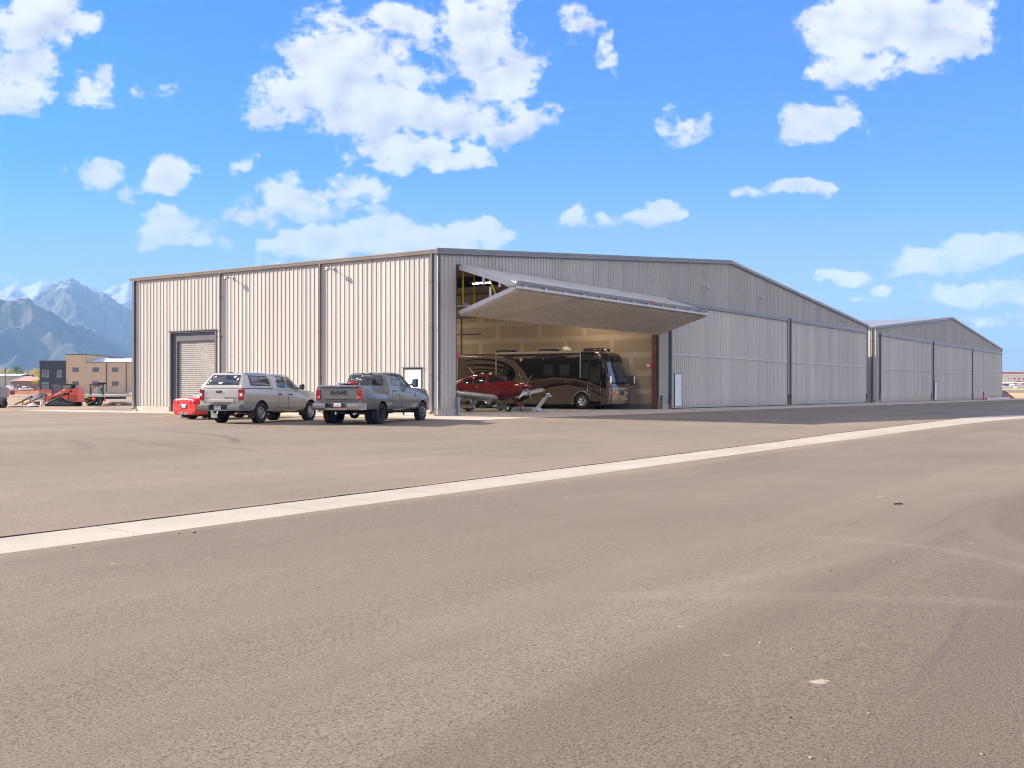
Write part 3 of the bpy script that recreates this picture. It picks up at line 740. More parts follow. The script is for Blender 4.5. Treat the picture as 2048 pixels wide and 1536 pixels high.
def ribbed(mb, o, along, out, s0, s1, zb, zt, m, pitch=.305, depth=.058, off=0.0, back=True):
    """corrugated sheet: o + along*s, ribs standing off by depth along `out`; zb, zt numbers or functions of s"""
    zb_ = zb if callable(zb) else (lambda s: zb); zt_ = zt if callable(zt) else (lambda s: zt)
    o = Vector(o); along = Vector(along); out = Vector(out)
    prof = []
    k = math.floor(s0 / pitch)
    while k * pitch < s1:
        for a, h in ((0, 0), (.085, 0), (.09, .006), (.105, .006), (.11, 0), (.205, 0), (.222, depth), (.262, depth), (.279, 0)): prof.append((k * pitch + a * pitch / .305, h))
        k += 1
    prof = [(s0, 0)] + [p for p in prof if s0 + .01 < p[0] < s1 - .01] + [(s1, 0)]
    vs = []
    for s, h in prof:
        p = o + along * s + out * (h + off)
        vs.append((p.x, p.y, zb_(s))); vs.append((p.x, p.y, zt_(s)))
    fs = [(2 * i, 2 * i + 2, 2 * i + 3, 2 * i + 1) for i in range(len(prof) - 1)]
    mb.add(vs, fs, m)
    if back:
        a = o + along * s0 + out * (off - .05); b = o + along * s1 + out * (off - .05)
        mids = [s0 + (s1 - s0) * i / 24 for i in range(25)]
        v2 = []
        for s in mids:
            p = o + along * s + out * (off - .05); v2.append((p.x, p.y, zb_(s))); v2.append((p.x, p.y, zt_(s) - .02))
        mb.add(v2, [(2 * i, 2 * i + 1, 2 * i + 3, 2 * i + 2) for i in range(24)], m)

def leaf_panel(name, parent, x0, x1, a, b, flip, m, edge):
    """one leaf of a bi-fold door from edge line a=(y,z) to b=(y,z), ribs across it, outer skin on the side `flip`"""
    ay, az = a; by, bz = b; d = Vector((0, by - ay, bz - az)); ln = d.length; d.normalize()
    n = Vector((0, -d.z, d.y)) * flip
    mb = MB(); pitch = .305; prof = []; k = math.floor(x0 / pitch)
    while k * pitch < x1:
        for q, h in ((0, 0), (.180, 0), (.195, .095), (.255, .095), (.27, 0)): prof.append((k * pitch + q, h))
        k += 1
    prof = [(x0, 0)] + [p for p in prof if x0 + .01 < p[0] < x1 - .01] + [(x1, 0)]
    A = Vector((0, ay, az)); vs = []
    for s, h in prof:
        for t in (.0, ln):
            p = A + d * t + n * (.06 + h); vs.append((s, p.y, p.z))
    mb.add(vs, [(2 * i, 2 * i + 2, 2 * i + 3, 2 * i + 1) for i in range(len(prof) - 1)], m)
    def bar(s0, s1, t0, t1, h0, h1, mm):
        c = [(t0, h0), (t1, h0), (t1, h1), (t0, h1)]; q = []
        for t, h in c: p = A + d * t + n * h; q.append((p.y, p.z))
        mb.prism(q, 'x', s0, s1, mm)
    # perimeter tube frame behind the skin, and purlins
    for t0 in (0, ln - .12): bar(x0, x1, t0, t0 + .12, -.12, .056, edge)
    for s in (x0, x1 - .10): bar(s, s + .10, .125, ln - .125, -.12, .098, edge)
    nb = 7
    for i in range(1, nb): s = x0 + (x1 - x0) * i / nb; bar(s - .04, s + .04, .125, ln - .125, -.10, .05, MATS['galv'])
    for t in (ln * .35, ln * .68): bar(x0 + .11, x1 - .11, t, t + .06, -.06, .054, MATS['galv'])
    return mb.build(name, parent)

def build_hangar(loc, label, group, open_first, near):
    h = thing('hangar', label, 'hangar', loc, 0, group)
    WS, TD, TG, TL = MATS['wall_sheet'], MATS['trim_dark'], MATS['trim_grey'], MATS['trim_light']
    # --- side wall with the roller door and entry door (only on the near hangar)
    mb = MB(); ops = []
    if near: ops = [(.93, 2.1, 2.30), (15.72, 19.75, 4.62)]
    cur = .05; segs = []
    for a, b, z in ops:
        segs += [(cur, a, .30), (a, b, z)]; cur = b
    segs.append((cur, DEP - .05, .30))
    for a, b, z in segs: ribbed(mb, (0, 0, 0), (0, 1, 0), (-1, 0, 0), a, b, z, EAVE - .10, WS, depth=.031)
    mb.build('side_wall', h)
    mb = MB(); ribbed(mb, (LEN, 0, 0), (0, 1, 0), (1, 0, 0), .05, DEP - .05, .3, EAVE - .1, WS); mb.build('side_wall', h)
    mb = MB(); ribbed(mb, (0, DEP, 0), (1, 0, 0), (0, 1, 0), .05, LEN - .05, .3, lambda s: roofz(s) - .1, WS, pitch=.61); mb.build('rear_wall', h)
    # --- door wall
    DOORS = [(1.45, 23.42), (24.9, 47.35), (47.9, 69.85)]; TOP = 7.3
    mb = MB(); top = lambda s: roofz(s) - .12
    xs = [.05]
    for a, b in DOORS: xs += [a, b]
    xs.append(LEN - .05)
    for i in range(len(xs) - 1):
        s0, s1 = xs[i], xs[i + 1]; zb = TOP if i % 2 else .32
        for a, b in ([(s0, LEN / 2), (LEN / 2, s1)] if s0 < LEN / 2 < s1 else [(s0, s1)]):
            ribbed(mb, (0, 0, 0), (1, 0, 0), (0, -1, 0), a, b, zb, top, WS)
    mb.build('door_wall', h)
    # --- roof
    mb = MB()
    for s, (xa, xb) in enumerate(((-.12, LEN / 2), (LEN / 2, LEN + .12))):
        za, zb = roofz(max(xa, 0)) if s == 0 else PEAK, PEAK if s == 0 else EAVE
        vs = []; n = int(DEP / .61)
        for i in range(n + 1):
            for a, hh in ((0, 0), (.5, 0), (.53, .05), (.58, .05), (.61, 0)):
                y = -.10 + i * .61 + a
                if y > DEP + .1: continue
                vs += [(xa, y, za + hh), (xb, y, zb + hh)]
        mb.add(vs, [(2 * i, 2 * i + 2, 2 * i + 3, 2 * i + 1) for i in range(len(vs) // 2 - 1)], MATS['roof_sheet'])
        mb.prism([(xa, za - .1), (xb, zb - .1), (xb, zb - .003), (xa, za - .003)], 'y', -.09, DEP + .09, MATS['ceiling_liner'])
    mb.build('roof', h)
    # --- trims
    mb = MB()
    mb.prism([(-.16, EAVE - .17), (-.04, EAVE - .17), (-.04, EAVE + .03), (-.21, EAVE + .03), (-.21, EAVE - .02), (-.19, EAVE - .06)], 'y', -.14, DEP + .12, TG)
    mb.build('eave_gutter', h)
    mb = MB()
    mb.prism([(LEN + .16, EAVE - .17), (LEN + .04, EAVE - .17), (LEN + .04, EAVE + .03), (LEN + .21, EAVE + .03), (LEN + .19, EAVE - .06)], 'y', -.14, DEP + .12, TG)
    mb.build('eave_gutter', h)
    for xa, xb in ((-.22, LEN / 2), (LEN / 2, LEN + .22)):
        za, zb = (EAVE, PEAK) if xa < 0 else (PEAK, EAVE); mb = MB()
        mb.prism([(xa, za - .20), (xb, zb - .20), (xb, zb - .055), (xa, za - .055)], 'y', -.085, -.143, TG)
        mb.prism([(xa, za - .052), (xb, zb - .052), (xb, zb + .075), (xa, za + .075)], 'y', -.085, -.165, MATS['trim_light'] if xa > 0 else TG)
        mb.prism([(xa, za - .24), (xb, zb - .24), (xb, zb - .203), (xa, za - .203)], 'y', -.04, -.10, TD)
        mb.build('rake_trim', h)
    # corner trims and downspouts
    def spout(x, y, ax):
        mb = MB(); s = -1
        if ax == 'x':
            mb.box((-.045, y - .06, .16), (-.155, y + .06, EAVE - .19), TD, bev=.012)
            mb.box((-.155, y - .055, .10), (-.30, y + .055, .20), TD, bev=.012)
            for z in (1.9, 4.2, 6.4): mb.box((-.04, y - .085, z), (-.165, y + .085, z + .05), MATS['steel_dark'])
        mb.build('downspout', h)
    if near:
        for y in (.26, 7.63, 15.3, 22.95): spout(0, y, 'x')
    else:
        for y in (.3, 7.6, 15.3, 22.9): spout(0, y, 'x')
    for y, sgn in ((0, 1), (DEP, -1)):
        for x in (0, LEN):
            mb = MB(); o_ = -1 if x == 0 else 1; q = -1 if y == 0 else 1
            mb.box((x + o_ * .05, y - q * .16, .31), (x + o_ * .035, y + q * .06, EAVE - .19), TL if y == 0 else TD)
            mb.box((x - o_ * .14, y + q * .045, .31), (x + o_ * .034, y + q * .062, EAVE - .24), TD)
            mb.build('corner_trim', h)
    # --- concrete plinth
    mb = MB(); PC = MATS['plinth_concrete']
    yb = [(-.06, .93), (2.1, 15.72), (19.75, DEP)] if near else [(-.06, DEP)]
    for a, b in yb: mb.box((-.07, a, -.25), (.15, b, .295), PC, bev=.01)
    for a, b in ((.16, 1.42), (23.45, 24.87), (47.38, 47.87), (69.88, LEN + .03)): mb.box((a, -.07, -.25), (b, .14, .315), PC, bev=.01)
    mb.box((LEN - .1, .15, -.25), (LEN + .07, DEP, .295), PC); mb.box((.16, DEP - .1, -.25), (LEN - .11, DEP + .07, .295), PC)
    mb.build('plinth', h)
    mb = MB(); mb.box((.16, .145, -.3), (LEN - .16, DEP - .12, .004), MATS['slab']); mb.box((1.43, -.02, -.3), (23.44, .143, .004), MATS['slab'])
    mb.build('floor_slab', h)
    # --- columns and headers of the openings
    RP = MATS['red_primer'] if open_first else TD
    for i, (a, b) in enumerate(DOORS):
        mt = MATS['red_primer'] if i == 0 and open_first else TD
        for x, sg in ((a, 1), (b, -1)):
            mb = MB(); mb.box((x, -.03, .0), (x + sg * .03, .10, TOP), TD)
            mb.box((x - sg * .02, .105, 0), (x + sg * .16, .42, TOP + .5), mt); mb.build('door_column', h)
        mb = MB(); mb.box((a, -.075, TOP - .02), (b, -.02, TOP + .10), TD); mb.box((a - .01, .10, TOP + .0), (b + .01, .36, TOP + .42), mt); mb.build('door_header', h)
        for x in ((a - .04,) if i == 0 else (a - .04, b + .04)):
            mb = MB(); mb.box((x - .05, -.24, .0), (x + .05, -.082, .92), MATS['galv'] if i == 0 else TD, bev=.015); mb.build('guide_post', h)
    mb = MB(); mb.box((23.46, -.24, 0), (23.56, -.082, .92), TD, bev=.015); mb.build('guide_post', h)
    # --- closed bi-fold doors
    for i, (a, b) in enumerate(DOORS):
        x0, x1 = a + .1, b - .1; mid = 3.66
        if i == 0 and open_first: continue
        mb = MB(); mb.box((a - .02, -.10, TOP - .24), (b + .02, -.235, TOP - .06), TG); mb.prism([(-.10, TOP + .12), (-.10, TOP - .05), (-.24, TOP - .05)], 'x', a - .02, b + .02, TG)
        for x in (a + .04, b - .16): mb.box((x, -.02, .05), (x + .12, -.13, TOP - .26), TD)
        fr = mb.build('bifold_door', h)
        bow = .0 if near else .16
        mb = MB()
        door_x = (25.45, 26.55) if i == 1 else (None, None)
        if not near and i == 1: door_x = (48.2 - 23.0, 49.2 - 23.0)
        def skin(z0, z1, m, yy):
            parts = [(x0 + .16, x1 - .16)]
            if door_x[0] and z0 < 1: parts = [(x0 + .16, door_x[0]), (door_x[1], x1 - .16)]
            for p0, p1 in parts: ribbed(mb, (0, 0, 0), (1, 0, 0), (0, -1, 0), p0, p1, z0, z1, m, off=yy)
            if door_x[0] and z0 < 1: ribbed(mb, (0, 0, 0), (1, 0, 0), (0, -1, 0), door_x[0], door_x[1], 2.38, z1, m, off=yy)
        skin(.12, mid - .03, MATS['door_sheet'], .13); mb.box((x0 + .13, -.09, .06), (x1 - .13, -.165, .12), MATS['galv'])
        mb.build('lower_leaf', fr)
        mb = MB(); skin(mid + .03, TOP - .26, MATS['door_sheet'], .13); mb.build('upper_leaf', fr)
        mb = MB(); mb.box((x0 + .12, -.135, mid - .04), (x1 - .12, -.195, mid + .04), TL, bev=.01); mb.build('hinge_rail', fr)
        if door_x[0]:
            mb = MB(); mb.box((door_x[0] + .02, -.13, .16), (door_x[1] - .02, -.19, 2.36), MATS['white_paint'], bev=.008)
            mb.box((door_x[0], -.125, .15), (door_x[0] + .018, -.20, 2.38), MATS['steel_dark']); mb.box((door_x[1] - .018, -.125, .15), (door_x[1], -.20, 2.38), MATS['steel_dark'])
            mb.box((door_x[0], -.125, 2.362), (door_x[1], -.205, 2.385), MATS['steel_dark'])
            mb.box((door_x[0] + .38, -.19, 1.62), (door_x[0] + .46, -.194, 1.72), MATS['galv'])
            mb.build('entry_door', fr)
            mb = MB(); mb.tube([(door_x[1] - .12, -.19, 1.02), (door_x[1] - .12, -.25, 1.02), (door_x[1] - .24, -.25, 1.02)], .013, MATS['chrome'])
            mb.build('door_handle', fr); mb = MB(); mb.lathe([(.0, -.03), (.035, -.03), (.035, 0), (0, 0)], MATS['chrome'], 12, 'y', (door_x[1] - .12, -.19, 1.18)); mb.build('door_lock', fr)
    # --- wall lamps
    def lamp(p, n, drop=.0):
        p = Vector(p); n = Vector(n); mb = MB(); t = Vector((-n.y, n.x, 0))
        mb.box(p + t * -.06 + Vector((0, 0, -.08)) + n * .035, p + t * .06 + Vector((0, 0, .08)) + n * .075, MATS['galv'])
        mb.tube([p + n * .05, p + n * .26 + Vector((0, 0, .03)), p + n * .42 + Vector((0, 0, .03))], .024, MATS['galv'])
        o = mb.build('wall_lamp', h)
        mb = MB(); c = p + n * .50 + Vector((0, 0, .02))
        mb.sphere(c, .10, MATS['chrome'], 14); mb.lathe([(.001, -.13), (.115, -.12), (.13, -.07), (.105, -.0), (.10, .03)], MATS['galv'], 16, 'z', c); mb.build('lamp_head', o)
    if near:
        lamp((0, 14.35, 7.42), (-1, 0, 0)); lamp((0, 6.72, 7.42), (-1, 0, 0))
    lamp((30.1, 0, 8.55), (0, -1, 0)); lamp((40.6, 0, 8.55), (0, -1, 0))
    if near:
        # roller door in its deep dark frame
        a, b, z = 15.72, 19.75, 4.62
        mb = MB()
        mb.box((-.05, a, z - .08), (.34, b, z), TD); mb.box((-.05, b - .10, 0), (.34, b, z - .082), TD); mb.box((-.05, a, 0), (.34, a + .10, z - .082), TD)
        mb.box((-.055, a - .12, z + .002), (-.10, b + .12, z + .05), TD)
        mb.box((.10, a + .102, z - .55), (.30, b - .102, z - .083), TD); mb.box((.10, b - .50, 0), (.26, b - .102, z - .552), TD); mb.box((.10, a + .102, 0), (.26, a + .22, z - .552), TD)
        rd = mb.build('roller_door', h)
        mb = MB(); vs = []; zz = .02
        while zz < z - .5:
            for dz, dx in ((0, 0), (.02, .03), (.075, .035), (.095, 0)):
                for y in (a + .222, b - .502): vs.append((.24 - dx, y, zz + dz))
            zz += .115
        mb.add(vs, [(2 * i, 2 * i + 1, 2 * i + 3, 2 * i + 2) for i in range(len(vs) // 2 - 1)], MATS['curtain']); mb.build('curtain', rd)
        a, b, z = .93, 2.1, 2.30
        mb = MB(); mb.box((-.045, a, .0), (.2, a + .05, z), MATS['steel_dark']); mb.box((-.045, b - .05, 0), (.2, b, z), MATS['steel_dark']); mb.box((-.045, a + .052, z - .05), (.2, b - .052, z), MATS['steel_dark'])
        mb.box((-.05, a - .06, z + .002), (-.09, b + .06, z + .05), TD)
        ed = mb.build('entry_door', h)
        mb = MB(); mb.box((-.02, a + .055, .02), (.03, b - .055, z - .055), MATS['white_paint'], bev=.006); mb.box((-.0205, 1.42, 1.45), (-.03, 1.60, 1.60), MATS['galv']); mb.build('door_panel', ed)
        mb = MB(); mb.tube([(-.02, b - .16, 1.02), (-.08, b - .16, 1.02), (-.08, b - .28, 1.02)], .013, MATS['chrome']); mb.build('door_handle', ed)
    if open_first:
        a, b = DOORS[0]
        # raised bi-fold door
        mb = MB(); mb.box((a + .04, -.02, TOP - .16), (b - .04, -.10, TOP - .03), TD); fr = mb.build('bifold_door', h); tag(fr, 'raised bi-fold door jutting out over the open bay')
        H0 = (-.12, TOP - .05); MID = (-3.40, 6.20); MID2 = (-3.42, 6.06); BOT = (-.10, 5.00)
        leaf_panel('upper_leaf', fr, a + .12, b - .10, H0, MID, -1, MATS['door_sheet'], TL)
        leaf_panel('lower_leaf', fr, a + .12, b - .10, MID2, BOT, -1, MATS['door_sheet'], TL)
        mb = MB(); mb.box((a + .12, -3.44, 6.02), (b - .1, -3.60, 6.14), MATS['trim_light'], bev=.02); mb.box((a + .12, -3.47, 6.26), (b - .1, -3.55, 6.40), TG)
        for i in range(12):
            x = a + .9 + i * (b - a - 1.8) / 11; mb.box((x - .12, -3.40, 6.10), (x + .12, -3.50, 6.27), MATS['galv'])
        mb.build('hinge_rail', fr)
        mb = MB(); mb.box((15.2, -3.552, 6.29), (15.75, -3.57, 6.38), MATS['red_paint']); mb.build('warning_sticker', fr)
        for x in (a + .62, a + 1.55, 11.0, 14.2, 17.4, 20.6, 22.6):
            mb = MB(); mb.prism([(x - .05, TOP - .10), (x + .05, TOP - .10), (x + .05, 5.05), (x - .05, 5.05)], 'y', .10 if x > 3 else .02, .115 if x > 3 else .035, MATS['strap_yellow']); mb.build('lift_strap', fr)
        mb = MB(); mb.tube([(a + .16, -1.9, 6.6), (a + .16, -2.3, 5.75)], .035, MATS['strap_yellow']); mb.build('lift_strap', fr)
        for y, z0, z1 in ((-1.55, 6.75, 6.30), (-1.95, 6.2, 5.68), (-2.5, 6.5, 6.15)):
            mb = MB(); mb.box((a + .14, y - .05, z1), (a + .24, y + .06, z0), MATS['trim_light'], bev=.02); mb.build('brace', fr)
        mb = MB(); mb.tube([(a + .16, -2.2, 6.55), (a + .16, -3.1, 6.1)], .04, MATS['trim_light']); mb.build('brace', fr)
        mb = MB(); mb.tube([(a + .3, -.08, 5.12), (a + .3, -.15, 5.5), (a + 1.2, -.2, 5.45), (a + 1.25, -.2, 5.25)], .05, MATS['galv']); mb.box((a + .5, -.3, 5.15), (a + 1.2, -.05, 5.36), MATS['galv'], bev=.03); mb.build('latch_motor', fr)
        # inside the open bay
        mb = MB(); PW = 23.56
        mb.box((PW, .43, .10), (PW + .16, DEP - .13, 6.60), MATS['drywall']); mb.box((PW - .012, .44, .006), (PW - .002, DEP - .14, .34), M('wall_base', (.16, .15, .145), .7))
        mb.build('partition_wall', h)
        mb = MB(); mb.box((PW + .02, .43, 6.605), (PW + .14, DEP - .13, 8.9), M('upper_board', (.20, .15, .105), .9, var=.15))  # board above the drywall, a darker brown than it
        for z in (6.62, 7.5, 8.3): mb.box((PW - .20, .45, z), (PW - .004, DEP - .14, z + .12 if z != 7.5 else z + .06), MATS['steel_dark'] if z != 7.5 else MATS['galv'])
        mb.build('upper_partition', h)
        mb = MB(); mb.box((.36, .5, .31), (.40, DEP - .12, EAVE - .25), MATS['drywall']); mb.build('side_liner', h)
        mb = MB(); mb.box((.2, DEP - .11, .01), (PW - .01, DEP - .07, 8.0), MATS['drywall']); mb.build('rear_liner', h)
        for y in (7.6, 15.3):
            mb = MB(); mb.prism([(.2, EAVE - 1.0), (PW - .3, roofz(PW) - .55), (PW - .3, roofz(PW) - .13), (.2, EAVE - .13)], 'y', y - .1, y + .1, MATS['red_primer']); mb.build('roof_beam', h)
        for x in (3, 6, 9, 12, 15, 18, 21):
            mb = MB(); mb.box((x, .45, roofz(x) - .36), (x + .08, 7.48, roofz(x) - .14), MATS['steel_dark']); mb.box((x, 7.72, roofz(x) - .36), (x + .08, 15.18, roofz(x) - .14), MATS['steel_dark'])
            mb.box((x, 15.42, roofz(x) - .36), (x + .08, DEP - .15, roofz(x) - .14), MATS['steel_dark']); mb.build('purlin', h)
        for x, y in ((3.4, 4.2), (3.4, 12.0), (3.4, 19), (9.4, 4.2), (9.4, 12.0), (9.4, 19), (15.4, 4.2), (15.4, 12.0), (15.4, 19), (21, 4.2), (20, 19)):
            mb = MB(); z = 7.38; mb.box((x - .09, y - .62, z), (x + .09, y + .62, z + .08), MATS['white_paint'])
            for q in (-.5, .5): mb.tube([(x, y + q, z + .08), (x, y + q, roofz(x) - .14)], .006, MATS['steel_dark'], 4)
            o = mb.build('ceiling_lamp', h)
            mb = MB(); mb.box((x - .07, y - .60, z - .03), (x + .07, y + .60, z - .003), MATS['lamp_glow']); mb.build('lamp_tube', o)
        # extinguisher sign standing out from the column
        mb = MB(); p = px(1311, 731, 70.5)
        mb.box((23.18, .30, p.z - .14), (23.22, .76, p.z + .14), MATS['red_paint'], bev=.01); o = mb.build('fire_sign', h)
        mb = MB(); mb.box((23.165, .52, p.z - .10), (23.178, .74, p.z + .10), MATS['white_paint']); mb.build('sign_face', o)
        mb = MB(); p = px(907, 713, 53.5); mb.box((a + .19, .12, p.z - .14), (a + .42, .16, p.z + .14), MATS['red_paint'], bev=.01); mb.build('fire_sign', h)
        mb = MB(); mb.tube([(PW - .06, 16.3, .3), (PW - .06, 16.3, 8.3)], .03, MATS['steel_dark']); mb.tube([(PW - .06, 14.5, 5.4), (PW - .06, 17, 5.4)], .03, MATS['steel_dark']); mb.build('conduit', h)
    return h
hangar = build_hangar((0, 0, 0), 'nearest grey steel hangar, its first bi-fold door raised over a motorhome and a red airplane', 'row of grey steel hangars', True, True)
hangar2 = build_hangar((73.6, 0, -.02), 'farther grey steel hangar with all three bi-fold doors shut, behind the open one', 'row of grey steel hangars', False, False)
# ---------------------------------------------------------------- road vehicles
def car_paint(name, col, metal=.0, rough=.32, flake=.0):
    m, nt, b = new_mat(name); co = objco(nt)
    f = noise_n(nt, co, 2.2, 5, .6)
    sp = N(nt, 'ShaderNodeSeparateXYZ'); L(nt, co, sp.inputs[0])
    d = N(nt, 'ShaderNodeMapRange'); L(nt, math_n(nt, 'ADD', sp.outputs[2], math_n(nt, 'MULTIPLY', f, .25)), d.inputs[0]); d.inputs[1].default_value = .85; d.inputs[2].default_value = .25
    c = mix(nt, ramp(nt, f, [(.3, tuple(x * .95 for x in col)), (.7, tuple(min(1, x * 1.04) for x in col))]), (.30, .25, .20), math_n(nt, 'MULTIPLY', d.outputs[0], .30))
    L(nt, c, b.inputs['Base Color']); b.inputs['Metallic'].default_value = metal
    L(nt, math_n(nt, 'MULTIPLY_ADD', d.outputs[0], .25, rough), b.inputs['Roughness'])
    b.inputs['Coat Weight'].default_value = .9 - 2.4 * flake; b.inputs['Specular IOR Level'].default_value = .5 - flake; b.inputs['Coat Roughness'].default_value = .06
    return m
car_paint('paint_silver', (.48, .43, .365), .5, .36); car_paint('paint_grey', (.130, .127, .112), .4, .34); car_paint('paint_red', (.74, .007, .004), .0, .35, .25)
car_paint('paint_white', (.74, .74, .73), .0, .3)
M('glass_dark', (.018, .021, .026), .04, spec=.6, var=0, coat=.3); M('glass_green', (.085, .10, .085), .04, spec=.6, var=0, coat=.3)
M('black_plastic', (.025, .025, .026), .5); M('under_black', (.012, .012, .012), .85); M('lens_red', (.55, .008, .008), .12, var=.04, coat=.6)
M('lens_clear', (.62, .62, .62), .1, var=.05, coat=.5); M('lens_dark_red', (.16, .004, .006), .14, var=.04, coat=.6)
M('rim_silver', (.55, .55, .55), .28, .8); M('rim_dark', (.05, .052, .055), .4, .3); M('bumper_grey', (.20, .20, .195), .38, .4); M('plate', (.72, .72, .70), .4, var=.02)
M('plate_ink', (.08, .09, .16), .5); M('plate_teal', (.13, .30, .33), .4); M('seam', (.01, .01, .01), .9); M('bumper_steel', (.40, .40, .385), .22, .9)
M('mirror_glass', (.30, .46, .48), .04, .9, var=0); M('tan_fabric', (.35, .27, .19), .9); M('tyre', (.022, .021, .021), .88, var=.25, vs=8); M('badge', (.42, .42, .42), .25, .8); M('badge_dark', (.045, .046, .048), .3, .4)

def wheel(parent, c, r, w, side, style, steer=0.0):
    T = Matrix.Translation(Vector(c)) @ Matrix.Rotation(steer, 4, 'Z') @ Matrix.Diagonal((1, side, 1, 1))
    mb = MB(); h = w / 2; rr_ = r * .60
    mb.lathe([(rr_, -h * .8), (rr_ * 1.03, -h * .95), (r * .80, -h * 1.04), (r * .93, -h), (r * .985, -h * .82), (r, -h * .6), (r, -h * .45), (r * .975, -h * .42), (r * .975, -h * .30), (r, -h * .27), (r, -.03), (r * .975, -.022), (r * .975, .022), (r, .03), (r, h * .27), (r * .975, h * .30), (r * .975, h * .42), (r, h * .45), (r, h * .6), (r * .985, h * .82), (r * .93, h), (r * .80, h * 1.04), (rr_ * 1.03, h * .95), (rr_, h * .8), (rr_, -h * .8)], MATS['tyre'], 36, T=T)
    n = 40
    for k in range(n):   # tread shoulder blocks
        a = 2 * PI * k / n
        for s in (-1, 1):
            A = Matrix.Rotation(a, 4, 'Y'); mb.box((r - .012, s * h * .62, -.016), (r + .006, s * h * .92, .016), MATS['tyre'], T=T @ A)
    t = mb.build('wheel', parent)
    mb = MB(); o = h * .82
    if style == 'spoke':
        mb.lathe([(rr_ + .004, -h * .7), (rr_ + .004, o), (rr_ * .93, o + .012), (rr_ * .88, o - .01), (rr_ * .86, -h * .2)], MATS['rim_silver'], 32, T=T)
        mb.lathe([(rr_ * .86, -h * .1), (.02, -h * .1)], MATS['under_black'], 24, T=T)
        mb.lathe([(.001, o - .004), (rr_ * .26, o - .006), (rr_ * .34, o - .03), (rr_ * .34, -.02)], MATS['rim_silver'], 20, T=T)
        for k in range(5):
            A = T @ Matrix.Rotation(2 * PI * k / 5 + .3, 4, 'Y')
            for s in (-1, 1): mb.prism([(rr_ * .28, s * rr_ * .07), (rr_ * .90, s * rr_ * .10), (rr_ * .90, s * rr_ * .30), (rr_ * .28, s * rr_ * .18)], 'y', o - .05, o - .008, MATS['rim_silver'], T=A @ Matrix(((1, 0, 0, 0), (0, 1, 0, 0), (0, 0, 1, 0), (0, 0, 0, 1))))
            mb.lathe([(.0, .0), (.012, 0), (.012, .012), (0, .012)], MATS['chrome'], 8, 'y', (rr_ * .2, o - .006, 0), T=A)
    elif style == 'dually_rear':
        mb.lathe([(rr_ + .004, -h * .7), (rr_ + .004, o), (rr_ * .94, o + .008), (rr_ * .86, o - .05), (rr_ * .80, -h * .55), (rr_ * .55, -h * .8), (rr_ * .5, -h * .8)], MATS['rim_dark'], 32, T=T)
        mb.lathe([(.001, o - .12), (rr_ * .30, o - .13), (rr_ * .34, -h * .6), (rr_ * .6, -h * .82)], MATS['under_black'], 20, T=T)
        for k in range(8):
            A = T @ Matrix.Rotation(2 * PI * k / 8, 4, 'Y'); mb.sphere((rr_ * .62, -h * .62, 0), .03, MATS['under_black'], 8, T=A)
    elif style == 'dually_front':
        mb.lathe([(rr_ + .004, -h * .7), (rr_ + .004, o), (rr_ * .93, o + .012), (rr_ * .82, o + .02), (rr_ * .55, o + .06), (rr_ * .42, o + .07), (rr_ * .40, o + .11), (.001, o + .12)], MATS['rim_dark'], 32, T=T)
        for k in range(8):
            A = T @ Matrix.Rotation(2 * PI * k / 8, 4, 'Y')
            mb.lathe([(.0, .0), (.026, 0), (.022, .05), (0, .055)], MATS['chrome'], 8, 'y', (rr_ * .52, o + .055, 0), T=A)
            mb.sphere((rr_ * .74, o + .03, 0), .035, MATS['chrome'], 8, sc=(1, .3, .8), T=A)
    elif style == 'bus':
        mb.lathe([(rr_ + .004, -h * .7), (rr_ + .004, o), (rr_ * .95, o + .015), (rr_ * .80, o - .05), (rr_ * .62, o - .06), (rr_ * .40, o - .02), (rr_ * .36, o + .06), (.001, o + .075)], MATS['chrome'], 32, T=T)
        for k in range(10):
            A = T @ Matrix.Rotation(2 * PI * k / 10, 4, 'Y')
            mb.lathe([(.0, .0), (.022, 0), (.018, .05), (0, .055)], MATS['chrome'], 8, 'y', (rr_ * .55, o - .055, 0), T=A)
            mb.lathe([(.0, .0), (.05, 0.004), (0, .006)], MATS['under_black'], 10, 'y', (rr_ * .72, o - .058, 0), T=T @ Matrix.Rotation(2 * PI * (k + .5) / 10, 4, 'Y'))
    elif style == 'plain':
        mb.lathe([(rr_ + .004, -h * .7), (rr_ + .004, o), (rr_ * .92, o + .01), (rr_ * .82, o - .04), (rr_ * .35, o - .05), (rr_ * .3, o), (.001, o)], MATS['rim_silver'], 24, T=T)
    mb.build('rim', t, sharp=50)
    return t

def cyl_mesh(c, r, y0, y1, m, n=40):
    mb = MB(); mb.lathe([(.0001, y0), (r, y0), (r, y1), (.0001, y1)], m, n, 'y', c, smooth=False)
    me = mb.mesh('cut'); bm = bmesh.new(); bm.from_mesh(me); bmesh.ops.remove_doubles(bm, verts=bm.verts[:], dist=.001); bmesh.ops.recalc_face_normals(bm, faces=bm.faces[:]); bm.to_mesh(me); bm.free(); return me
def box_mesh(a, b, m):
    mb = MB(); mb.box(a, b, m); return mb.mesh('cut')

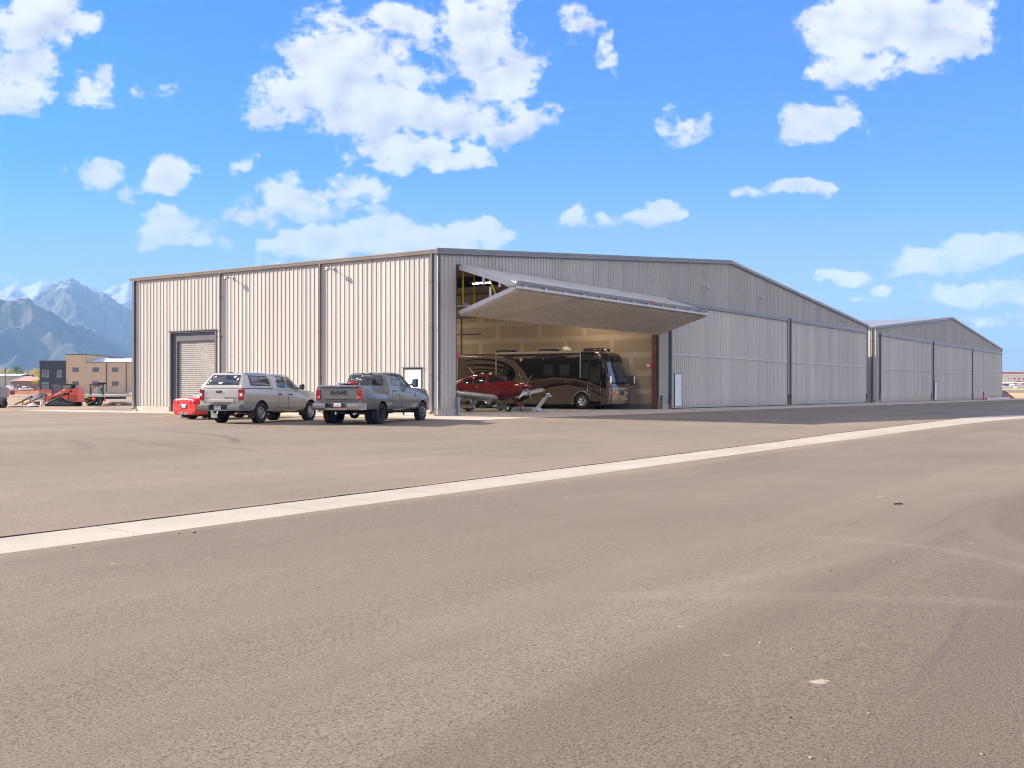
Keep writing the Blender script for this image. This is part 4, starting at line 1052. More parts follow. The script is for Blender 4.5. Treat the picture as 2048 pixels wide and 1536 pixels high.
def door_part(bvh, poly, sgn, paint, parent, handle=None, hm=None):
    v = 'r' if sgn < 0 else 'l'; mb = MB()
    c = Vector((sum(p[0] for p in poly) / len(poly), sum(p[1] for p in poly) / len(poly)))
    def grow(d):
        out = []
        for p in poly:
            q = Vector(p) - c; out.append(tuple(c + q * (1 + d / max(.3, q.length))))
        return out
    decal(bvh, grow(.016), v, MATS['seam'], off=.002, mb=mb); decal(bvh, poly, v, paint, off=.006, mb=mb)
    o = mb.build('door', parent, sharp=35)
    if handle:
        mb = MB(); x, z = handle
        h, nn, _, _ = bvh.ray_cast(Vector((x, sgn * 5, z)), Vector((0, -sgn, 0)))
        y = h.y if h else sgn; mb.box((x - .10, y, z - .018), (x + .10, y + sgn * .045, z + .018), hm, bev=.012); mb.box((x - .12, y - sgn * .005, z - .04), (x + .12, y + sgn * .008, z + .035), MATS['seam'], bev=.003); mb.build('handle', o)
    return o

def mirror(parent, p, sgn, w, h, m, dark):
    mb = MB(); x, y, z = p
    mb.tube([(x, y - sgn * .16, z - .08), (x, y, z - .04)], .03, dark, 8); mb.box((x - .07, y - .02, z - h / 2), (x + .09, y + sgn * w, z + h / 2), m, bev=.035); o = mb.build('mirror', parent)
    mb = MB(); mb.box((x - .072, y + sgn * .01, z - h / 2 + .03), (x - .078, y + sgn * (w - .03), z + h / 2 - .03), MATS['mirror_glass']); mb.build('mirror_glass', o)

def section(w, wt, zb, zt, crown=.01, belt=.22):
    zm = zb + (zt - zb) * .45
    return [(0, zb), (w - .2, zb), (w - .05, zb + .03), (w - .01, zb + .14), (w, zm), (w - .004, zm + .12), ((w + wt) / 2 + .02, zt - belt), (wt + .005, zt - .07), (wt - .025, zt - .015), (wt - .09, zt), (0, zt + crown)]
def cab_section(wb, wr, zb, zr):
    hh = max(.004, zr - zb)
    return [(0, zb), (wb, zb), (wb - (wb - wr) * .25, zb + hh * .3), (wb - (wb - wr) * .62, zb + hh * .68), (wr, zb + hh * .86), (wr - .05, zb + hh * .955), (wr - .14, zb + hh * .995), (0, zb + hh * 1.015)]

def lamp_plate(parent, name, x, y0, y1, z0, z1, m, dx=-.03):
    mb = MB(); mb.box((x, y0, z0), (x + dx, y1, z1), m, bev=.01); return mb.build(name, parent)

TR = Matrix(((0, 0, -1, 0), (-1, 0, 0, 0), (0, 1, 0, 0), (0, 0, 0, 1)))  # text facing -x: reads left to right from behind
def rear_text(parent, txt, size, x, y, z, m, name, depth=.008, bold=0, sx=1.0):
    return text_mesh(txt, size, depth, m, name, parent, Matrix.Translation((x, y, z)) @ TR @ Matrix.Diagonal((sx, 1, 1, 1)), bold)
def plate(parent, x, y, z, style):
    mb = MB(); mb.box((x, y - .155, z - .078), (x - .012, y + .155, z + .078), MATS['plate' if style != 'teal' else 'plate_teal'], bev=.003); o = mb.build('licence_plate', parent)
    mb = MB()
    if style == 'teal': mb.box((x - .0125, y - .10, z - .03), (x - .0145, y + .09, z + .05), MATS['plate'])
    else:
        if style == 'red': mb.box((x - .0125, y - .15, z - .075), (x - .0145, y + .15, z - .045), MATS['lens_red'])
        for k in range(6): mb.box((x - .0125, y - .11 + k * .04, z - .025), (x - .0142, y - .083 + k * .04, z + .035), M('plate_grey', (.42, .42, .44), .5))
    mb.build('plate_print', o)

def pickup(kind):
    """two full-size pickups share the way they are built; every measure is their own"""
    tun = kind == 'shell'
    if tun:
        P = MATS['paint_silver']; wb, r, tw = 3.70, .405, .27; pos, rz = (-11.42, .88), R(14)
        root = thing('pickup_truck', 'silver pickup with a windowed camper shell, beside the red sports car', 'pickup truck', (pos[0], pos[1], gz(*pos)), rz, 'cars parked by the hangar side wall')
        st = [(-1.22, .92, .88, .52, 1.33), (-1.17, .985, .95, .50, 1.36), (-.9, 1.005, .965, .50, 1.365), (0, 1.02, .965, .48, 1.365), (.9, 1.005, .96, .46, 1.365), (1.8, 1.0, .955, .45, 1.35), (2.7, 1.0, .945, .45, 1.33), (3.15, 1.005, .93, .46, 1.32), (3.7, 1.01, .91, .48, 1.285), (4.2, .98, .87, .46, 1.22), (4.46, .92, .79, .48, 1.13), (4.56, .80, .68, .52, 1.0)]
    else:
        P = MATS['paint_grey']; wb, r, tw = 4.30, .41, .25; pos, rz = (-8.73, -2.72), R(15)
        root = thing('pickup_truck', 'dark grey crew-cab pickup with double rear wheels and a red motorbike in its bed', 'pickup truck', (pos[0], pos[1], gz(*pos)), rz, 'cars parked by the hangar side wall')
        st = [(-1.28, .98, .95, .56, 1.47), (-1.22, 1.0, .97, .55, 1.50), (-.98, 1.03, .975, .55, 1.50), (-.72, 1.16, .985, .55, 1.50), (-.45, 1.22, .99, .55, 1.50), (.45, 1.22, .99, .54, 1.50), (.72, 1.17, .985, .54, 1.50), (.98, 1.03, .975, .53, 1.50), (1.2, 1.01, .97, .53, 1.50), (2.2, 1.0, .965, .52, 1.47), (3.3, 1.0, .95, .52, 1.44), (3.8, 1.01, .94, .52, 1.43), (4.3, 1.02, .93, .53, 1.41), (4.85, 1.0, .91, .54, 1.385), (5.1, .96, .86, .56, 1.33), (5.2, .86, .76, .6, 1.15)]
    mb = MB(); loft(mb, [(x, section(a, b, c, d, .0 if x < 1.4 else .035, .28)) for x, a, b, c, d in st], P, 4)
    me = mb.mesh('body'); UB = MATS['under_black']
    cuts = []
    for ax in (0, wb):
        for s in (-1, 1):
            y0, y1 = sorted((s * (.58 if tun or ax else .30), s * 1.5)); cuts.append(cyl_mesh((ax, 0, r + .01), r + (.085 if tun else .075), y0, y1, UB))
    if tun: cuts.append(box_mesh((1.05, -.82, .6), (2.95, .82, 1.6), UB))
    else: cuts += [box_mesh((-1.17, -.80, .95), (1.0, .80, 1.7), UB), box_mesh((1.2, -.82, .65), (3.35, .82, 1.7), UB)]
    me = boolean(me, cuts); me.name = 'body'; body = mesh_obj('body', me, root); me.set_sharp_from_angle(angle=R(38))
    bv = bvh_of(me)
    # cabin
    if tun: cs = [(.93, .93, .77, 1.33, 1.86), (1.0, .945, .775, 1.33, 1.925), (1.4, .95, .78, 1.33, 1.945), (1.95, .95, .78, 1.32, 1.93), (2.35, .95, .77, 1.30, 1.86), (2.75, .94, .78, 1.28, 1.60), (3.15, .93, .80, 1.24, 1.30), (3.28, .92, .80, 1.22, 1.232)]
    else: cs = [(1.08, .95, .80, 1.46, 1.95), (1.18, .96, .80, 1.46, 2.02), (1.6, .96, .80, 1.45, 2.045), (2.3, .96, .80, 1.44, 2.04), (2.75, .955, .79, 1.42, 1.97), (3.15, .95, .80, 1.40, 1.72), (3.55, .94, .82, 1.38, 1.44), (3.68, .93, .82, 1.36, 1.372)]
    mb = MB(); loft(mb, [(x, cab_section(*a)) for x, *a in cs], P, 5); cab = mb.build('cabin', root, sharp=38)
    cv = bvh_of(cab); GD, GG = MATS['glass_dark'], MATS['glass_green']
    dz = 0 if tun else .12; dx = 0 if tun else .28
    for s in (-1, 1):
        v = 'r' if s < 0 else 'l'
        if tun: ws = [[(1.22, 1.41), (1.86, 1.39), (1.84, 1.83), (1.28, 1.84)], [(1.98, 1.39), (2.86, 1.36), (2.80, 1.46), (2.42, 1.76), (2.25, 1.81), (1.98, 1.83)]]
        else: ws = [[(1.42, 1.53), (2.18, 1.51), (2.16, 1.93), (1.50, 1.94)], [(2.29, 1.51), (3.22, 1.48), (3.16, 1.57), (2.82, 1.84), (2.62, 1.91), (2.29, 1.93)]]
        for i, w in enumerate(ws):
            mb = MB(); c = Vector((sum(p[0] for p in w) / len(w), sum(p[1] for p in w) / len(w)))
            decal(cv, rpoly([tuple(c + (Vector(p) - c) * 1.06) for p in w], .06), v, MATS['seam'], off=.003, mb=mb); decal(cv, rpoly(w, .05), v, GG if (i or tun) else GD, off=.006, mb=mb); mb.build('side_window', root, sharp=40)
        if tun: ds = [([(1.20, .60), (1.90, .60), (1.92, 1.33), (1.17, 1.34)], (1.33, 1.13)), ([(1.93, .60), (3.02, .60), (3.06, .95), (3.0, 1.30), (1.95, 1.33)], (2.12, 1.11))]
        else: ds = [([(1.42, .68), (2.22, .66), (2.24, 1.45), (1.36, 1.46)], (1.62, 1.29)), ([(2.25, .66), (3.30, .66), (3.36, 1.02), (3.32, 1.40), (2.27, 1.45)], (2.44, 1.28))]
        for poly, hd in ds: door_part(bv, poly, s, P, root, hd, MATS['black_plastic'] if tun else P)
    # windscreen
    mb = MB()
    if tun: decal(cv, [(-.70, 1.33), (.70, 1.33), (.62, 1.84), (-.62, 1.84)], 'f', GD, off=.005, mb=mb)
    else: decal(cv, [(-.72, 1.47), (.72, 1.47), (.64, 1.95), (-.64, 1.95)], 'f', GD, off=.005, mb=mb)
    mb.build('windscreen', root, sharp=40)
    X = st[0][0]
    # tailgate
    mb = MB()
    if tun:
        decal(bv, rr(-.79, .79, .83, 1.345, .03), 'b', MATS['seam'], off=.004, mb=mb); decal(bv, rr(-.775, .775, .84, 1.335, .03), 'b', P, off=.012, mb=mb)
        mb.prism([(X - .012, .95), (X - .045, .92), (X - .045, .83), (X - .012, .80)], 'y', -.60, .60, P)
    else:
        decal(bv, rr(-.80, .80, .88, 1.49, .03), 'b', MATS['seam'], off=.004, mb=mb); decal(bv, rr(-.785, .785, .89, 1.48, .03), 'b', P, off=.012, mb=mb)
        mb.prism([(X - .012, 1.49), (X - .05, 1.485), (X - .055, 1.44), (X - .012, 1.40)], 'y', -.785, .785, P); mb.prism([(X - .012, 1.02), (X - .035, 1.0), (X - .03, .95), (X - .012, .93)], 'y', -.62, .62, P)
    tg = mb.build('tailgate', root, sharp=40)
    mb = MB()
    hz = 1.235 if tun else 1.44
    if tun: mb.box((X - .012, -.02, hz - .045), (X - .03, .24, hz + .045), MATS['black_plastic'], bev=.01); mb.box((X - .03, .02, hz - .0), (X - .045, .20, hz + .03), MATS['bumper_grey'], bev=.006)
    else: mb.box((X - .05, -.11, hz - .045), (X - .062, .11, hz + .0), MATS['black_plastic'], bev=.004)
    mb.build('handle', tg)
    if tun:
        rear_text(tg, 'TUNDRA', .125, X - .018, -.42, .985, MATS['badge'], 'tailgate_lettering', .006, .002, 1.18); rear_text(tg, '4x4', .075, X - .018, .62, .985, MATS['badge'], 'badge', .004)
    else:
        rear_text(tg, 'RAM', .19, X - .022, .03, 1.215, MATS['badge_dark'], 'tailgate_lettering', .010, .006, 1.75)
        for y in (-.58, .60): rear_text(tg, '3500' if y > 0 else '4x4', .05, X - .018, y, .935, MATS['badge'], 'badge', .003)
    # tail lamps
    for s in (-1, 1):
        if tun:
            mb = MB(); y0, y1 = s * .80, s * .985
            mb.box((X - .035, y0, .90), (X + .14, y1, 1.33), MATS['lens_red'], bev=.02); o = mb.build('tail_lamp', root)
            mb = MB(); mb.box((X - .041, s * .86, 1.06), (X - .033, s * .975, 1.17), MATS['lens_clear'], bev=.003); mb.box((X - .041, s * .81, 1.20), (X - .034, s * .97, 1.32), MATS['lens_dark_red'], bev=.003); mb.box((X - .041, s * .81, .91), (X - .034, s * .95, 1.03), MATS['lens_dark_red'], bev=.003); mb.build('lamp_lens', o)
        else:
            mb = MB(); mb.box((X - .035, s * .805, .945), (X + .16, s * .995, 1.345), MATS['lens_red'], bev=.03); o = mb.build('tail_lamp', root)
            mb = MB(); mb.box((X - .041, s * .835, 1.10), (X - .034, s * .965, 1.31), MATS['lens_dark_red'], bev=.003); mb.box((X - .041, s * .825, 1.00), (X - .034, s * .86, 1.10), MATS['lens_clear'], bev=.003); mb.build('lamp_lens', o)
    # rear bumper
    mb = MB()
    if tun:
        B = MATS['bumper_grey']; x0 = X - .20
        prof = [(x0, .50), (x0 - .03, .56), (x0 - .02, .72), (X + .0, .75), (X + .02, .50)]
        mb.prism(prof, 'y', .42, .96, B); mb.prism(prof, 'y', -.96, -.42, B); mb.prism([(x0 + .06, .52), (x0 + .06, .70), (X, .74), (X, .50)], 'y', -.415, .415, MATS['black_plastic']); mb.prism([(x0 - .02, .50), (x0 - .02, .535), (X - .14, .535), (X - .14, .50)], 'y', -.41, .41, B); mb.prism([(x0 - .015, .70), (x0 - .02, .735), (X, .755), (X, .71)], 'y', -.412, .412, MATS['black_plastic'])
        for s in (-1, 1): mb.prism([(x0 + .02, s * .962), (X + .5, s * 1.0), (X + .5, s * .9), (X, s * .9)], 'z', .50, .735, B)
        plate(root, x0 + .055, .07, .625, 'white')
    else:
        B = MATS['bumper_steel']; x0 = X - .22
        prof = [(x0, .56), (x0 - .04, .63), (x0 - .03, .79), (x0 + .03, .83), (X + .02, .84), (X + .02, .54)]
        mb.prism(prof, 'y', .46, 1.0, B); mb.prism(prof, 'y', -1.0, -.46, B); mb.prism([(x0 - .01, .55), (x0 - .02, .64), (X - .1, .64), (X - .1, .55)], 'y', -.458, .458, B); mb.prism([(x0 + .07, .645), (x0 + .07, .80), (X, .83), (X, .645)], 'y', -.458, .458, MATS['black_plastic'])
        for s in (-1, 1): mb.prism([(x0, s * 1.002), (x0 + .08, s * 1.05), (X + .28, s * 1.06), (X + .28, s * .9), (X, s * .9)], 'z', .56, .82, B)
        plate(root, x0 + .065, -.02, .735, 'red')
    mb.build('rear_bumper', root, sharp=35)
    # hitch, exhaust, axle, chassis, flaps
    mb = MB(); mb.box((X - .16, -.05, .40), (X + .3, .05, .48), UB); mb.box((X - .26, -.03, .38), (X - .161, .03, .44), MATS['chrome'], bev=.008); mb.sphere((X - .24, 0, .47), .028, MATS['chrome'], 10); mb.box((X - .05, -.32, .40), (X + .04, .32, .46), UB); mb.build('tow_hitch', root)
    mb = MB(); mb.tube([(X + 1.0, -.55, .42), (X + .25, -.58, .43), (X - .02, -.66, .40)], .05 if tun else .06, MATS['chrome'], 12); mb.build('exhaust_pipe', root)
    mb = MB(); mb.box((-1.05, -.52, .46), (wb + .5, -.40, .58), UB); mb.box((-1.05, .40, .46), (wb + .5, .52, .58), UB); mb.tube([(0, -.85, r), (0, .85, r)], .06, UB, 10); mb.sphere((0, .0, r - .01), .21 if not tun else .17, UB, 12); mb.tube([(wb, -.85, r), (wb, .85, r)], .06, UB); mb.box((1.3, -.45, .36), (2.6, .15, .55), UB, bev=.03); mb.tube([(.2, 0, r), (2.4, 0, .5)], .05, UB); mb.box((.75, .1, .38), (1.5, .75, .55), UB, bev=.04)
    mb.build('chassis', root)
    for s in (-1, 1):
        if tun:
            mb = MB(); mb.box((-.50, s * .70, .20), (-.475, s * 1.0, .58), MATS['black_plastic'] if s < 0 else M('flap_grey', (.33, .37, .35), .6), bev=.006); mb.build('mud_flap', root)
            mb = MB(); mb.box((wb - .52, s * .72, .24), (wb - .495, s * 1.0, .55), MATS['black_plastic'], bev=.006); mb.build('mud_flap', root)
            mb = MB(); mb.box((.75, s * .93, .40), (wb - .62, s * 1.03, .45), MATS['black_plastic'], bev=.02); mb.build('side_step', root)
            wheel(root, (0, s * .865, r), r, tw, s, 'spoke'); wheel(root, (wb, s * .865, r), r, tw, s, 'spoke'); mirror(root, (2.80, s * 1.02, 1.43), s, .17, .23, MATS['black_plastic'], MATS['black_plastic'])
        else:
            wheel(root, (0, s * 1.06, r), r, tw, s, 'dually_rear'); wheel(root, (0, s * .76, r), r, tw, s, 'plain'); wheel(root, (wb, s * .90, r), r, tw, s, 'dually_front'); mirror(root, (3.12, s * 1.10, 1.62), s, .22, .34, MATS['black_plastic'], MATS['black_plastic'])
            mb = MB(); mb.box((1.0, s * .80, .44), (3.4, s * .96, .50), UB, bev=.02); mb.build('side_step', root)
    # front: grille and lamps
    XN = st[-1][0]
    mb = MB(); mb.box((XN - .1, -.55, .62), (XN + .03, .55, 1.0 if tun else 1.16), MATS['black_plastic'], bev=.04); mb.build('grille', root)
    mb = MB(); mb.box((XN - .25, -.92, .44), (XN + .08, .92, .66), MATS['chrome'] if tun else B, bev=.05); mb.build('front_bumper', root)
    for s in (-1, 1):
        mb = MB(); zc = .92 if tun else 1.08; mb.box((XN - .26, s * .60, zc - .1), (XN - .005, s * .90, zc + .1), MATS['lens_clear'], bev=.04); mb.build('headlight', root)
    if tun:
        # camper shell
        mb = MB(); cs = [(-1.19, .95, .92, 1.368, 1.40), (-1.13, .96, .90, 1.368, 1.52), (-.80, .965, .79, 1.368, 1.90), (-.70, .965, .78, 1.368, 1.955), (-.4, .965, .775, 1.368, 1.975), (.3, .965, .775, 1.368, 1.975), (.80, .96, .77, 1.368, 1.965), (.89, .95, .76, 1.368, 1.93)]
        loft(mb, [(x, cab_section(*a)) for x, *a in cs], P, 3); sh = mb.build('camper_shell', root, sharp=38); sv = bvh_of(sh)
        for s in (-1, 1):
            mb = MB(); decal(sv, rpoly([(-.66, 1.46), (.72, 1.46), (.62, 1.85), (-.68, 1.86)], .08), 'r' if s < 0 else 'l', MATS['black_plastic'], off=.006, mb=mb); decal(sv, rpoly([(-.61, 1.50), (.66, 1.50), (.58, 1.815), (-.63, 1.82)], .07), 'r' if s < 0 else 'l', M('glass_bronze', (.06, .045, .03), .05, spec=.7, var=0, coat=.5), off=.012, mb=mb)
            decal(sv, [(-.005, 1.50), (.02, 1.50), (.0, 1.82), (-.025, 1.82)], 'r' if s < 0 else 'l', MATS['black_plastic'], off=.016, mb=mb); mb.build('shell_window', sh, sharp=40)
        mb = MB(); decal(sv, rpoly([(-.80, 1.45), (.80, 1.45), (.66, 1.90), (-.66, 1.90)], .05), 'b', P, off=.012, mb=mb); decal(sv, rpoly([(-.76, 1.48), (.76, 1.48), (.635, 1.875), (-.635, 1.875)], .05), 'b', MATS['glass_dark'], off=.02, mb=mb); rg = mb.build('rear_glass', sh, sharp=40)
        for y, z, w, h, c in ((.60, 1.63, .07, .07, 'plate'), (.54, 1.80, .08, .05, 'badge'), (.46, 1.80, .05, .07, 'plate'), (-.43, 1.79, .09, .09, 'plate'), (-.60, 1.70, .09, .08, 'sticker_pink'), (.10, 1.56, .18, .05, 'plate'), (.66, 1.55, .04, .06, 'sticker_cream')):
            M('sticker_pink', (.62, .42, .36), .5); M('sticker_cream', (.65, .62, .42), .5); mb = MB(); decal(sv, rr(y - w / 2, y + w / 2, z - h / 2, z + h / 2, .02), 'b', MATS[c], off=.024, mb=mb); mb.build('sticker', rg)
        mb = MB(); mb.box((-.72, -.12, 1.972), (-.60, .12, 1.995), MATS['bumper_grey'], bev=.008); mb.build('roof_lamp', sh)
    else:
        # rear screen in three panes, third brake lamp, aerial, bed liner edge
        mb = MB(); decal(cv, rpoly([(-.74, 1.52), (.74, 1.52), (.66, 1.93), (-.66, 1.93)], .05), 'b', MATS['glass_dark'], off=.006, mb=mb); rg = mb.build('rear_window', root, sharp=40)
        for y in (-.22, .24):
            mb = MB(); decal(cv, rr(y - .012, y + .012, 1.52, 1.92, .004, 1), 'b', MATS['black_plastic'], off=.014, mb=mb); mb.build('window_bar', rg)
        mb = MB(); decal(cv, rr(-.19, .21, 1.86, 1.915, .01, 1), 'b', M('pane_pale', (.25, .25, .25), .3), off=.010, mb=mb); mb.build('window_bar', rg)
        mb = MB(); mb.box((1.06, -.20, 1.965), (1.12, .20, 2.015), MATS['black_plastic'], bev=.01); o = mb.build('brake_lamp', root)
        for y in (-.09, -.03, .03, .09): mb = MB(); mb.box((1.054, y - .022, 1.975), (1.0605, y + .022, 2.005), MATS['lens_clear']); mb.build('lamp_lens', o)
        mb = MB(); mb.box((2.55, -.03, 2.03), (2.70, .03, 2.09), MATS['black_plastic'], bev=.015); mb.build('aerial', root)
        for s in (-1, 1):
            mb = MB(); h, _, _, _ = bv.ray_cast(Vector((3.62, s * 5, 1.12)), Vector((0, -s, 0))); y = h.y if h else s; mb.prism([(3.55, 1.06), (3.66, 1.06), (3.60, 1.20)], 'y', y - s * .01, y + s * .006, MATS['badge_dark']); mb.build('badge', root)
            lip = MB()    # arch lips of the wide rear wings
            for ax, w in ((0, 1.22), (wb, 1.015)):
                pts = [(ax + (r + .09) * cos(R(a)), s * w, r + .01 + (r + .09) * sin(R(a))) for a in range(8, 173, 12)]; lip.tube(pts, .022, P, 8)
            lip.build('arch_trim', root)
    return root
silver_truck = pickup('shell')
grey_truck = pickup('dually')

def motorbike():
    """small trail bike standing in the bed of the grey pickup, only its top showing above the side"""
    m = grey_truck.matrix_world if False else Matrix.Translation(grey_truck.location) @ Matrix.Rotation(grey_truck.rotation_euler.z, 4, 'Z')
    p = m @ Vector((-.02, .12, .955)); root = thing('dirt_bike', 'small red trail motorbike standing in the bed of the grey pickup', 'motorbike', p, grey_truck.rotation_euler.z + R(-14))
    RD, BK, CH = MATS['red_paint'], MATS['black_plastic'], MATS['galv']
    for x, n in ((-.55, 'wheel'), (.50, 'wheel')):
        mb = MB(); mb.lathe([(.19, -.03), (.22, -.035), (.245, -.02), (.25, 0), (.245, .02), (.22, .035), (.19, .03), (.185, 0), (.19, -.03)], MATS['tyre'], 24, 'y', (x, 0, .25))
        for k in range(9):
            a = 2 * PI * k / 9; mb.tube([(x, 0, .25), (x + .19 * cos(a), 0, .25 + .19 * sin(a))], .004, CH, 4)
        mb.build(n, root)
    mb = MB(); mb.box((-.2, -.10, .24), (.15, .10, .46), CH, bev=.04); mb.tube([(-.55, .06, .25), (-.1, .06, .3)], .02, BK); mb.tube([(-.1, 0, .3), (.3, 0, .62), (-.3, 0, .58), (-.1, 0, .3)], .02, BK); mb.build('frame', root)
    mb = MB(); mb.tube([(.50, .07, .25), (.36, .07, .74)], .018, CH); mb.tube([(.50, -.07, .25), (.36, -.07, .74)], .018, CH); mb.build('fork', root)
    mb = MB(); loft(mb, [(-.12, [(0, .52), (.07, .54), (.08, .60), (.05, .66), (0, .67)]), (.05, [(0, .50), (.10, .54), (.12, .62), (.07, .69), (0, .71)]), (.25, [(0, .52), (.08, .56), (.09, .63), (.05, .68), (0, .69)])], RD, 3); mb.build('fuel_tank', root)
    mb = MB(); mb.box((-.55, -.10, .56), (-.13, .10, .63), BK, bev=.03); mb.build('seat', root)
    mb = MB(); mb.tube([(-.5, 0, .58), (-.72, 0, .64), (-.86, 0, .61)], [.06, .05, .02], MATS['white_paint'], 8); mb.build('rear_mudguard', root)
    mb = MB(); mb.box((.33, -.08, .62), (.41, .08, .76), BK, bev=.02); mb.build('number_board', root)
    mb = MB(); mb.tube([(.28, .38, .78), (.30, .16, .80), (.35, .07, .75), (.35, -.07, .75), (.30, -.16, .80), (.28, -.38, .78)], .013, CH, 8)
    for s in (-1, 1): mb.tube([(.28, s * .38, .78), (.285, s * .27, .785)], .02, BK, 8)
    hb = mb.build('handlebar', root)
    for s in (-1, 1): mb = MB(); mb.tube([(.31, s * .27, .79), (.38, s * .24, .79), (.37, s * .40, .78)], .006, CH, 6); mb.build('lever', hb)
    mb = MB(); mb.sphere((.36, 0, .80), .06, MATS['chrome'], 10); mb.build('headlight', root)
    # strap to the side of the bed
    mb = MB(); mb.tube([(.30, -.17, .79), (.35, -.55, .56)], .012, BK, 6); mb.build('tie_down', root)
motorbike()

def sports_car():
    P_ = px(369, HOR, 47.0); pos = (P_.x + .98, P_.y); rz = R(-2)
    root = thing('sports_car', 'low red sports car with round tail lamps, nose to the hangar wall', 'sports car', (pos[0], pos[1], gz(*pos)), rz, 'cars parked by the hangar side wall')
    P = MATS['paint_red']; UB = MATS['under_black']
    def sec(w, wt, zb, zt, c): return [(0, zb), (w - .22, zb), (w - .06, zb + .05), (w, zb + (zt - zb) * .38), (w - .01, zb + (zt - zb) * .58), (w - .05, zt - .10), (wt, zt - .025), (wt - .16, zt), (0, zt + c)]
    st = [(-.99, .70, .52, .40, .84, .03), (-.965, .80, .62, .24, .90, .035), (-.90, .86, .70, .20, .925, .04), (-.7, .905, .74, .19, .93, .045), (-.3, .925, .76, .19, .925, .04), (.1, .93, .77, .18, .90, .04), (.7, .915, .76, .17, .86, .03), (1.5, .91, .75, .17, .83, .03), (2.1, .93, .78, .17, .82, .04), (2.65, .93, .78, .18, .79, .05), (3.1, .90, .74, .18, .70, .05), (3.45, .80, .62, .2, .58, .04), (3.56, .66, .5, .28, .48, .02)]
    mb = MB(); loft(mb, [(x, sec(*a)) for x, *a in st], P, 4); me = mb.mesh('body')
    cuts = []
    for ax, r in ((0, .335), (2.655, .32)):
        for s in (-1, 1): y0, y1 = sorted((s * .55, s * 1.4)); cuts.append(cyl_mesh((ax, 0, r), r + .05, y0, y1, UB))
    me = boolean(me, cuts); me.set_sharp_from_angle(angle=R(38)); mesh_obj('body', me, root); me.name = 'body'; bv = bvh_of(me)
    mb = MB(); cs = [(-.58, .66, .60, .90, .925), (-.45, .70, .58, .89, .955), (.0, .74, .56, .88, 1.09), (.45, .75, .54, .87, 1.19), (.85, .75, .54, .85, 1.215), (1.25, .75, .55, .83, 1.15), (1.65, .74, .60, .82, .93), (1.85, .73, .62, .80, .835)]
    loft(mb, [(x, cab_section(*a)) for x, *a in cs], P, 5); cab = mb.build('cabin', root, sharp=38); cv = bvh_of(cab)
    GD = MATS['glass_dark']
    mb = MB(); decal(cv, rpoly([(-.56, -.56), (-.56, .56), (.46, .46), (.46, -.46)], .06), 't', M('glass_blue', (.035, .06, .065), .04, spec=.6, var=0, coat=.4), off=.006, mb=mb); mb.build('hatch_glass', root, sharp=40)
    mb = MB(); decal(cv, [(1.12, -.48), (1.70, -.54), (1.70, .54), (1.12, .48)], 't', GD, off=.006, mb=mb); mb.build('windscreen', root, sharp=40)
    for s in (-1, 1):
        mb = MB(); decal(cv, rpoly([(.52, .92), (1.50, .90), (1.18, 1.12), (.58, 1.16)], .04), 'r' if s < 0 else 'l', GD, off=.006, mb=mb); mb.build('side_window', root, sharp=40)
        door_part(bv, [(.55, .30), (1.55, .30), (1.62, .80), (.52, .84)], s, P, root, (.72, .70), P)
        wheel(root, (0, s * .76, .335), .335, .28, s, 'spoke'); wheel(root, (2.655, s * .77, .32), .32, .25, s, 'spoke'); mirror(root, (1.42, s * .92, .93), s, .14, .11, P, P)
        for y in (.44, .67):
            mb = MB(); h, _, _, _ = bv.ray_cast(Vector((-5, s * y, .765)), Vector((1, 0, 0))); x = h.x
            mb.lathe([(.0, -.008), (.080, -.008), (.090, -.003), (.092, .03)], MATS['lens_dark_red'], 20, 'x', (x, s * y, .765)); mb.lathe([(.0, -.011), (.055, -.0105), (.06, -.008)], MATS['lens_red'], 18, 'x', (x, s * y, .765)); mb.build('tail_lamp', root)
        mb = MB(); decal(bv, [(-.965 + .30, .30)] and rr(*sorted((s * .50, s * .80)), .305, .315, .004, 1), 'b', MATS['seam'], off=.006, mb=mb); decal(bv, rr(*sorted((s * .50, s * .79)), .335, .345, .004, 1), 'b', MATS['seam'], off=.006, mb=mb); decal(bv, rr(*sorted((s * .52, s * .77)), .275, .285, .004, 1), 'b', MATS['seam'], off=.006, mb=mb); mb.build('vent', root)
        mb = MB(); mb.box((3.2, s * .45, .50), (3.45, s * .66, .56), MATS['lens_clear'], bev=.02); mb.build('headlight', root)
        mb = MB(); mb.prism([(-.5, .25), (-.46, .25), (-.42, .05), (-.46, .05)], 'y', s * .60, s * .88, UB); mb.build('splash_guard', root)
    mb = MB(); decal(bv, rr(-.235, .235, .455, .69, .03), 'b', MATS['lens_dark_red'], off=.004, mb=mb); mb.build('plate_recess', root)
    plate(root, -1.0, 0, .575, 'teal')
    mb = MB(); mb.box((-.93, -.30, .19), (-.80, .30, .27), UB); mb.build('diffuser', root)
    for y in (-.215, -.105, .105, .215):
        mb = MB(); mb.lathe([(.038, .10), (.048, .10), (.050, -.05), (.042, -.055), (.036, -.03), (.034, .10)], MATS['chrome'], 16, 'x', (-.96, y, .255)); mb.lathe([(.0, .0), (.036, .0)], UB, 12, 'x', (-.94, y, .255)); mb.build('exhaust_pipe', root)
    mb = MB(); decal(bv, rr(-.80, .80, .385, .395, .004, 1), 'b', MATS['seam'], off=.004, mb=mb); mb.build('bumper_seam', root)
    mb = MB(); mb.box((-.6, -.7, .14), (3.0, .7, .2), UB); mb.build('chassis', root)
sports_car()
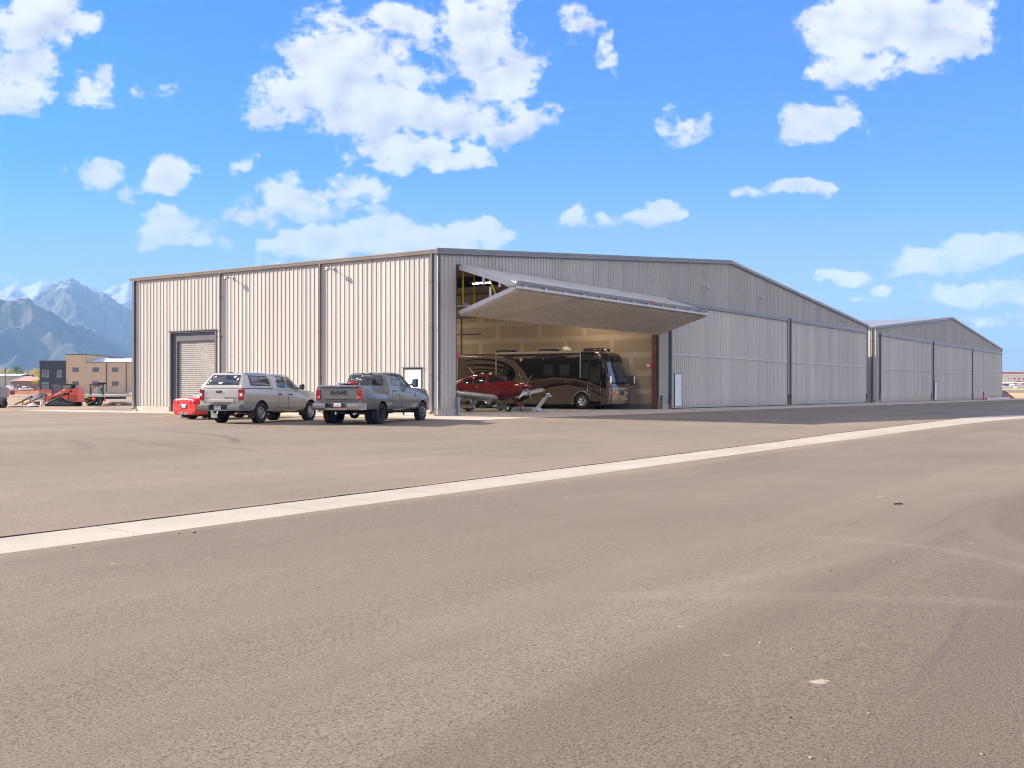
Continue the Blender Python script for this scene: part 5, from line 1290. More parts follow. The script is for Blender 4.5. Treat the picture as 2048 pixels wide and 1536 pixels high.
# ---------------------------------------------------------------- motorhome
M('coach_taupe', (.105, .075, .05), .25, .2, var=.06, coat=.6); M('coach_black', (.006, .0055, .006), .2, spec=.22, var=0, coat=.12); M('coach_brown', (.035, .024, .016), .15, var=.1, coat=.8)
M('coach_gold', (.50, .385, .21), .25, .1, var=.05, coat=.9); M('windscreen_glass', (.07, .10, .125), .03, .4, var=0, coat=1.0); M('lens_orange', (.75, .16, .01), .2, var=0, coat=.5)
M('awning_grey', (.36, .33, .30), .4, .5); M('cream_plastic', (.62, .52, .38), .5)

def ribbon(top, bot): return top + bot[::-1]
def arc_pts(c, rx, rz, a0, a1, n=14): return [(c[0] + rx * cos(R(a0 + (a1 - a0) * i / n)), c[1] + rz * sin(R(a0 + (a1 - a0) * i / n))) for i in range(n + 1)]

def motorhome():
    root = thing('motorhome', 'long black and taupe motorhome coach along the inside wall of the open bay', 'motorhome', (21.72, 4.1, .004), R(-90))
    BK, TP, GO, UB = MATS['coach_black'], MATS['coach_taupe'], MATS['coach_gold'], MATS['under_black']
    T = Matrix(((0, 0, 1, 0), (0, 1, 0, 0), (1, 0, 0, 0), (0, 0, 0, 1))); XR = -10.3
    def plan(w, xf, r=.45):
        xf += .26
        return [(0, XR), (w - .12, XR), (w - .02, XR + .08), (w, XR + .2), (w, -6), (w, -2), (w, xf - r - .25), (w - .005, xf - r), (w - .05, xf - r * .62), (w - .17, xf - r * .3), (w - .42, xf - r * .1), (w * .4, xf - .01), (0, xf)]
    mb = MB(); loft(mb, [(.30, plan(1.24, 1.86)), (.36, plan(1.27, 1.94)), (.55, plan(1.275, 2.02)), (.9, plan(1.275, 2.06)), (1.25, plan(1.275, 2.07)), (1.6, plan(1.275, 2.03)), (1.75, plan(1.275, 1.99)), (2.4, plan(1.275, 1.82)), (3.05, plan(1.275, 1.66)), (3.4, plan(1.27, 1.54)), (3.6, plan(1.25, 1.40)), (3.72, plan(1.20, 1.22)), (3.79, plan(1.10, .95)), (3.80, plan(.6, .6))], TP, 3, T=T)
    me = mb.mesh('body'); cuts = []
    for ax, r in ((0, .62), (-7.6, .64), (-8.85, .62)):
        for s in (-1, 1): y0, y1 = sorted((s * .75, s * 1.6)); cuts.append(cyl_mesh((ax, 0, .52), r, y0, y1, UB))
    cuts.append(box_mesh((.62, -1.5, .1), (1.42, -.7, .52), UB))
    me = boolean(me, cuts); me.set_sharp_from_angle(angle=R(40)); me.name = 'body'; mesh_obj('body', me, root); bv = bvh_of(me)
    for s in (-1, 1):
        v = 'r' if s < 0 else 'l'
        top = [(-4.1, 1.86), (-3.2, 2.03), (-2.2, 2.11), (-1.26, 2.11), (-.6, 2.04), (-.07, 1.94), (.7, 1.73), (1.75, 1.35)]
        mb = MB(); decal(bv, [(2.12, 1.50), (2.10, 1.75), (1.96, 2.4), (1.80, 3.05), (1.68, 3.4), (1.56, 3.62), (1.36, 3.725), (-6.75, 3.725), (-6.7, 3.60), (-6.0, 3.52), (-5.35, 3.30), (-4.85, 2.95), (-4.5, 2.5), (-4.25, 2.1)] + top, v, BK, off=.004, mb=mb, step=.3)
        mb.build('upper_panel', root, sharp=40)
        mb = MB()
        hi = [(-4.6, 1.40), (-4.2, 1.72), (-3.2, 1.90), (-2.2, 1.98), (-1.26, 1.98), (-.5, 1.90), (.1, 1.77), (.7, 1.59), (1.55, 1.26)]
        lo = [(-5.5, .36), (-4.9, .62), (-4.2, .98), (-3.43, 1.34), (-2.5, 1.62), (-1.68, 1.74), (-1.0, 1.70), (-.3, 1.58), (.43, 1.40), (.95, 1.14), (1.55, .90)]
        decal(bv, ribbon([(-5.3, .8)] + hi, lo), v, MATS['coach_brown'], off=.004, mb=mb, step=.25)
        hi2 = lo; lo2 = [(-5.9, .34), (-4.95, .42), (-4.2, .72), (-3.43, 1.12), (-2.5, 1.46), (-1.68, 1.64), (-1.0, 1.63), (-.3, 1.52), (.43, 1.34), (.95, 1.08), (1.55, .83)]
        decal(bv, ribbon(hi2, lo2), v, BK, off=.0045, mb=mb, step=.25)
        # swirls at the back
        for c, rx, rz, t, a0, a1, dk in (((-8.2, 2.35), 2.95, 1.12, .16, 120, -30, BK), ((-8.2, 2.30), 2.75, .80, .20, 118, -35, BK), ((-8.4, 2.15), 2.6, .62, .10, 120, -20, BK), ((-8.2, 2.0), 3.6, .42, .12, 115, -10, MATS['coach_brown'])):
            o = arc_pts(c, rx, rz, a0, a1, 18); i_ = [(c[0] + (rx - t * (1.1 + .9 * sin(PI * k / 18))) * cos(R(a0 + (a1 - a0) * k / 18)), c[1] + (rz - t * (.3 + .7 * sin(PI * k / 18))) * sin(R(a0 + (a1 - a0) * k / 18))) for k in range(19)]
            i_[0] = (o[0][0] + .01, o[0][1] - .01); i_[-1] = (o[-1][0] - .01, o[-1][1])
            decal(bv, ribbon(o, i_), v, dk, off=.005, mb=mb, step=.3)
        for k in range(4): decal(bv, [(-4.35 + k * .1, 1.98 - k * .045), (-3.2 + k * .1, 2.10 - k * .03), (-3.2 + k * .1, 2.11 - k * .03), (-4.35 + k * .1, 1.995 - k * .045)], v, TP, off=.006, mb=mb, step=.5)
        mb.build('swirl_graphics', root, sharp=40)
        for x0, x1, z0, z1 in ((-8.6, -7.4, 1.95, 2.6), (-6.4, -5.9, 2.3, 2.95), (-2.9, -2.2, 2.25, 2.95), (-1.7, -.9, 2.25, 2.95)):
            mb = MB(); decal(bv, rr(x0, x1, z0, z1, .06), v, MATS['glass_dark'], off=.010, mb=mb, step=.4); mb.build('side_window', root, sharp=40)
        for a, b in ((-5.9, -4.45), (-4.43, -3.0), (-2.98, -.80)):
            mb = MB(); decal(bv, rr(a, b, .34, 1.20, .02), v, MATS['seam'], off=.001, mb=mb, step=.5); 
            decal(bv, rr(a + .012, b - .012, .352, 1.19, .02), v, TP, off=.002, mb=mb, step=.5); o = mb.build('luggage_hatch', root, sharp=40)
            mb = MB(); mb.box((b - .06, s * 1.275, .46), (b - .02, s * 1.30, .52), MATS['chrome'], bev=.008); mb.build('latch', o)
        mb = MB(); mb.tube([(-.70 + 0, s * 1.28, .36)] + [(.66 * cos(R(a)), s * 1.28, .52 + .66 * sin(R(a))) for a in range(170, 9, -14)], .03, MATS['awning_grey'], 8); mb.build('arch_trim', root)
        # mirrors on arms
        mb = MB(); mb.tube([(1.98, s * 1.22, 1.42), (2.26, s * 1.42, 1.46), (2.38, s * 1.62, 1.66)], .025, MATS['chrome'], 8); mb.box((2.28, s * 1.52, 1.66), (2.42, s * 1.72, 2.22), MATS['chrome'], bev=.05); o = mb.build('mirror', root)
        mb = MB(); mb.box((2.275, s * 1.55, 1.70), (2.265, s * 1.69, 2.18), MATS['mirror_glass']); mb.build('mirror_glass', o)
        wheel(root, (0, s * 1.10, .525), .525, .29, s, 'bus'); wheel(root, (-7.6, s * 1.08, .525), .525, .29, s, 'bus'); wheel(root, (-8.85, s * 1.10, .525), .525, .29, s, 'bus')
    # entry door on the near side: pale seams, window, grab handle
    mb = MB()
    for x in (.60, 1.40): decal(bv, [(x, .56), (x + .012, .56), (x + .012, 1.9), (x, 1.9)], 'r', MATS['awning_grey'], off=.009, mb=mb, step=.4)
    decal(bv, [(.60, .74), (1.41, .74), (1.41, .755), (.60, .755)], 'r', MATS['seam'], off=.006, mb=mb, step=.4)
    for a in ([(.56, 1.9), (.58, 1.9), (.58, 3.3), (.56, 3.3)], [(-.02, 3.28), (1.36, 3.28), (1.36, 3.31), (-.02, 3.31)], [(1.34, 1.9), (1.36, 1.9), (1.36, 3.28), (1.34, 3.28)]): decal(bv, a, 'r', M('seam_grey', (.05, .05, .055), .35), off=.009, mb=mb, step=.4)
    d = mb.build('door', root, sharp=40)
    mb = MB(); decal(bv, rr(.66, 1.28, 1.75, 2.95, .08), 'r', MATS['glass_dark'], off=.008, mb=mb, step=.3); mb.build('door_window', d)
    mb = MB(); decal(bv, rr(.05, .50, 2.05, 3.1, .06), 'r', MATS['glass_dark'], off=.009, mb=mb, step=.3); mb.build('side_window', root)
    mb = MB(); mb.tube([(.50, -1.27, 1.12), (.48, -1.36, 1.14), (.46, -1.37, 1.42), (.48, -1.36, 1.70), (.50, -1.27, 1.73)], .02, MATS['chrome'], 8); mb.build('handle', d)
    mb = MB(); mb.box((.72, -1.275, 1.36), (.78, -1.295, 1.42), MATS['chrome'], bev=.01); mb.build('lock', d)
    mb = MB()   # faint script on the dark band: strokes too small to read
    for k, (dx, h) in enumerate(((0, .07), (.06, .04), (.11, .04), (.16, .04), (.20, .06), (.30, .07), (.36, .04), (.41, .04), (.46, .04), (.51, .04), (.56, .04))): decal(bv, [(-1.35 + dx, 1.83), (-1.32 + dx, 1.83), (-1.31 + dx, 1.83 + h), (-1.34 + dx, 1.83 + h)], 'r', MATS['badge'], off=.007, mb=mb, step=.5)
    mb.build('badge', root)
    mb = MB(); mb.lathe([(.0, -.02), (.11, -.022), (.13, -.005), (.13, .01)], MATS['coach_gold'], 20, 'y', (-4.8, -1.28, 3.33)); mb.build('porch_lamp', root)
    mb = MB(); mb.box((-2.98, -1.30, 3.28), (-2.94, -1.274, 3.42), MATS['badge']); mb.build('vent', root)
    # front mask
    mb = MB(); decal(bv, [(-1.24, 1.66), (1.24, 1.66), (1.235, 3.55), (1.12, 3.66), (-1.12, 3.66), (-1.235, 3.55)], 'f', BK, off=.003, mb=mb, step=.12); mb.build('front_mask', root, sharp=40)
    mb = MB(); decal(bv, [(-1.22, .40), (1.22, .40), (1.22, 1.42), (-1.22, 1.42)], 'f', GO, off=.003, mb=mb, step=.12); decal(bv, [(-1.24, 1.445), (1.24, 1.445), (1.24, 1.53), (-1.24, 1.53)], 'f', M('coach_grey', (.17, .16, .16), .25, .3, coat=.8), off=.003, mb=mb, step=.12); decal(bv, [(-1.24, 1.535), (1.24, 1.535), (1.24, 1.655), (-1.24, 1.655)], 'f', MATS['coach_brown'], off=.003, mb=mb, step=.12)
    decal(bv, [(-1.21, 1.22), (1.21, 1.22), (1.21, 1.27), (-1.21, 1.27)], 'f', MATS['coach_grey'], off=.006, mb=mb, step=.12); decal(bv, rr(-1.15, 1.15, .50, .515, .004, 1), 'f', MATS['seam'], off=.006, mb=mb, step=.12); mb.build('front_panel', root, sharp=40)
    for s in (-1, 1):
        y0, y1 = sorted((s * .02, s * 1.15)); mb = MB(); decal(bv, rpoly([(y0, 1.76), (y1, 1.76), (y1 - (.05 if s > 0 else 0), 3.08), (y0 + (.05 if s < 0 else 0), 3.08)], .07), 'f', MATS['windscreen_glass'], off=.008, mb=mb, step=.12); mb.build('windscreen', root, sharp=40)
        mb = MB(); mb.tube([(2.31, s * .18, 1.62), (2.28, s * .30, 1.85), (2.14, s * .62, 2.45)], .014, MATS['seam'], 6); mb.tube([(2.22, s * .50, 2.05), (2.09, s * .70, 2.75)], .018, MATS['seam'], 6); mb.build('wiper', root)
        mb = MB(); decal(bv, rr(*sorted((s * .86, s * 1.15)), .98, 1.15, .02), 'f', MATS['lens_orange'], off=.012, mb=mb, step=.1); mb.build('indicator', root, sharp=40)
        for y in (.62, .76):
            h, _, _, _ = bv.ray_cast(Vector((5, s * y, 1.065)), Vector((-1, 0, 0))); mb = MB(); mb.lathe([(.0, .025), (.05, .022), (.065, .008), (.068, -.02)], MATS['lens_clear'], 16, 'x', (h.x, s * y, 1.065)); mb.lathe([(.068, .012), (.080, .012), (.080, -.02)], MATS['seam'], 16, 'x', (h.x, s * y, 1.065)); mb.build('headlight', root)
        h, _, _, _ = bv.ray_cast(Vector((5, s * .95, 1.59)), Vector((-1, 0, 0))); mb = MB(); mb.box((h.x - .05, s * .86, 1.545), (h.x + .03, s * 1.04, 1.645), MATS['lens_clear'], bev=.02); mb.build('fog_lamp', root)
    for y in (-.75, -.18, 0, .18, .75):
        h, _, _, _ = bv.ray_cast(Vector((5, y, 3.33)), Vector((-1, 0, 0))); mb = MB(); mb.sphere((h.x, y, 3.33), .03, MATS['lens_orange'], 8, sc=(.7, 1.6, .8)); mb.build('marker_lamp', root)
    h, _, _, _ = bv.ray_cast(Vector((5, .45, 1.08)), Vector((-1, 0, 0)))
    mb = MB()
    for (yc, zc, rr_, a0, a1) in ((.52, 1.06, .26, 160, -110), (.52, 1.06, .20, 120, -140)):
        pts = []
        for k in range(19):
            a = R(a0 + (a1 - a0) * k / 18); y, z = yc + rr_ * cos(a), zc + rr_ * sin(a); q, _, _, _ = bv.ray_cast(Vector((5, y, z)), Vector((-1, 0, 0))); pts.append((q.x + .006, y, z))
        mb.tube(pts, .014, MATS['seam'], 6)
    mb.build('emblem', root)
    mb = MB(); decal(bv, rr(-.30, .22, .92, 1.19, .05), 'f', TP, off=.008, mb=mb, step=.12); mb.build('emblem_panel', root, sharp=40)
    h, _, _, _ = bv.ray_cast(Vector((5, -.35, .68)), Vector((-1, 0, 0))); mb = MB(); mb.lathe([(.0, .02), (.05, .02), (.055, -.02)], MATS['seam'], 14, 'x', (h.x, -.35, .68)); mb.build('tow_eye', root)
    # awning, roof things
    mb = MB(); mb.box((-6.9, -1.29, 3.70), (-.02, -1.40, 3.86), MATS['awning_grey'], bev=.03); aw = mb.build('awning', root)
    for x, z in ((-6.84, 2.25), (-.07, 2.05)): mb = MB(); mb.box((x - .045, -1.285, z), (x + .045, -1.36, 3.695), MATS['awning_grey'], bev=.012); mb.build('awning_arm', aw)
    for x, w in ((.2, .68), (-3.34, .66), (-6.9, .70)): mb = MB(); mb.box((x - w, -.36, 3.80), (x + w, .36, 4.06), MATS['black_plastic'], bev=.10); mb.build('air_conditioner', root)
    mb = MB(); mb.sphere((-1.64, -.55, 3.92), .33, MATS['cream_plastic'], 16, sc=(1, 1, .78), half=True); mb.lathe([(.33, 0), (.33, -.12), (.3, -.12)], MATS['cream_plastic'], 16, 'z', (-1.64, -.55, 3.92)); mb.build('satellite_dome', root)
    for x in (-4.9, -5.6): mb = MB(); mb.box((x - .2, -.3, 3.8), (x + .2, .1, 3.88), MATS['black_plastic'], bev=.03); mb.build('roof_vent', root)
    mb = MB()
    for y in (-.6, .1):
        mb.tube([(.95, y, 3.80), (.95, y, 3.90)], .02, MATS['chrome'], 6); mb.lathe([(.045, -.08), (.05, .05), (.03, .06)], MATS['chrome'], 12, 'x', (1.02, y, 3.93)); mb.tube([(.4, y, 3.92), (1.0, y, 3.92)], .02, MATS['chrome'], 8)
    mb.build('air_horn', root)
    mb = MB(); mb.tube([(1.0, .55, 3.78), (1.0, .55, 3.86)], .03, MATS['black_plastic']); mb.sphere((1.0, .55, 3.92), .11, MATS['black_plastic'], 12); mb.build('camera_dome', root)
    mb = MB(); mb.box((-9.9, -1.0, .24), (1.5, 1.0, .45), UB); mb.build('chassis', root)
motorhome()

# ---------------------------------------------------------------- airplane
def airplane():
    root = thing('airplane', 'red low-wing propeller airplane with silver wings, parked inside the open bay', 'airplane', (11.7, 5.66, .004), R(-90))
    car_paint('plane_red', (.20, .002, .011), .25, .2); M('plane_silver', (.52, .52, .53), .26, .3, var=.05, coat=.8); M('blade_metal', (.62, .62, .64), .2, 1.0, var=.05)
    RD, SV, GD = MATS['plane_red'], MATS['plane_silver'], MATS['glass_dark']
    def oval(w, zb, zt, k=.45):
        zm = zb + (zt - zb) * k; out = []
        for i in range(13):
            a = -PI / 2 + PI * i / 12; c, s = cos(a), sin(a)
            e = .80; y = w * abs(c) ** e; z = zm + (abs(s) ** e) * ((zt - zm) if s > 0 else -(zm - zb)); out.append((max(0, y) if 0 < i < 12 else 0, z))
        return out
    st = [(-4.35, .06, 1.20, 1.46), (-3.6, .16, 1.05, 1.56), (-2.9, .26, .92, 1.63), (-2.2, .37, .82, 1.73), (-1.46, .50, .72, 1.98), (-.8, .60, .66, 2.15), (-.2, .635, .63, 2.22), (.35, .635, .62, 2.20), (.85, .62, .63, 2.10), (1.3, .59, .65, 1.92), (1.62, .56, .68, 1.79), (2.0, .52, .76, 1.745), (2.4, .45, .90, 1.71), (2.65, .37, 1.02, 1.67), (2.78, .26, 1.16, 1.62), (2.80, .12, 1.3, 1.55)]
    mb = MB(); loft(mb, [(x, oval(*a, .48 if x < 1.4 else .52)) for x, *a in st], RD, 4); fus = mb.build('fuselage', root, sharp=50); bv = bvh_of(fus)
    for s in (-1, 1):
        v = 'r' if s < 0 else 'l'
        for p in ([(-1.22, 1.70), (-.50, 1.60), (-.46, 1.98), (-.80, 1.93), (-1.15, 1.80)], [(-.30, 1.62), (.42, 1.62), (.50, 1.98), (.40, 2.05), (-.28, 2.05), (-.33, 1.95)]):
            mb = MB(); decal(bv, rpoly(p, .07), v, GD, off=.005, mb=mb, step=.08); mb.build('cabin_window', root, sharp=40)
        # windscreen half, wrapping from the side to the top
        mb = MB(); decal(bv, rpoly([(.66, 1.72), (1.60, 1.735), (1.35, 1.84), (1.0, 1.98), (.66, 2.05)], .04), v, GD, off=.005, mb=mb, step=.06); mb.build('windscreen', root, sharp=40)
    mb = MB(); decal(bv, [(.62, -.40), (1.0, -.40), (1.50, -.30), (1.56, 0), (1.50, .30), (1.0, .40), (.62, .40)], 't', GD, off=.006, mb=mb, step=.06); mb.build('windscreen', root, sharp=40)
    for s in (-1, 1):
        mb = MB(); decal(bv, rpoly([(-.38, 1.18), (.52, 1.14), (.58, 2.0), (.42, 2.10), (-.34, 2.10)], .06), 'r' if s < 0 else 'l', MATS['seam'], off=.0015, mb=mb, step=.1); decal(bv, rpoly([(-.37, 1.19), (.51, 1.15), (.57, 2.0), (.42, 2.09), (-.33, 2.09)], .06), 'r' if s < 0 else 'l', RD, off=.0028, mb=mb, step=.1); d = mb.build('door', root, sharp=40)
        mb = MB(); h, _, _, _ = bv.ray_cast(Vector((-.15, s * 3, 1.42)), Vector((0, -s, 0))); mb.box((-.28, h.y - s * .01, 1.40), (-.02, h.y + s * .012, 1.45), MATS['badge'], bev=.006); mb.build('handle', d)
        # wings
        airf = [(0, 0), (.012, .032), (.05, .065), (.15, .098), (.3, .112), (.5, .098), (.72, .062), (.9, .025), (1, .002), (.9, -.004), (.6, -.022), (.3, -.04), (.12, -.045), (.03, -.03)]
        vs = []; ys = [(.40, 1.32, 1.80, .76), (.9, 1.26, 1.68, .80), (2.2, 1.16, 1.50, .91), (4.0, 1.02, 1.25, 1.07), (5.25, .90, 1.05, 1.20), (5.55, .76, .86, 1.25), (5.72, .45, .50, 1.34)]
        for y, le, ch, z in ys:
            for c, t in airf: vs.append((le - c * ch, s * y, z + t * ch * 1.3))
        n = len(airf); fs = [list(range(n)), list(range((len(ys) - 1) * n, len(ys) * n))[::-1]]
        for i in range(len(ys) - 1):
            for k in range(n): fs.append((i * n + k, i * n + (k + 1) % n, (i + 1) * n + (k + 1) % n, (i + 1) * n + k))
        mb = MB(); mb.add(vs, fs, SV, True); w = mb.build('wing', root, sharp=45)
        mb = MB(); mb.box((.62, s * 3.5, 1.05), (.84, s * 3.62, 1.10), MATS['galv'], bev=.02); mb.tube([(.3, s * 4.4, 1.10), (.22, s * 4.4, .98)], .012, MATS['galv'], 6); mb.build('pitot', w)
        mb = MB(); fl = [(.75, -.42, .79), (3.4, -.28, 1.00)]; q = []
        for y, x, z in fl: q += [(x + .02, s * y, z + .03), (x - .36, s * y, z - .20), (x - .02, s * y, z - .06)]
        mb.add(q, [(0, 1, 2), (5, 4, 3), (0, 3, 4, 1), (1, 4, 5, 2), (2, 5, 3, 0)], SV); mb.build('flap', w)
        mb = MB(); mb.tube([(-.28, s * 2.3, .97), (-.40, s * 2.3, .80), (-.52, s * 2.3, .78)], .016, MATS['galv'], 6); mb.build('flap_hinge', w)
        # main gear
        vs = []; path = [((.34, 1.12, .92), .22), ((.30, 1.28, .74), .17), ((.16, 1.46, .50), .12), ((.04, 1.60, .32), .10), ((.0, 1.64, .25), .10)]
        mb = MB()
        for (x, y, z), hw in path:
            for k in range(10): a = 2 * PI * k / 10; vs.append((x + hw * cos(a), s * (y + .035 * sin(a)), z + .02 * sin(a)))
        fs = [(i * 10 + k, i * 10 + (k + 1) % 10, (i + 1) * 10 + (k + 1) % 10, (i + 1) * 10 + k) for i in range(4) for k in range(10)]
        mb.add(vs, fs, SV, True); g = mb.build('main_gear', root)
        mb = MB(); loft(mb, [(-.62, oval(.01, .24, .26)), (-.45, oval(.06, .17, .32)), (-.15, oval(.115, .08, .40)), (.12, oval(.13, .065, .43)), (.34, oval(.115, .10, .40)), (.48, oval(.07, .16, .34)), (.53, oval(.01, .22, .27))], SV, 4, T=Matrix.Translation((0, s * 1.65, 0))); fr = mb.build('wheel_fairing', g)
        mb = MB(); mb.lathe([(.08, -.05), (.19, -.06), (.215, -.03), (.22, 0), (.215, .03), (.19, .06), (.08, .05)], MATS['tyre'], 24, 'y', (0, s * 1.65, .218)); mb.build('wheel', g)
        if s < 0: mb = MB(); b2 = bvh_of(fr); decal(b2, [(-.38, .205), (.44, .19), (.30, .11), (-.05, .075), (-.2, .10)], 'r', RD, off=.004, mb=mb, step=.06); mb.build('fairing_stripe', g)
        # tailplane
        vs = []
        for y, le, ch, z in ((.02, -3.55, .95, 1.40), (1.0, -3.65, .80, 1.44), (1.9, -3.80, .58, 1.48)):
            for c, t in airf: vs.append((le - c * ch, s * y, z + (t - .03) * ch * .6))
        fs = [list(range(n)), list(range(2 * n, 3 * n))[::-1]] + [(i * n + k, i * n + (k + 1) % n, (i + 1) * n + (k + 1) % n, (i + 1) * n + k) for i in range(2) for k in range(n)]
        mb = MB(); mb.add(vs, fs, SV, True); mb.build('tailplane', root, sharp=45)
    mb = MB(); mb.prism([(-2.9, 1.60), (-3.5, 1.75), (-4.25, 2.68), (-4.7, 2.68), (-4.55, 1.35), (-4.2, 1.25)], 'y', -.045, .045, RD); mb.build('fin', root)
    # nose: spinner, propeller, air inlets, nose gear
    mb = MB(); mb.lathe([(.0, 3.39), (.035, 3.36), (.085, 3.24), (.125, 3.10), (.155, 2.95), (.165, 2.84), (.165, 2.81), (.0, 2.80)], RD, 24, 'x', (0, 0, 1.45)); mb.build('spinner', root)
    for k in range(4):
        a0 = R(47 + [0, 86, 180, 266][k]); mb = MB(); vs = []; nn = 9
        for i in range(nn):
            t = i / (nn - 1); r_ = .12 + .88 * t; hw = [.035, .05, .068, .078, .08, .075, .066, .052, .02][i]; sw = -.10 * t * t + .05 * t; tw = R(62 - 42 * t)
            for q in range(8):
                b = 2 * PI * q / 8; cx = hw * cos(b); th = .013 * sin(b); u = sw + cx * cos(tw) - th * sin(tw); ax = cx * sin(tw) + th * cos(tw)
                vs.append((2.93 + ax * .8, r_ * cos(a0) - u * sin(a0), 1.45 + r_ * sin(a0) + u * cos(a0)))
        fs = [(i * 8 + q, i * 8 + (q + 1) % 8, (i + 1) * 8 + (q + 1) % 8, (i + 1) * 8 + q) for i in range(nn - 1) for q in range(8)] + [list(range(8)), list(range((nn - 1) * 8, nn * 8))[::-1]]
        mb.add(vs, fs, MATS['blade_metal'], True); mb.build('propeller_blade', root)
    for s in (-1, 1):
        mb = MB(); mb.lathe([(.0, 2.735), (.075, 2.735), (.09, 2.76), (.105, 2.74), (.11, 2.62)], RD, 18, 'x', (0, s * .26, 1.44)); mb.lathe([(.0, 2.742), (.078, 2.742)], MATS['seam'], 16, 'x', (0, s * .26, 1.44)); mb.build('air_inlet', root)
    mb = MB(); mb.tube([(1.95, 0, .80), (2.35, 0, .52), (2.58, 0, .36)], [.07, .055, .05], RD, 10); g = mb.build('nose_gear', root)
    mb = MB(); loft(mb, [(2.25, oval(.03, .26, .34)), (2.42, oval(.09, .16, .42)), (2.62, oval(.10, .13, .44)), (2.80, oval(.08, .17, .38)), (2.90, oval(.01, .25, .29))], RD, 4); mb.build('wheel_fairing', g)
    mb = MB(); mb.lathe([(.06, -.045), (.15, -.05), (.17, -.03), (.175, 0), (.17, .03), (.15, .05), (.06, .045)], MATS['tyre'], 20, 'y', (2.62, 0, .205)); mb.build('wheel', g)
    mb = MB(); mb.tube([(2.1, -.3, .86), (2.14, -.3, .74)], .03, RD, 8); mb.build('exhaust_pipe', root)
    mb = MB(); mb.tube([(-.72, 0, 2.14), (-1.20, 0, 2.64)], [.018, .009], MATS['white_paint'], 6); mb.build('aerial', root)
    for x in (-.15, .42): mb = MB(); mb.sphere((x, 0, 2.21), .11, MATS['white_paint'], 10, sc=(1, .7, .7)); mb.build('aerial', root)
    mb = MB(); mb.box((.85, -.30, 1.73), (.95, .30, 1.80), MATS['black_plastic'], bev=.02); mb.build('glare_shield', root)
airplane()

def aircraft_tug():
    root = thing('aircraft_tug', 'low grey electric tug with a raised silver handle under the airplane nose', 'aircraft tug', (11.4, 5.66 - 2.62, .004), R(-90))
    G = M('tug_grey', (.26, .275, .30), .4, .3); LT = M('tug_light', (.58, .60, .62), .35, .3)
    mb = MB(); mb.box((-.02, -.42, .07), (.50, -.20, .27), G, bev=.02); mb.box((-.02, .62, .07), (.50, .86, .27), G, bev=.02); mb.box((.36, -.42, .08), (.52, .86, .24), G, bev=.02); mb.box((.50, .02, .09), (1.25, .42, .20), G, bev=.015); mb.box((1.0, -.05, .04), (1.32, .48, .23), LT, bev=.015); mb.build('chassis', root)
    for y in (-.50, .94):
        mb = MB(); mb.lathe([(.10, -.075), (.17, -.08), (.195, -.05), (.2, 0), (.195, .05), (.17, .08), (.10, .075)], MATS['tyre'], 24, 'y', (-.35, y, .2)); w = mb.build('wheel', root)
        mb = MB(); sg = -1 if y < 0 else 1; mb.lathe([(.001, sg * .06), (.05, sg * .06), (.11, sg * .03), (.115, sg * .07), (.115, 0)], MATS['white_paint'], 20, 'y', (-.35, y, .2)); mb.build('rim', w)
        mb = MB(); mb.box((-.40, y + (.09 if y < 0 else -.21), .15), (.05, y + (.21 if y < 0 else -.09), .26), G); mb.build('axle_arm', root)
    mb = MB(); mb.lathe([(.03, -.05), (.07, -.05), (.075, 0), (.07, .05), (.03, .05)], MATS['tyre'], 14, 'y', (1.2, .2, .075)); mb.build('caster', root)
    mb = MB(); mb.prism([(1.12, .20), (1.30, .20), (2.02, 1.03), (1.90, 1.08)], 'y', .10, .32, LT); hd = mb.build('handle', root)
    mb = MB(); mb.tube([(2.05, -.10, .94), (2.08, .20, .98), (2.05, .52, .94)], .022, MATS['black_plastic'], 8); mb.build('grip', hd)
    mb = MB(); mb.box((1.80, .02, .86), (2.06, .40, .98), LT, bev=.03); mb.build('control_box', hd)
    mb = MB(); mb.lathe([(.03, -.03), (.09, -.03), (.09, .03), (.03, .03)], MATS['black_plastic'], 16, 'y', (1.78, .02, .97)); mb.build('cable_reel', hd)
    mb = MB(); mb.box((.12, -.16, .12), (.34, .58, .24), MATS['red_paint'], bev=.03); mb.build('cradle', root)
aircraft_tug()
# ---------------------------------------------------------------- background, left of the hangar
HEAD = math.atan2(RIGHT.y, RIGHT.x)     # local x = to the right of the picture, local y = away from it
def at(p, q, Y=None):
    w = gpix(p, q) if Y is None else px(p, HOR, Y)
    return (w.x, w.y, gz(w.x, w.y))
M('loader_orange', (.70, .085, .035), .38, var=.08, coat=.4); M('rust', (.16, .065, .03), .8, var=.35, vs=6); M('track_rubber', (.02, .02, .021), .8, var=.3)
M('tan_siding', (.58, .43, .275), .7, var=.05); M('black_siding', (.035, .037, .05), .55, var=.08); M('window_grey', (.09, .11, .13), .06, spec=.6, var=.2, coat=.3); M('window_green', (.20, .24, .19), .12, var=.35, vs=.6)
M('brick_brown', (.24, .13, .10), .85, var=.15, vs=8); M('roof_pink', (.44, .27, .21), .8, var=.08); M('safety_orange', (.80, .12, .03), .7, var=.12); M('gravel_grey', (.17, .155, .14), .95, var=.3, vs=4, bmp=.6, bs=6)
M('rock', (.42, .37, .31), .9, var=.25, vs=4, bmp=.4, bs=12); M('white_sheet', (.74, .73, .70), .6, var=.08); M('panel_blue', (.33, .40, .50), .35, .5); M('deck_pale', (.55, .52, .47), .7, var=.12); M('green_box', (.16, .22, .19), .5); M('green_paint', (.12, .42, .28), .5)
M('timber', (.40, .29, .18), .85, var=.2); M('strap_lime', (.62, .66, .05), .6); M('roof_white', (.70, .71, .72), .35, .2); M('pole_wood', (.10, .08, .065), .9)

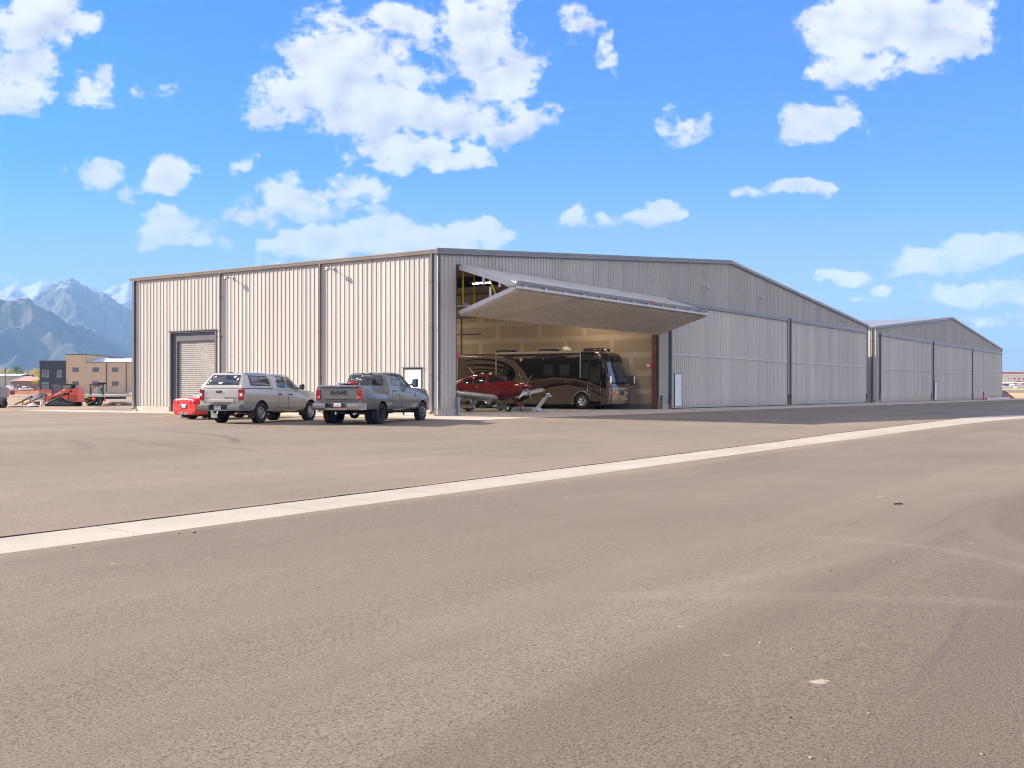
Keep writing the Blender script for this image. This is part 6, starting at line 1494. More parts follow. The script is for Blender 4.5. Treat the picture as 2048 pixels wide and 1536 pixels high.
def skid_steer():
    root = thing('skid_steer_loader', 'orange tracked skid-steer loader with a black cab parked on the lot edge', 'loader', at(130, 812.6), HEAD + PI)
    O, B, TK = MATS['loader_orange'], MATS['black_plastic'], MATS['track_rubber']   # local x = forward (to the left in the picture), y = towards the viewer
    for s in (-1, 1):
        prof = [(1.40, 0), (1.50, .12), (1.46, .30), (1.25, .42), (.25, .84), (.0, .86), (-.18, .76), (-.55, .48), (-1.18, .40), (-1.30, .22), (-1.2, 0)]
        y0, y1 = sorted((s * .52, s * .92)); mb = MB(); mb.prism(prof, 'y', y0, y1, TK)
        for i in range(len(prof)):
            a, b = Vector(prof[i]).to_3d(), Vector(prof[(i + 1) % len(prof)]).to_3d(); n = max(1, int((b - a).length / .14))
            for k in range(n):
                p = a.lerp(b, (k + .5) / n); mb.box((p.x - .025, y0 + .01, p.y - .025), (p.x + .025, y1 - .01, p.y + .025), TK)
        o = mb.build('track', root)
        mb = MB(); mb.prism([(1.20, .12), (1.18, .30), (.2, .66), (-.1, .60), (-.45, .36), (-1.0, .28), (-1.0, .12)], 'y', s * .935, s * .955, M('track_guard', (.07, .07, .072), .6)); mb.tube([(1.44, s * .94, .02), (1.50, s * .94, .28), (.2, s * .94, .87)], .022, MATS['trim_light'], 6); mb.build('track_frame', o)
        for x, z, r in ((1.2, .2, .18), (.4, .14, .12), (0, .14, .12), (-.4, .14, .12), (-1.0, .2, .17), (.05, .64, .20)): mb = MB(); mb.lathe([(.0, s * .98), (r * .5, s * .98), (r, s * .965), (r, s * .93)], B, 14, 'y', (x, 0, z)); mb.build('roller', o)
        mb = MB(); y0, y1 = sorted((s * .60, s * .80))
        mb.prism([(1.50, .10), (1.44, .95), (1.28, 1.06), (1.05, 1.0), (-.25, 1.66), (-.50, 1.66), (-.68, 1.56), (-.70, 1.28), (-.2, 1.22), (.95, .78), (1.20, .60), (1.36, .12)], 'y', y0, y1, O)
        arm = mb.build('lift_arm', root)
        mb = MB(); mb.prism([(.62, 1.10), (-.02, 1.42), (-.02, 1.34), (.62, 1.02)], 'y', s * .801, s * .806, MATS['white_sheet']); mb.prism([(-.08, 1.56), (-.34, 1.60), (-.34, 1.48), (-.08, 1.44)], 'y', s * .801, s * .806, MATS['white_sheet']); mb.build('decal', arm)
        mb = MB(); mb.prism([(-.18, .98), (.10, 1.02), (-.20, .62), (-.55, .60), (-.62, 1.10)], 'y', s * .82, s * .86, O); mb.prism([(-.60, 1.02), (-.72, .40), (-.30, .30), (-.2, .62)], 'y', s * .80, s * .84, M('side_grey', (.13, .15, .18), .5)); mb.build('side_panel', root)
        mb = MB(); mb.tube([(.30, s * .70, .78), (-.2, s * .70, 1.30)], .045, MATS['chrome'], 8); mb.build('cylinder', root)
    mb = MB(); mb.box((-1.1, -.50, .30), (1.1, .50, .85), B, bev=.05); mb.build('chassis', root)
    mb = MB(); mb.box((-1.55, -.78, .42), (-.72, .78, 1.27), O, bev=.03); mb.prism([(-.74, 1.275), (-1.0, 1.35), (-.82, 1.58), (-1.52, 1.78), (-1.56, 1.28)], 'y', -.74, .74, O); h = mb.build('engine_cover', root)
    for i in range(3):
        for k in range(2): mb = MB(); x = -1.36 + i * .20; mb.box((x - .055, .781, .52 + k * .32), (x + .055, .79, .78 + k * .32 - .03), M('grille_dark', (.20, .05, .03), .7)); mb.build('grille', h)
    mb = MB(); mb.lathe([(.24, 0), (.24, .12), (.16, .2), (.0, .2)], B, 14, 'z', (-1.0, .1, 1.62)); mb.build('air_filter', root)
    mb = MB(); mb.sphere((-1.25, .1, 1.86), .08, M('beacon_blue', (.25, .35, .5), .3), 8); mb.build('beacon', root)
    mb = MB()
    for y in (-.45, .45):
        mb.tube([(1.0, y, .9), (.98, y, 1.88), (.86, y, 2.04), (-.72, y, 2.06), (-.78, y, 1.98), (-.78, y, 1.3)], .045, B, 8); mb.tube([(.05, y, .95), (.05, y, 2.04)], .035, B, 8)
    mb.box((-.80, -.48, 2.03), (.9, .48, 2.09), B, bev=.02); c = mb.build('cab', root)
    for y in (-.45, .45): mb = MB(); mb.box((.10, y - .012, 1.0), (.94, y + .012, 2.0), MATS['window_grey']); mb.box((-.74, y - .012, 1.3), (.0, y + .012, 2.0), MATS['window_green'] if y > 0 else MATS['window_grey']); mb.build('cab_window', c)
    mb = MB(); mb.box((-.6, -.28, .95), (-.2, .28, 1.5), B, bev=.06); mb.build('seat', root)
    mb = MB()
    mb.box((1.50, -.6, .02), (1.60, .6, .62), B, bev=.01)
    for y in (-.45, .1, .45): mb.box((1.60, y - .06, .0), (1.68, y + .06, 1.12 if y > 0 else .9), B)
    mb.box((1.66, -.5, 0), (2.0, -.38, .05), B); mb.box((1.66, .38, 0), (2.0, .5, .05), B); mb.build('pallet_fork', root)
skid_steer()

def flatbed_trailer():
    root = thing('flatbed_trailer', 'flatbed gooseneck trailer with a pale deck behind the orange loader', 'trailer', at(186, 811.5), HEAD)
    B = MATS['steel_dark']   # local x to the right
    mb = MB(); mb.box((-1.45, .0, .86), (1.22, 7.0, 1.04), MATS['deck_pale'], bev=.02); mb.build('deck', root)
    mb = MB(); mb.box((-1.3, .02, .62), (-.7, 6.8, .855), B); mb.box((.5, .02, .62), (.8, 6.8, .855), B); mb.box((-1.4, .1, .35), (-.55, .9, .62), MATS['rust']); mb.box((-.8, .3, .38), (.5, .5, .5), B); mb.build('chassis', root)
    for x in (-.62, -.30, .02):
        for y in (.45, 1.35): wheel(root, (0, 0, 0), .38, .24, -1, 'plain').matrix_local = Matrix.Translation((x, y + .2, .38)) @ Matrix.Rotation(R(72), 4, 'Z')
    mb = MB()
    for x in (-.62, .60): mb.box((x - .06, .9, 1.045), (x + .06, 1.06, 1.98), B)
    mb.box((-.72, .88, 1.985), (.70, 1.08, 2.10), B); mb.tube([(-.52, .98, 1.3), (-.40, .98, 1.72), (-.1, .98, 1.96), (.1, .98, 1.96), (.40, .98, 1.72), (.52, .98, 1.3)], .05, B, 8); mb.build('gooseneck', root)
    mb = MB(); mb.box((.05, .9, 2.105), (.90, 1.15, 2.28), MATS['black_rubber'], bev=.05); mb.build('tool_box', root)
    for x in (.66,): mb = MB(); mb.box((x - .05, -.06, .0), (x + .05, .05, .85), B); mb.build('jack_leg', root)
    for x, h in ((.88, .42), (1.05, .36), (.3, .5), (.15, .55)): mb = MB(); mb.box((x - .07, .05, .85 - h), (x + .07, .2, .855), MATS['black_rubber'], bev=.03); mb.build('mud_flap', root)
    for p in ([(-.9, -.02, .9), (-.3, -.05, .68), (.05, -.05, .62)], [(-.65, -.06, .12), (-.25, -.06, .32), (.12, -.05, .45)]): mb = MB(); mb.tube(p, .03, MATS['strap_lime'], 6); mb.build('tie_strap', root)
    mb = MB(); mb.prism([(1.10, .84), (1.18, .84), (1.26, .12), (1.22, .12)], 'y', -.05, -.03, MATS['safety_orange']); mb.build('warning_flag', root)
    b = thing('marker_ball', 'bright red marker ball hanging under the flatbed trailer deck', 'marker ball', tuple(Vector(root.location) + RIGHT * .18 - FWD * .16 + Vector((0, 0, .66))))
    mb = MB(); mb.sphere((0, 0, 0), .17, M('ball_red', (.85, .03, .02), .5), 14); mb.build('ball', b); mb = MB(); mb.tube([(0, 0, .16), (0, .06, .27)], .012, B, 6); mb.build('cord', b)
flatbed_trailer()

def dump_trailer():
    root = thing('dump_trailer', 'grey ribbed dump trailer with twin wheels at the left edge of the lot', 'trailer', at(-7, 817.2), HEAD + R(8))
    G = M('trailer_grey', (.30, .27, .285), .5, .3); B = MATS['steel_dark']
    mb = MB(); mb.box((-4.2, .25, .92), (.28, 2.2, 1.74), G, bev=.02)
    for i in range(11): x = .12 - i * .42; mb.prism([(x - .06, .25), (x - .03, .16), (x + .03, .16), (x + .06, .25)], 'z', .95, 1.70, G)
    mb.box((-4.25, .15, 1.70), (.32, .30, 1.80), G, bev=.02); mb.build('body', root)
    mb = MB(); mb.prism([(.34, .45), (.40, .80), (.20, .92), (-1.75, .92), (-1.85, .45), (-1.78, .45), (-1.68, .86), (.12, .86), (.30, .74), (.27, .45)], 'y', -.10, .27, M('fender_dark', (.09, .095, .105), .45)); mb.box((-4.0, .4, .62), (.2, 2.0, .9), B); mb.box((-4.0, .20, .45), (-1.9, .3, .9), B); mb.build('fender', root)
    for x in (-1.15, -.25):
        wheel(root, (x, .10, .37), .37, .22, -1, 'plain'); wheel(root, (x, 2.3, .37), .37, .22, 1, 'plain')
    mb = MB(); mb.tube([(-4.2, 1.2, .7), (-5.6, 1.2, .6)], .07, B); mb.build('drawbar', root)
dump_trailer()

def steel_frames():
    for (x0, y0, x1, y1, px_leg, lab) in ((29, 810.5, 63, 793.5, 45.3, 'rusty steel post lying tilted on a prop, nearer the dump trailer'), (48, 810.5, 83, 793.5, 64.5, 'rusty steel post lying tilted on a prop, nearer the orange loader')):
        a = Vector(at(x0, y0)); Y = (a - CAM).dot(FWD); b = px(x1, y1, Y + 1.5); t = (px_leg - x0) / (x1 - x0); m_ = a.lerp(b, t)
        root = thing('steel_post', lab, 'steel post', tuple(a)); mb = MB(); mb.tube([(0, 0, .05), tuple(b - a)], .075, MATS['rust'], 8); d = (b - a).normalized(); mb.tube([tuple(b - a - d * .1), tuple(b - a + d * .08)], .13, MATS['rust'], 8); mb.build('beam', root)
        g = gz(m_.x, m_.y); mb = MB(); q = m_ - a; mb.tube([(q.x, q.y, q.z - .05), (q.x, q.y, g - a.z)], .07, MATS['rust'], 8); mb.build('prop', root)
    p = at(66.5, 810.5); root = thing('pipe_stack', 'stack of rusty brown pipes lying on the lot edge', 'pipes', p, HEAD + R(12))
    for x, z in ((0, .11), (.0, .29)):
        for k in range(2): mb = MB(); yy = k * .23 + (.1 if z > .2 else 0); mb.lathe([(.08, -.25), (.11, -.25), (.11, .9), (.08, .9), (.08, -.25)], MATS['rust'], 14, 'x', (x, yy, z)); mb.build('pipe', root)
    mb = MB(); mb.box((-.42, .5, .0), (-.34, .58, .62), MATS['rust']); mb.box((-.42, .3, .30), (-.34, .78, .38), MATS['rust']); mb.build('bracket', root)
    p = at(64, 813.5); root = thing('sheet_bundle', 'crumpled white plastic sheeting lying in front of the rusty pipes', 'plastic sheet', p, HEAD)
    mb = MB(); rnd = random.Random(4); vs = []; fs = []
    for j in range(6):
        for i in range(12):
            h = .34 * max(0, 1 - abs(i - 5.5) / 6) * (1 - abs(j - 2.5) / 3.2) + rnd.random() * .16; vs.append((-.42 + i * .08 + rnd.random() * .05, -.3 + j * .13, max(.005, h if 0 < j < 5 and 0 < i < 11 else .0)))
    for j in range(5):
        for i in range(11): a = j * 12 + i; fs.append((a, a + 1, a + 13, a + 12))
    mb.add(vs, fs, MATS['white_sheet']); mb.build('sheet', root)
    p = at(87.5, 810); root = thing('valve_stand', 'small rusty cross-shaped valve stand beside the loader fork', 'valve', p, HEAD)
    mb = MB(); mb.tube([(0, 0, 0), (0, 0, .55)], .10, MATS['rock'], 10); mb.build('base', root); mb = MB(); mb.tube([(0, 0, .3), (0, 0, .78)], .045, MATS['rust'], 8); mb.tube([(-.2, 0, .58), (.2, 0, .58)], .045, MATS['rust'], 8); mb.build('wheel', root)
    p = at(83.5, 811); root = thing('bucket', 'white plastic bucket standing by the rusty valve stand', 'bucket', p, HEAD)
    mb = MB(); mb.lathe([(.001, .0), (.13, 0), (.16, .38), (.15, .38), (.12, .03), (.001, .02)], MATS['white_sheet'], 16, 'z'); mb.build('pail', root); mb = MB(); mb.tube([(-.16, 0, .34), (-.1, 0, .46), (.1, 0, .46), (.16, 0, .34)], .008, MATS['galv'], 5); mb.build('handle', root)
    p = at(38, 815); root = thing('patch', 'flat black tarpaulin spread under the rusty posts', 'patch', p, HEAD)
    mb = MB(); rnd = random.Random(3); vs = []; fs = []
    for j in range(5):
        for i in range(17): vs.append((-.95 + i * .118, -.2 + j * .55 + .1 * sin(i * .9), .02 + rnd.random() * .10 * (0 < j < 4)))
    for j in range(4):
        for i in range(16): a = j * 17 + i; fs.append((a, a + 1, a + 18, a + 17))
    mb.add(vs, fs, M('patch_black', (.035, .04, .06), .6)); mb.build('cloth', root)  # thin near-black patch, slightly uneven, lying on the lot
    p = at(237, 810); root = thing('panel_stack', 'low stack of blue-grey metal sheets on timber, near the hangar corner', 'metal sheets', p, HEAD + R(4))
    for x in (-.9, .9): mb = MB(); mb.box((x - .6, -.25, .0), (x + .6, .25, .10), MATS['timber'], bev=.01); mb.build('timber_block', root)
    for k in range(3):
        mb = MB(); n = 10; x0, x1 = -1.15 + .15 * k, 1.1 - .1 * k; pr = [(x0 + (x1 - x0) * i / n, .11 + k * .09 + (.05 if i % 2 else 0)) for i in range(n + 1)]
        mb.prism(pr + [(a, z - .02) for a, z in pr[::-1]], 'y', -.4, 1.4, MATS['panel_blue']); mb.build('metal_sheet', root)
    p = at(216, 807.8); root = thing('timber_plank', 'pale timber plank lying left of the blue-grey metal sheets', 'plank', p, HEAD)
    mb = MB(); mb.box((-.6, -.1, 0), (.55, .15, .07), MATS['timber'], bev=.01); mb.lathe([(.0, .0), (.14, 0), (.05, .2), (.0, .26)], MATS['white_sheet'], 10, 'z', (.05, 0, .07)); mb.build('board', root)
steel_frames()

def office():
    root = thing('office_building', 'tan two-storey office building with a black glazed corner block', 'office building', at(170, HOR, 257), HEAD)
    z0 = root.location.z; s = 257 / F
    X = lambda p: (p - 170) * s
    Z = lambda q: CAM.z + (HOR - q) * s - z0
    TN, BK, TR = MATS['tan_siding'], MATS['black_siding'], MATS['trim_dark']
    mb = MB(); mb.box((X(131.6), 0, -.4), (X(172), 18, Z(709.6)), TN); mb.box((X(172.05), .06, -.4), (X(340), 18, Z(725)), TN); mb.build('wall', root)
    mb = MB(); mb.box((X(79.8), -.25, -.4), (X(131.5), 14, Z(722.3)), BK); mb.box((X(79.6), -.30, Z(722.2)), (X(131.5), 14.1, Z(721.2)), BK); mb.build('wall', root)['label'] = 'black corner block'
    mb = MB(); mb.box((X(131.2), -.06, Z(709.5)), (X(172.6), 18.1, Z(708)), TR); mb.box((X(172.7), -.02, Z(724.9)), (X(341), .5, Z(724)), TR); mb.box((X(171.7), -.05, Z(724.9)), (X(172.4), .0, Z(709.6)), TR); mb.build('cornice', root)
    mb = MB(); mb.prism([(.6, Z(724.6)), (9, Z(713.5)), (18, Z(724.6))], 'x', X(172.7), X(340), MATS['roof_white']); mb.build('roof', root)
    mb = MB(); mb.box((X(190), 8.2, Z(715.5)), (X(223), 9.6, Z(712.6)), TR); mb.build('roof_vent', root)
    for p in (213, 252.5, 292): mb = MB(); mb.box((X(p - .7), -.08, 0), (X(p + .7), .055, Z(725.2)), TR); mb.build('downspout', root)
    for p in (145, 185, 224.2, 264, 304):
        for q0, q1 in ((735, 743.2), (763, 771)):
            yy = 0 if p < 172 else .06; mb = MB(); mb.box((X(p), yy - .02, Z(q1)), (X(p + 12.4), yy - .10, Z(q0)), TR); w = mb.build('window', root)
            mb = MB(); mb.box((X(p + .7), yy - .101, Z(q1 - .7)), (X(p + 11.7), yy - .13, Z(q0 + .7)), MATS['window_grey']); mb.box((X(p + 6), yy - .131, Z(q1 - .7)), (X(p + 6.5), yy - .14, Z(q0 + .7)), TR); mb.build('pane', w)
    for p0, p1, q0, q1, nx, nz in ((84, 99.7, 739, 755.6, 3, 3), (113.8, 125.2, 739, 755.6, 2, 3), (84, 99.3, 763.6, 784, 3, 4)):
        mb = MB(); mb.box((X(p0), -.26, Z(q1)), (X(p1), -.30, Z(q0)), MATS['window_green']); w = mb.build('window', root); mb = MB()
        for i in range(nx + 1): x = X(p0) + (X(p1) - X(p0)) * i / nx; mb.box((x - .05, -.302, Z(q1)), (x + .05, -.35, Z(q0)), BK)
        for i in range(nz + 1): z = Z(q1) + (Z(q0) - Z(q1)) * i / nz; mb.box((X(p0), -.302, z - .05), (X(p1), -.345, z + .05), BK)
        mb.build('frame', w)
    for i, ch in enumerate('861'):
        T = Matrix.Translation((X(134.6), -.02, Z(761.5 + i * 3.9))) @ Matrix.Rotation(PI / 2, 4, 'X'); text_mesh(ch, .46, .02, TR, 'house_number', root, T, .01)
    mb = MB(); mb.box((X(80), -.5, -.5), (X(340), -.31, .35), MATS['concrete']); mb.build('footing', root)
    c = thing('utility_cabinet', 'grey-green electrical cabinet against the tan office wall', 'cabinet', at(200, HOR, 253), HEAD); mb = MB(); mb.box((-.42, -.4, 0), (.45, .4, 1.3), MATS['green_box'], bev=.03); mb.build('body', c); mb = MB(); mb.box((-.3, -.42, .15), (.32, -.401, 1.15), MATS['green_box'], bev=.005); mb.build('door', c)
    for p, h in ((193.5, .75), (198.5, .75)):
        c = thing('bollard', 'short green bollard, %s of the two by the office cabinet' % ('left' if p < 195 else 'right'), 'bollard', at(p, HOR, 240), HEAD, 'green bollards by the office'); mb = MB(); mb.lathe([(.09, 0), (.09, h), (.07, h + .05), (.0, h + .06)], MATS['green_paint'], 12, 'z'); mb.build('post', c); mb = MB(); mb.lathe([(.13, 0), (.13, .03), (.09, .035)], MATS['steel_dark'], 12, 'z'); mb.build('base', c)
office()

def mound(name, label, cat, p, q, Y, rx, ry, h, m, seed, rough=.25, n=26):
    root = thing(name, label, cat, at(p, q, Y), HEAD); mb = MB(); vs = []; fs = []
    for j in range(n + 1):
        for i in range(n + 1):
            u, v = -1 + 2 * i / n, -1 + 2 * j / n; d = math.hypot(u, v)
            k = max(0, 1 - d) ** .8; f = noise.fractal(Vector((u * 2.2, v * 2.2, seed)), 1, 2, 6)
            x, y = u * rx, v * ry; w = Vector(root.location) + RIGHT * x + FWD * y
            vs.append((x, y, gz(w.x, w.y) - root.location.z - .08 + h * k * (1 + rough * 2 * f) + .05 * f * (k > 0)))
    for j in range(n):
        for i in range(n): a = j * (n + 1) + i; fs.append((a, a + 1, a + n + 2, a + n + 1))
    mb.add(vs, fs, m, True); mb.build('heap', root); return root
mound('gravel_pile', 'long dark grey gravel pile behind the rusty posts', 'gravel pile', 88, HOR, 150, 3.6, 3.0, 1.05, MATS['gravel_grey'], 2)
mound('dirt_bank', 'low tan dirt bank along the field behind the trailer', 'dirt bank', 232, HOR, 170, 5.5, 4.0, .55, MATS['dirt'], 8)
mound('dirt_bank', 'low tan dirt bank in the field behind the dump trailer', 'dirt bank', 30, HOR, 165, 6.0, 4.0, .42, MATS['dirt'], 12)
r_ = mound('rubble_pile', 'pale rubble heap beside the hangar corner', 'rubble pile', 262, HOR, 175, 1.9, 1.6, .75, MATS['rock'], 5, .5)
rnd = random.Random(6); mb = MB()
for k in range(70):
    a = rnd.random() * 2 * PI; d = rnd.random() ** .6; c = (1.7 * d * cos(a), 1.4 * d * sin(a), max(.05, .75 * (1 - d)) + .1); s_ = .07 + rnd.random() * .16
    b2 = bmesh.new(); bmesh.ops.create_icosphere(b2, subdivisions=1, radius=s_)
    for v in b2.verts: v.co *= .7 + rnd.random() * .6
    b2.verts.index_update(); mb.add([v.co + Vector(c) for v in b2.verts], [[v.index for v in f.verts] for f in b2.faces], MATS['rock']); b2.free()
st_ = mb.build('stones', r_); st_['kind'] = 'stuff'

def safety_fence():
    root = thing('safety_fence', 'orange plastic mesh fence across the far field', 'fence', at(60, HOR, 230), HEAD)
    pts = [(-46, 0), (-36, .5), (-28, 0), (-20, .6), (-12, .2), (-5, .5), (0, 0), (3, .4), (6.5, 0), (9, .3)]
    lx = [(p, v) for p, v in pts]; m, nt, b = new_mat('mesh_orange'); b.inputs['Base Color'].default_value = (.85, .16, .05, 1); b.inputs['Roughness'].default_value = .7
    for i in range(len(lx) - 1):
        mb = MB(); (x0, y0), (x1, y1) = lx[i], lx[i + 1]; n = int((x1 - x0) / .35) + 1
        def P(t, z):
            x, y = x0 + (x1 - x0) * t, y0 + (y1 - y0) * t; w = Vector(root.location) + RIGHT * x + FWD * y; return (x, y, gz(w.x, w.y) - root.location.z + z - .12 * sin(PI * t) * (z > .3))
        for k in range(n): mb.tube([P(k / n, .05), P(k / n, 1.0)], .035, m, 4, cap=False)
        for z in (.1, .25, .4, .55, .7, .85, 1.0): mb.tube([P(k / 6, z) for k in range(7)], .034 if z < 1 else .05, m, 4, cap=False)
        mb.build('mesh_panel', root)
    for x, y in lx:
        w = Vector(root.location) + RIGHT * x + FWD * y; z = gz(w.x, w.y) - root.location.z; mb = MB(); mb.tube([(x, y, z), (x, y, z + 1.15)], .04, MATS['steel_dark'], 6); mb.build('post', root)
safety_fence()

def far_bits():
    s = lambda Y: Y / F
    # brick house with a hipped pink roof
    Y = 405; root = thing('brick_house', 'long low brown brick house with a pinkish hipped roof', 'house', at(52, HOR, Y), HEAD); z0 = root.location.z; k = s(Y); X = lambda p: (p - 52) * k; Z = lambda q: CAM.z + (HOR - q) * k - z0
    mb = MB(); mb.box((X(24), 0, -1), (X(92), 11, Z(762)), MATS['brick_brown']); mb.build('wall', root)
    mb = MB(); e = .5; a, b, zt, zb = X(23) - e, X(93) + e, Z(751.8), Z(762.2)
    mb.add([(a, -e, zb), (b, -e, zb), (b, 11 + e, zb), (a, 11 + e, zb), (X(38), 5.5, zt), (X(80), 5.5, zt)], [(0, 1, 5, 4), (1, 2, 5), (2, 3, 4, 5), (3, 0, 4), (3, 2, 1, 0)], MATS['roof_pink']); r = mb.build('roof', root)
    mb = MB(); mb.box((X(52.4), 5, zt - .3), (X(54.6), 5.8, zt + .5), MATS['steel_dark']); mb.build('chimney', r)
    mb = MB(); mb.box((X(36), -.3, Z(771.5)), (X(37.4), -.02, Z(769)), MATS['white_sheet']); mb.build('wall_lamp', root)
    root = thing('shed', 'small blue-grey lean-to shed at the left end of the brick house', 'shed', at(21, HOR, Y + 4), HEAD); mb = MB(); mb.box((-.7, 0, -1), (.75, 8, 2.6), MATS['panel_blue']); mb.build('wall', root); mb = MB(); mb.prism([(-.9, 2.65), (.76, 3.7), (.76, 3.9), (-.9, 2.85)], 'y', -.3, 8.3, MATS['roof_white']); mb.build('roof', root)
    Y = 470; root = thing('metal_shed', 'long grey metal shed at the left edge of the photo', 'shed', at(0, HOR, Y), HEAD); z0 = root.location.z; k = s(Y); X = lambda p: p * k
    mb = MB(); ribbed(mb, (0, 0, 0), (1, 0, 0), (0, -1, 0), X(-90), X(40), -1, CAM.z + (HOR - 752.5) * k - z0, M('shed_sheet', (.42, .39, .34), .6), pitch=.9, depth=.08); mb.box((X(-90), .06, -1), (X(40), 14, CAM.z + (HOR - 752.6) * k - z0), MATS['shed_sheet']); mb.build('wall', root)
    mb = MB(); zt = CAM.z + (HOR - 752) * k - z0; mb.prism([(-.5, zt), (7, zt + .9), (14.5, zt), (14.5, zt + .15), (7, zt + 1.05), (-.5, zt + .15)], 'x', X(-91), X(41), MATS['roof_white']); mb.build('roof', root)
    for p, q, Y, h, lab in ((10.3, HOR, 300, 6.0, 'dark wooden utility pole in front of the grey metal shed'), (55.3, HOR, 520, 9.4, 'thin tall pole standing behind the brick house roof')):
        root = thing('utility_pole', lab, 'pole', at(p, q, Y), HEAD); mb = MB(); mb.tube([(0, 0, -.3), (0, 0, h)], [.17, .12] if h < 8 else [.12, .08], MATS['pole_wood'], 8); mb.build('post', root); mb = MB()
        if h < 8: mb.lathe([(.0, h), (.20, h + .05), (.22, h + .55), (.0, h + .6)], MATS['steel_dark'], 12, 'z'); mb.build('transformer', root)
        else: mb.box((-.7, -.06, h - .6), (.7, .06, h - .45), MATS['pole_wood']); mb.build('cross_arm', root)
    root = thing('transformer_box', 'pale green transformer box in the yellow field', 'transformer', at(32.3, HOR, 330), HEAD); mb = MB(); mb.box((-.5, -.5, 0), (.5, .5, 1.35), M('pale_green', (.33, .40, .37), .5), bev=.04); mb.build('body', root); mb = MB(); mb.box((-.44, -.52, .1), (.44, -.501, 1.1), MATS['pale_green'], bev=.005); mb.build('door', root)
    root = thing('stake', 'thin bright green survey stake by the orange fence', 'stake', at(55.6, HOR, 200), HEAD); mb = MB(); mb.box((-.05, -.05, -.1), (.05, .05, .85), M('stake_green', (.25, .62, .30), .6)); mb.build('post', root); mb = MB(); mb.box((-.06, -.06, .70), (.06, .06, .86), MATS['white_sheet']); mb.build('tip', root)
    root = thing('steel_bin', 'dark red steel bin standing in the dirt behind the dump trailer', 'bin', at(24, HOR, 215), HEAD); mb = MB(); mb.box((-.3, -.3, 0), (.25, .3, .7), M('bin_red', (.22, .035, .03), .6), bev=.02); mb.build('body', root); mb = MB(); mb.box((.26, -.32, 0), (.42, .32, .85), MATS['bin_red'], bev=.02); mb.build('side_box', root)
    # far white pickup, seen from behind
    root = thing('parked_truck', 'small far white pickup in the field in front of the brick house', 'pickup truck', at(51, HOR, 395), HEAD + R(62))
    W_, GD, UB = MATS['paint_white'], MATS['glass_dark'], MATS['under_black']
    mb = MB(); loft(mb, [(x, section(a, b, c, d, .01, .25)) for x, a, b, c, d in ((-2.7, .9, .88, .55, 1.18), (-2.6, .97, .93, .5, 1.2), (0, .98, .93, .48, 1.2), (1.5, .97, .9, .48, 1.15), (2.5, .93, .84, .5, 1.05), (2.75, .8, .7, .55, .9))], W_, 2); mb.build('body', root)
    mb = MB(); loft(mb, [(x, cab_section(*a)) for x, *a in ((-.75, .92, .76, 1.18, 1.74), (-.5, .93, .76, 1.18, 1.84), (.7, .93, .76, 1.17, 1.84), (1.5, .92, .8, 1.14, 1.2))], W_, 3); cab = mb.build('cabin', root); cv = bvh_of(cab)
    mb = MB(); decal(cv, rr(-.68, .68, 1.25, 1.68, .05), 'b', GD, off=.01, mb=mb); mb.build('rear_window', root)
    for s_ in (-1, 1):
        mb = MB(); decal(cv, [(-.5, 1.26), (1.1, 1.24), (.7, 1.7), (-.5, 1.72)], 'r' if s_ < 0 else 'l', GD, off=.01, mb=mb); mb.build('side_window', root)
        for x in (-1.7, 1.75): wheel(root, (x, s_ * .84, .37), .37, .24, s_, 'plain')
        mb = MB(); mb.box((-2.74, s_ * .72, .78), (-2.6, s_ * .93, 1.12), MATS['lens_red']); mb.build('tail_lamp', root)
    mb = MB(); mb.box((-2.85, -.95, .45), (-2.6, .95, .66), MATS['black_plastic'], bev=.03); mb.build('rear_bumper', root)
    root = thing('service_truck', 'white service truck partly hidden at the end of the lean-to shed', 'truck', at(17.5, HOR, 380), HEAD + R(160)); mb = MB(); mb.box((-1.4, -.9, .45), (.5, .9, 2.0), W_, bev=.12); mb.box((.5, -.88, .45), (1.5, .88, 1.25), W_, bev=.12); mb.build('body', root)
    mb = MB(); mb.box((.48, -.75, 1.3), (.55, .75, 1.85), GD); mb.build('windscreen', root)
    for s_ in (-1, 1):
        for x in (-.9, 1.0): wheel(root, (x, s_ * .8, .36), .36, .22, s_, 'plain')
far_bits()

# ---------------------------------------------------------------- trees
def leaf_mat(name, col):
    m, nt, b = new_mat(name); co = objco(nt); f = noise_n(nt, co, .9, 3); g = noise_n(nt, co, 7, 2)
    c = ramp(nt, f, [(.3, tuple(x * .7 for x in col)), (.5, col), (.7, tuple(min(1, x * 1.35) for x in col))]); c = mix(nt, c, ramp(nt, g, [(.3, (.8,) * 3), (.7, (1.2,) * 3)]), .7, 'MULTIPLY')
    L(nt, c, b.inputs['Base Color']); b.inputs['Roughness'].default_value = .7; b.inputs['Specular IOR Level'].default_value = .2
    try: b.inputs['Subsurface Weight'].default_value = 0
    except Exception: pass
    return m
leaf_mat('leaf_bright', (.62, .50, .03)); leaf_mat('leaf_yellow', (.66, .52, .14)); leaf_mat('leaf_green', (.16, .21, .07)); leaf_mat('leaf_olive', (.42, .37, .15))
M('bark', (.10, .075, .055), .9, var=.3, vs=8)
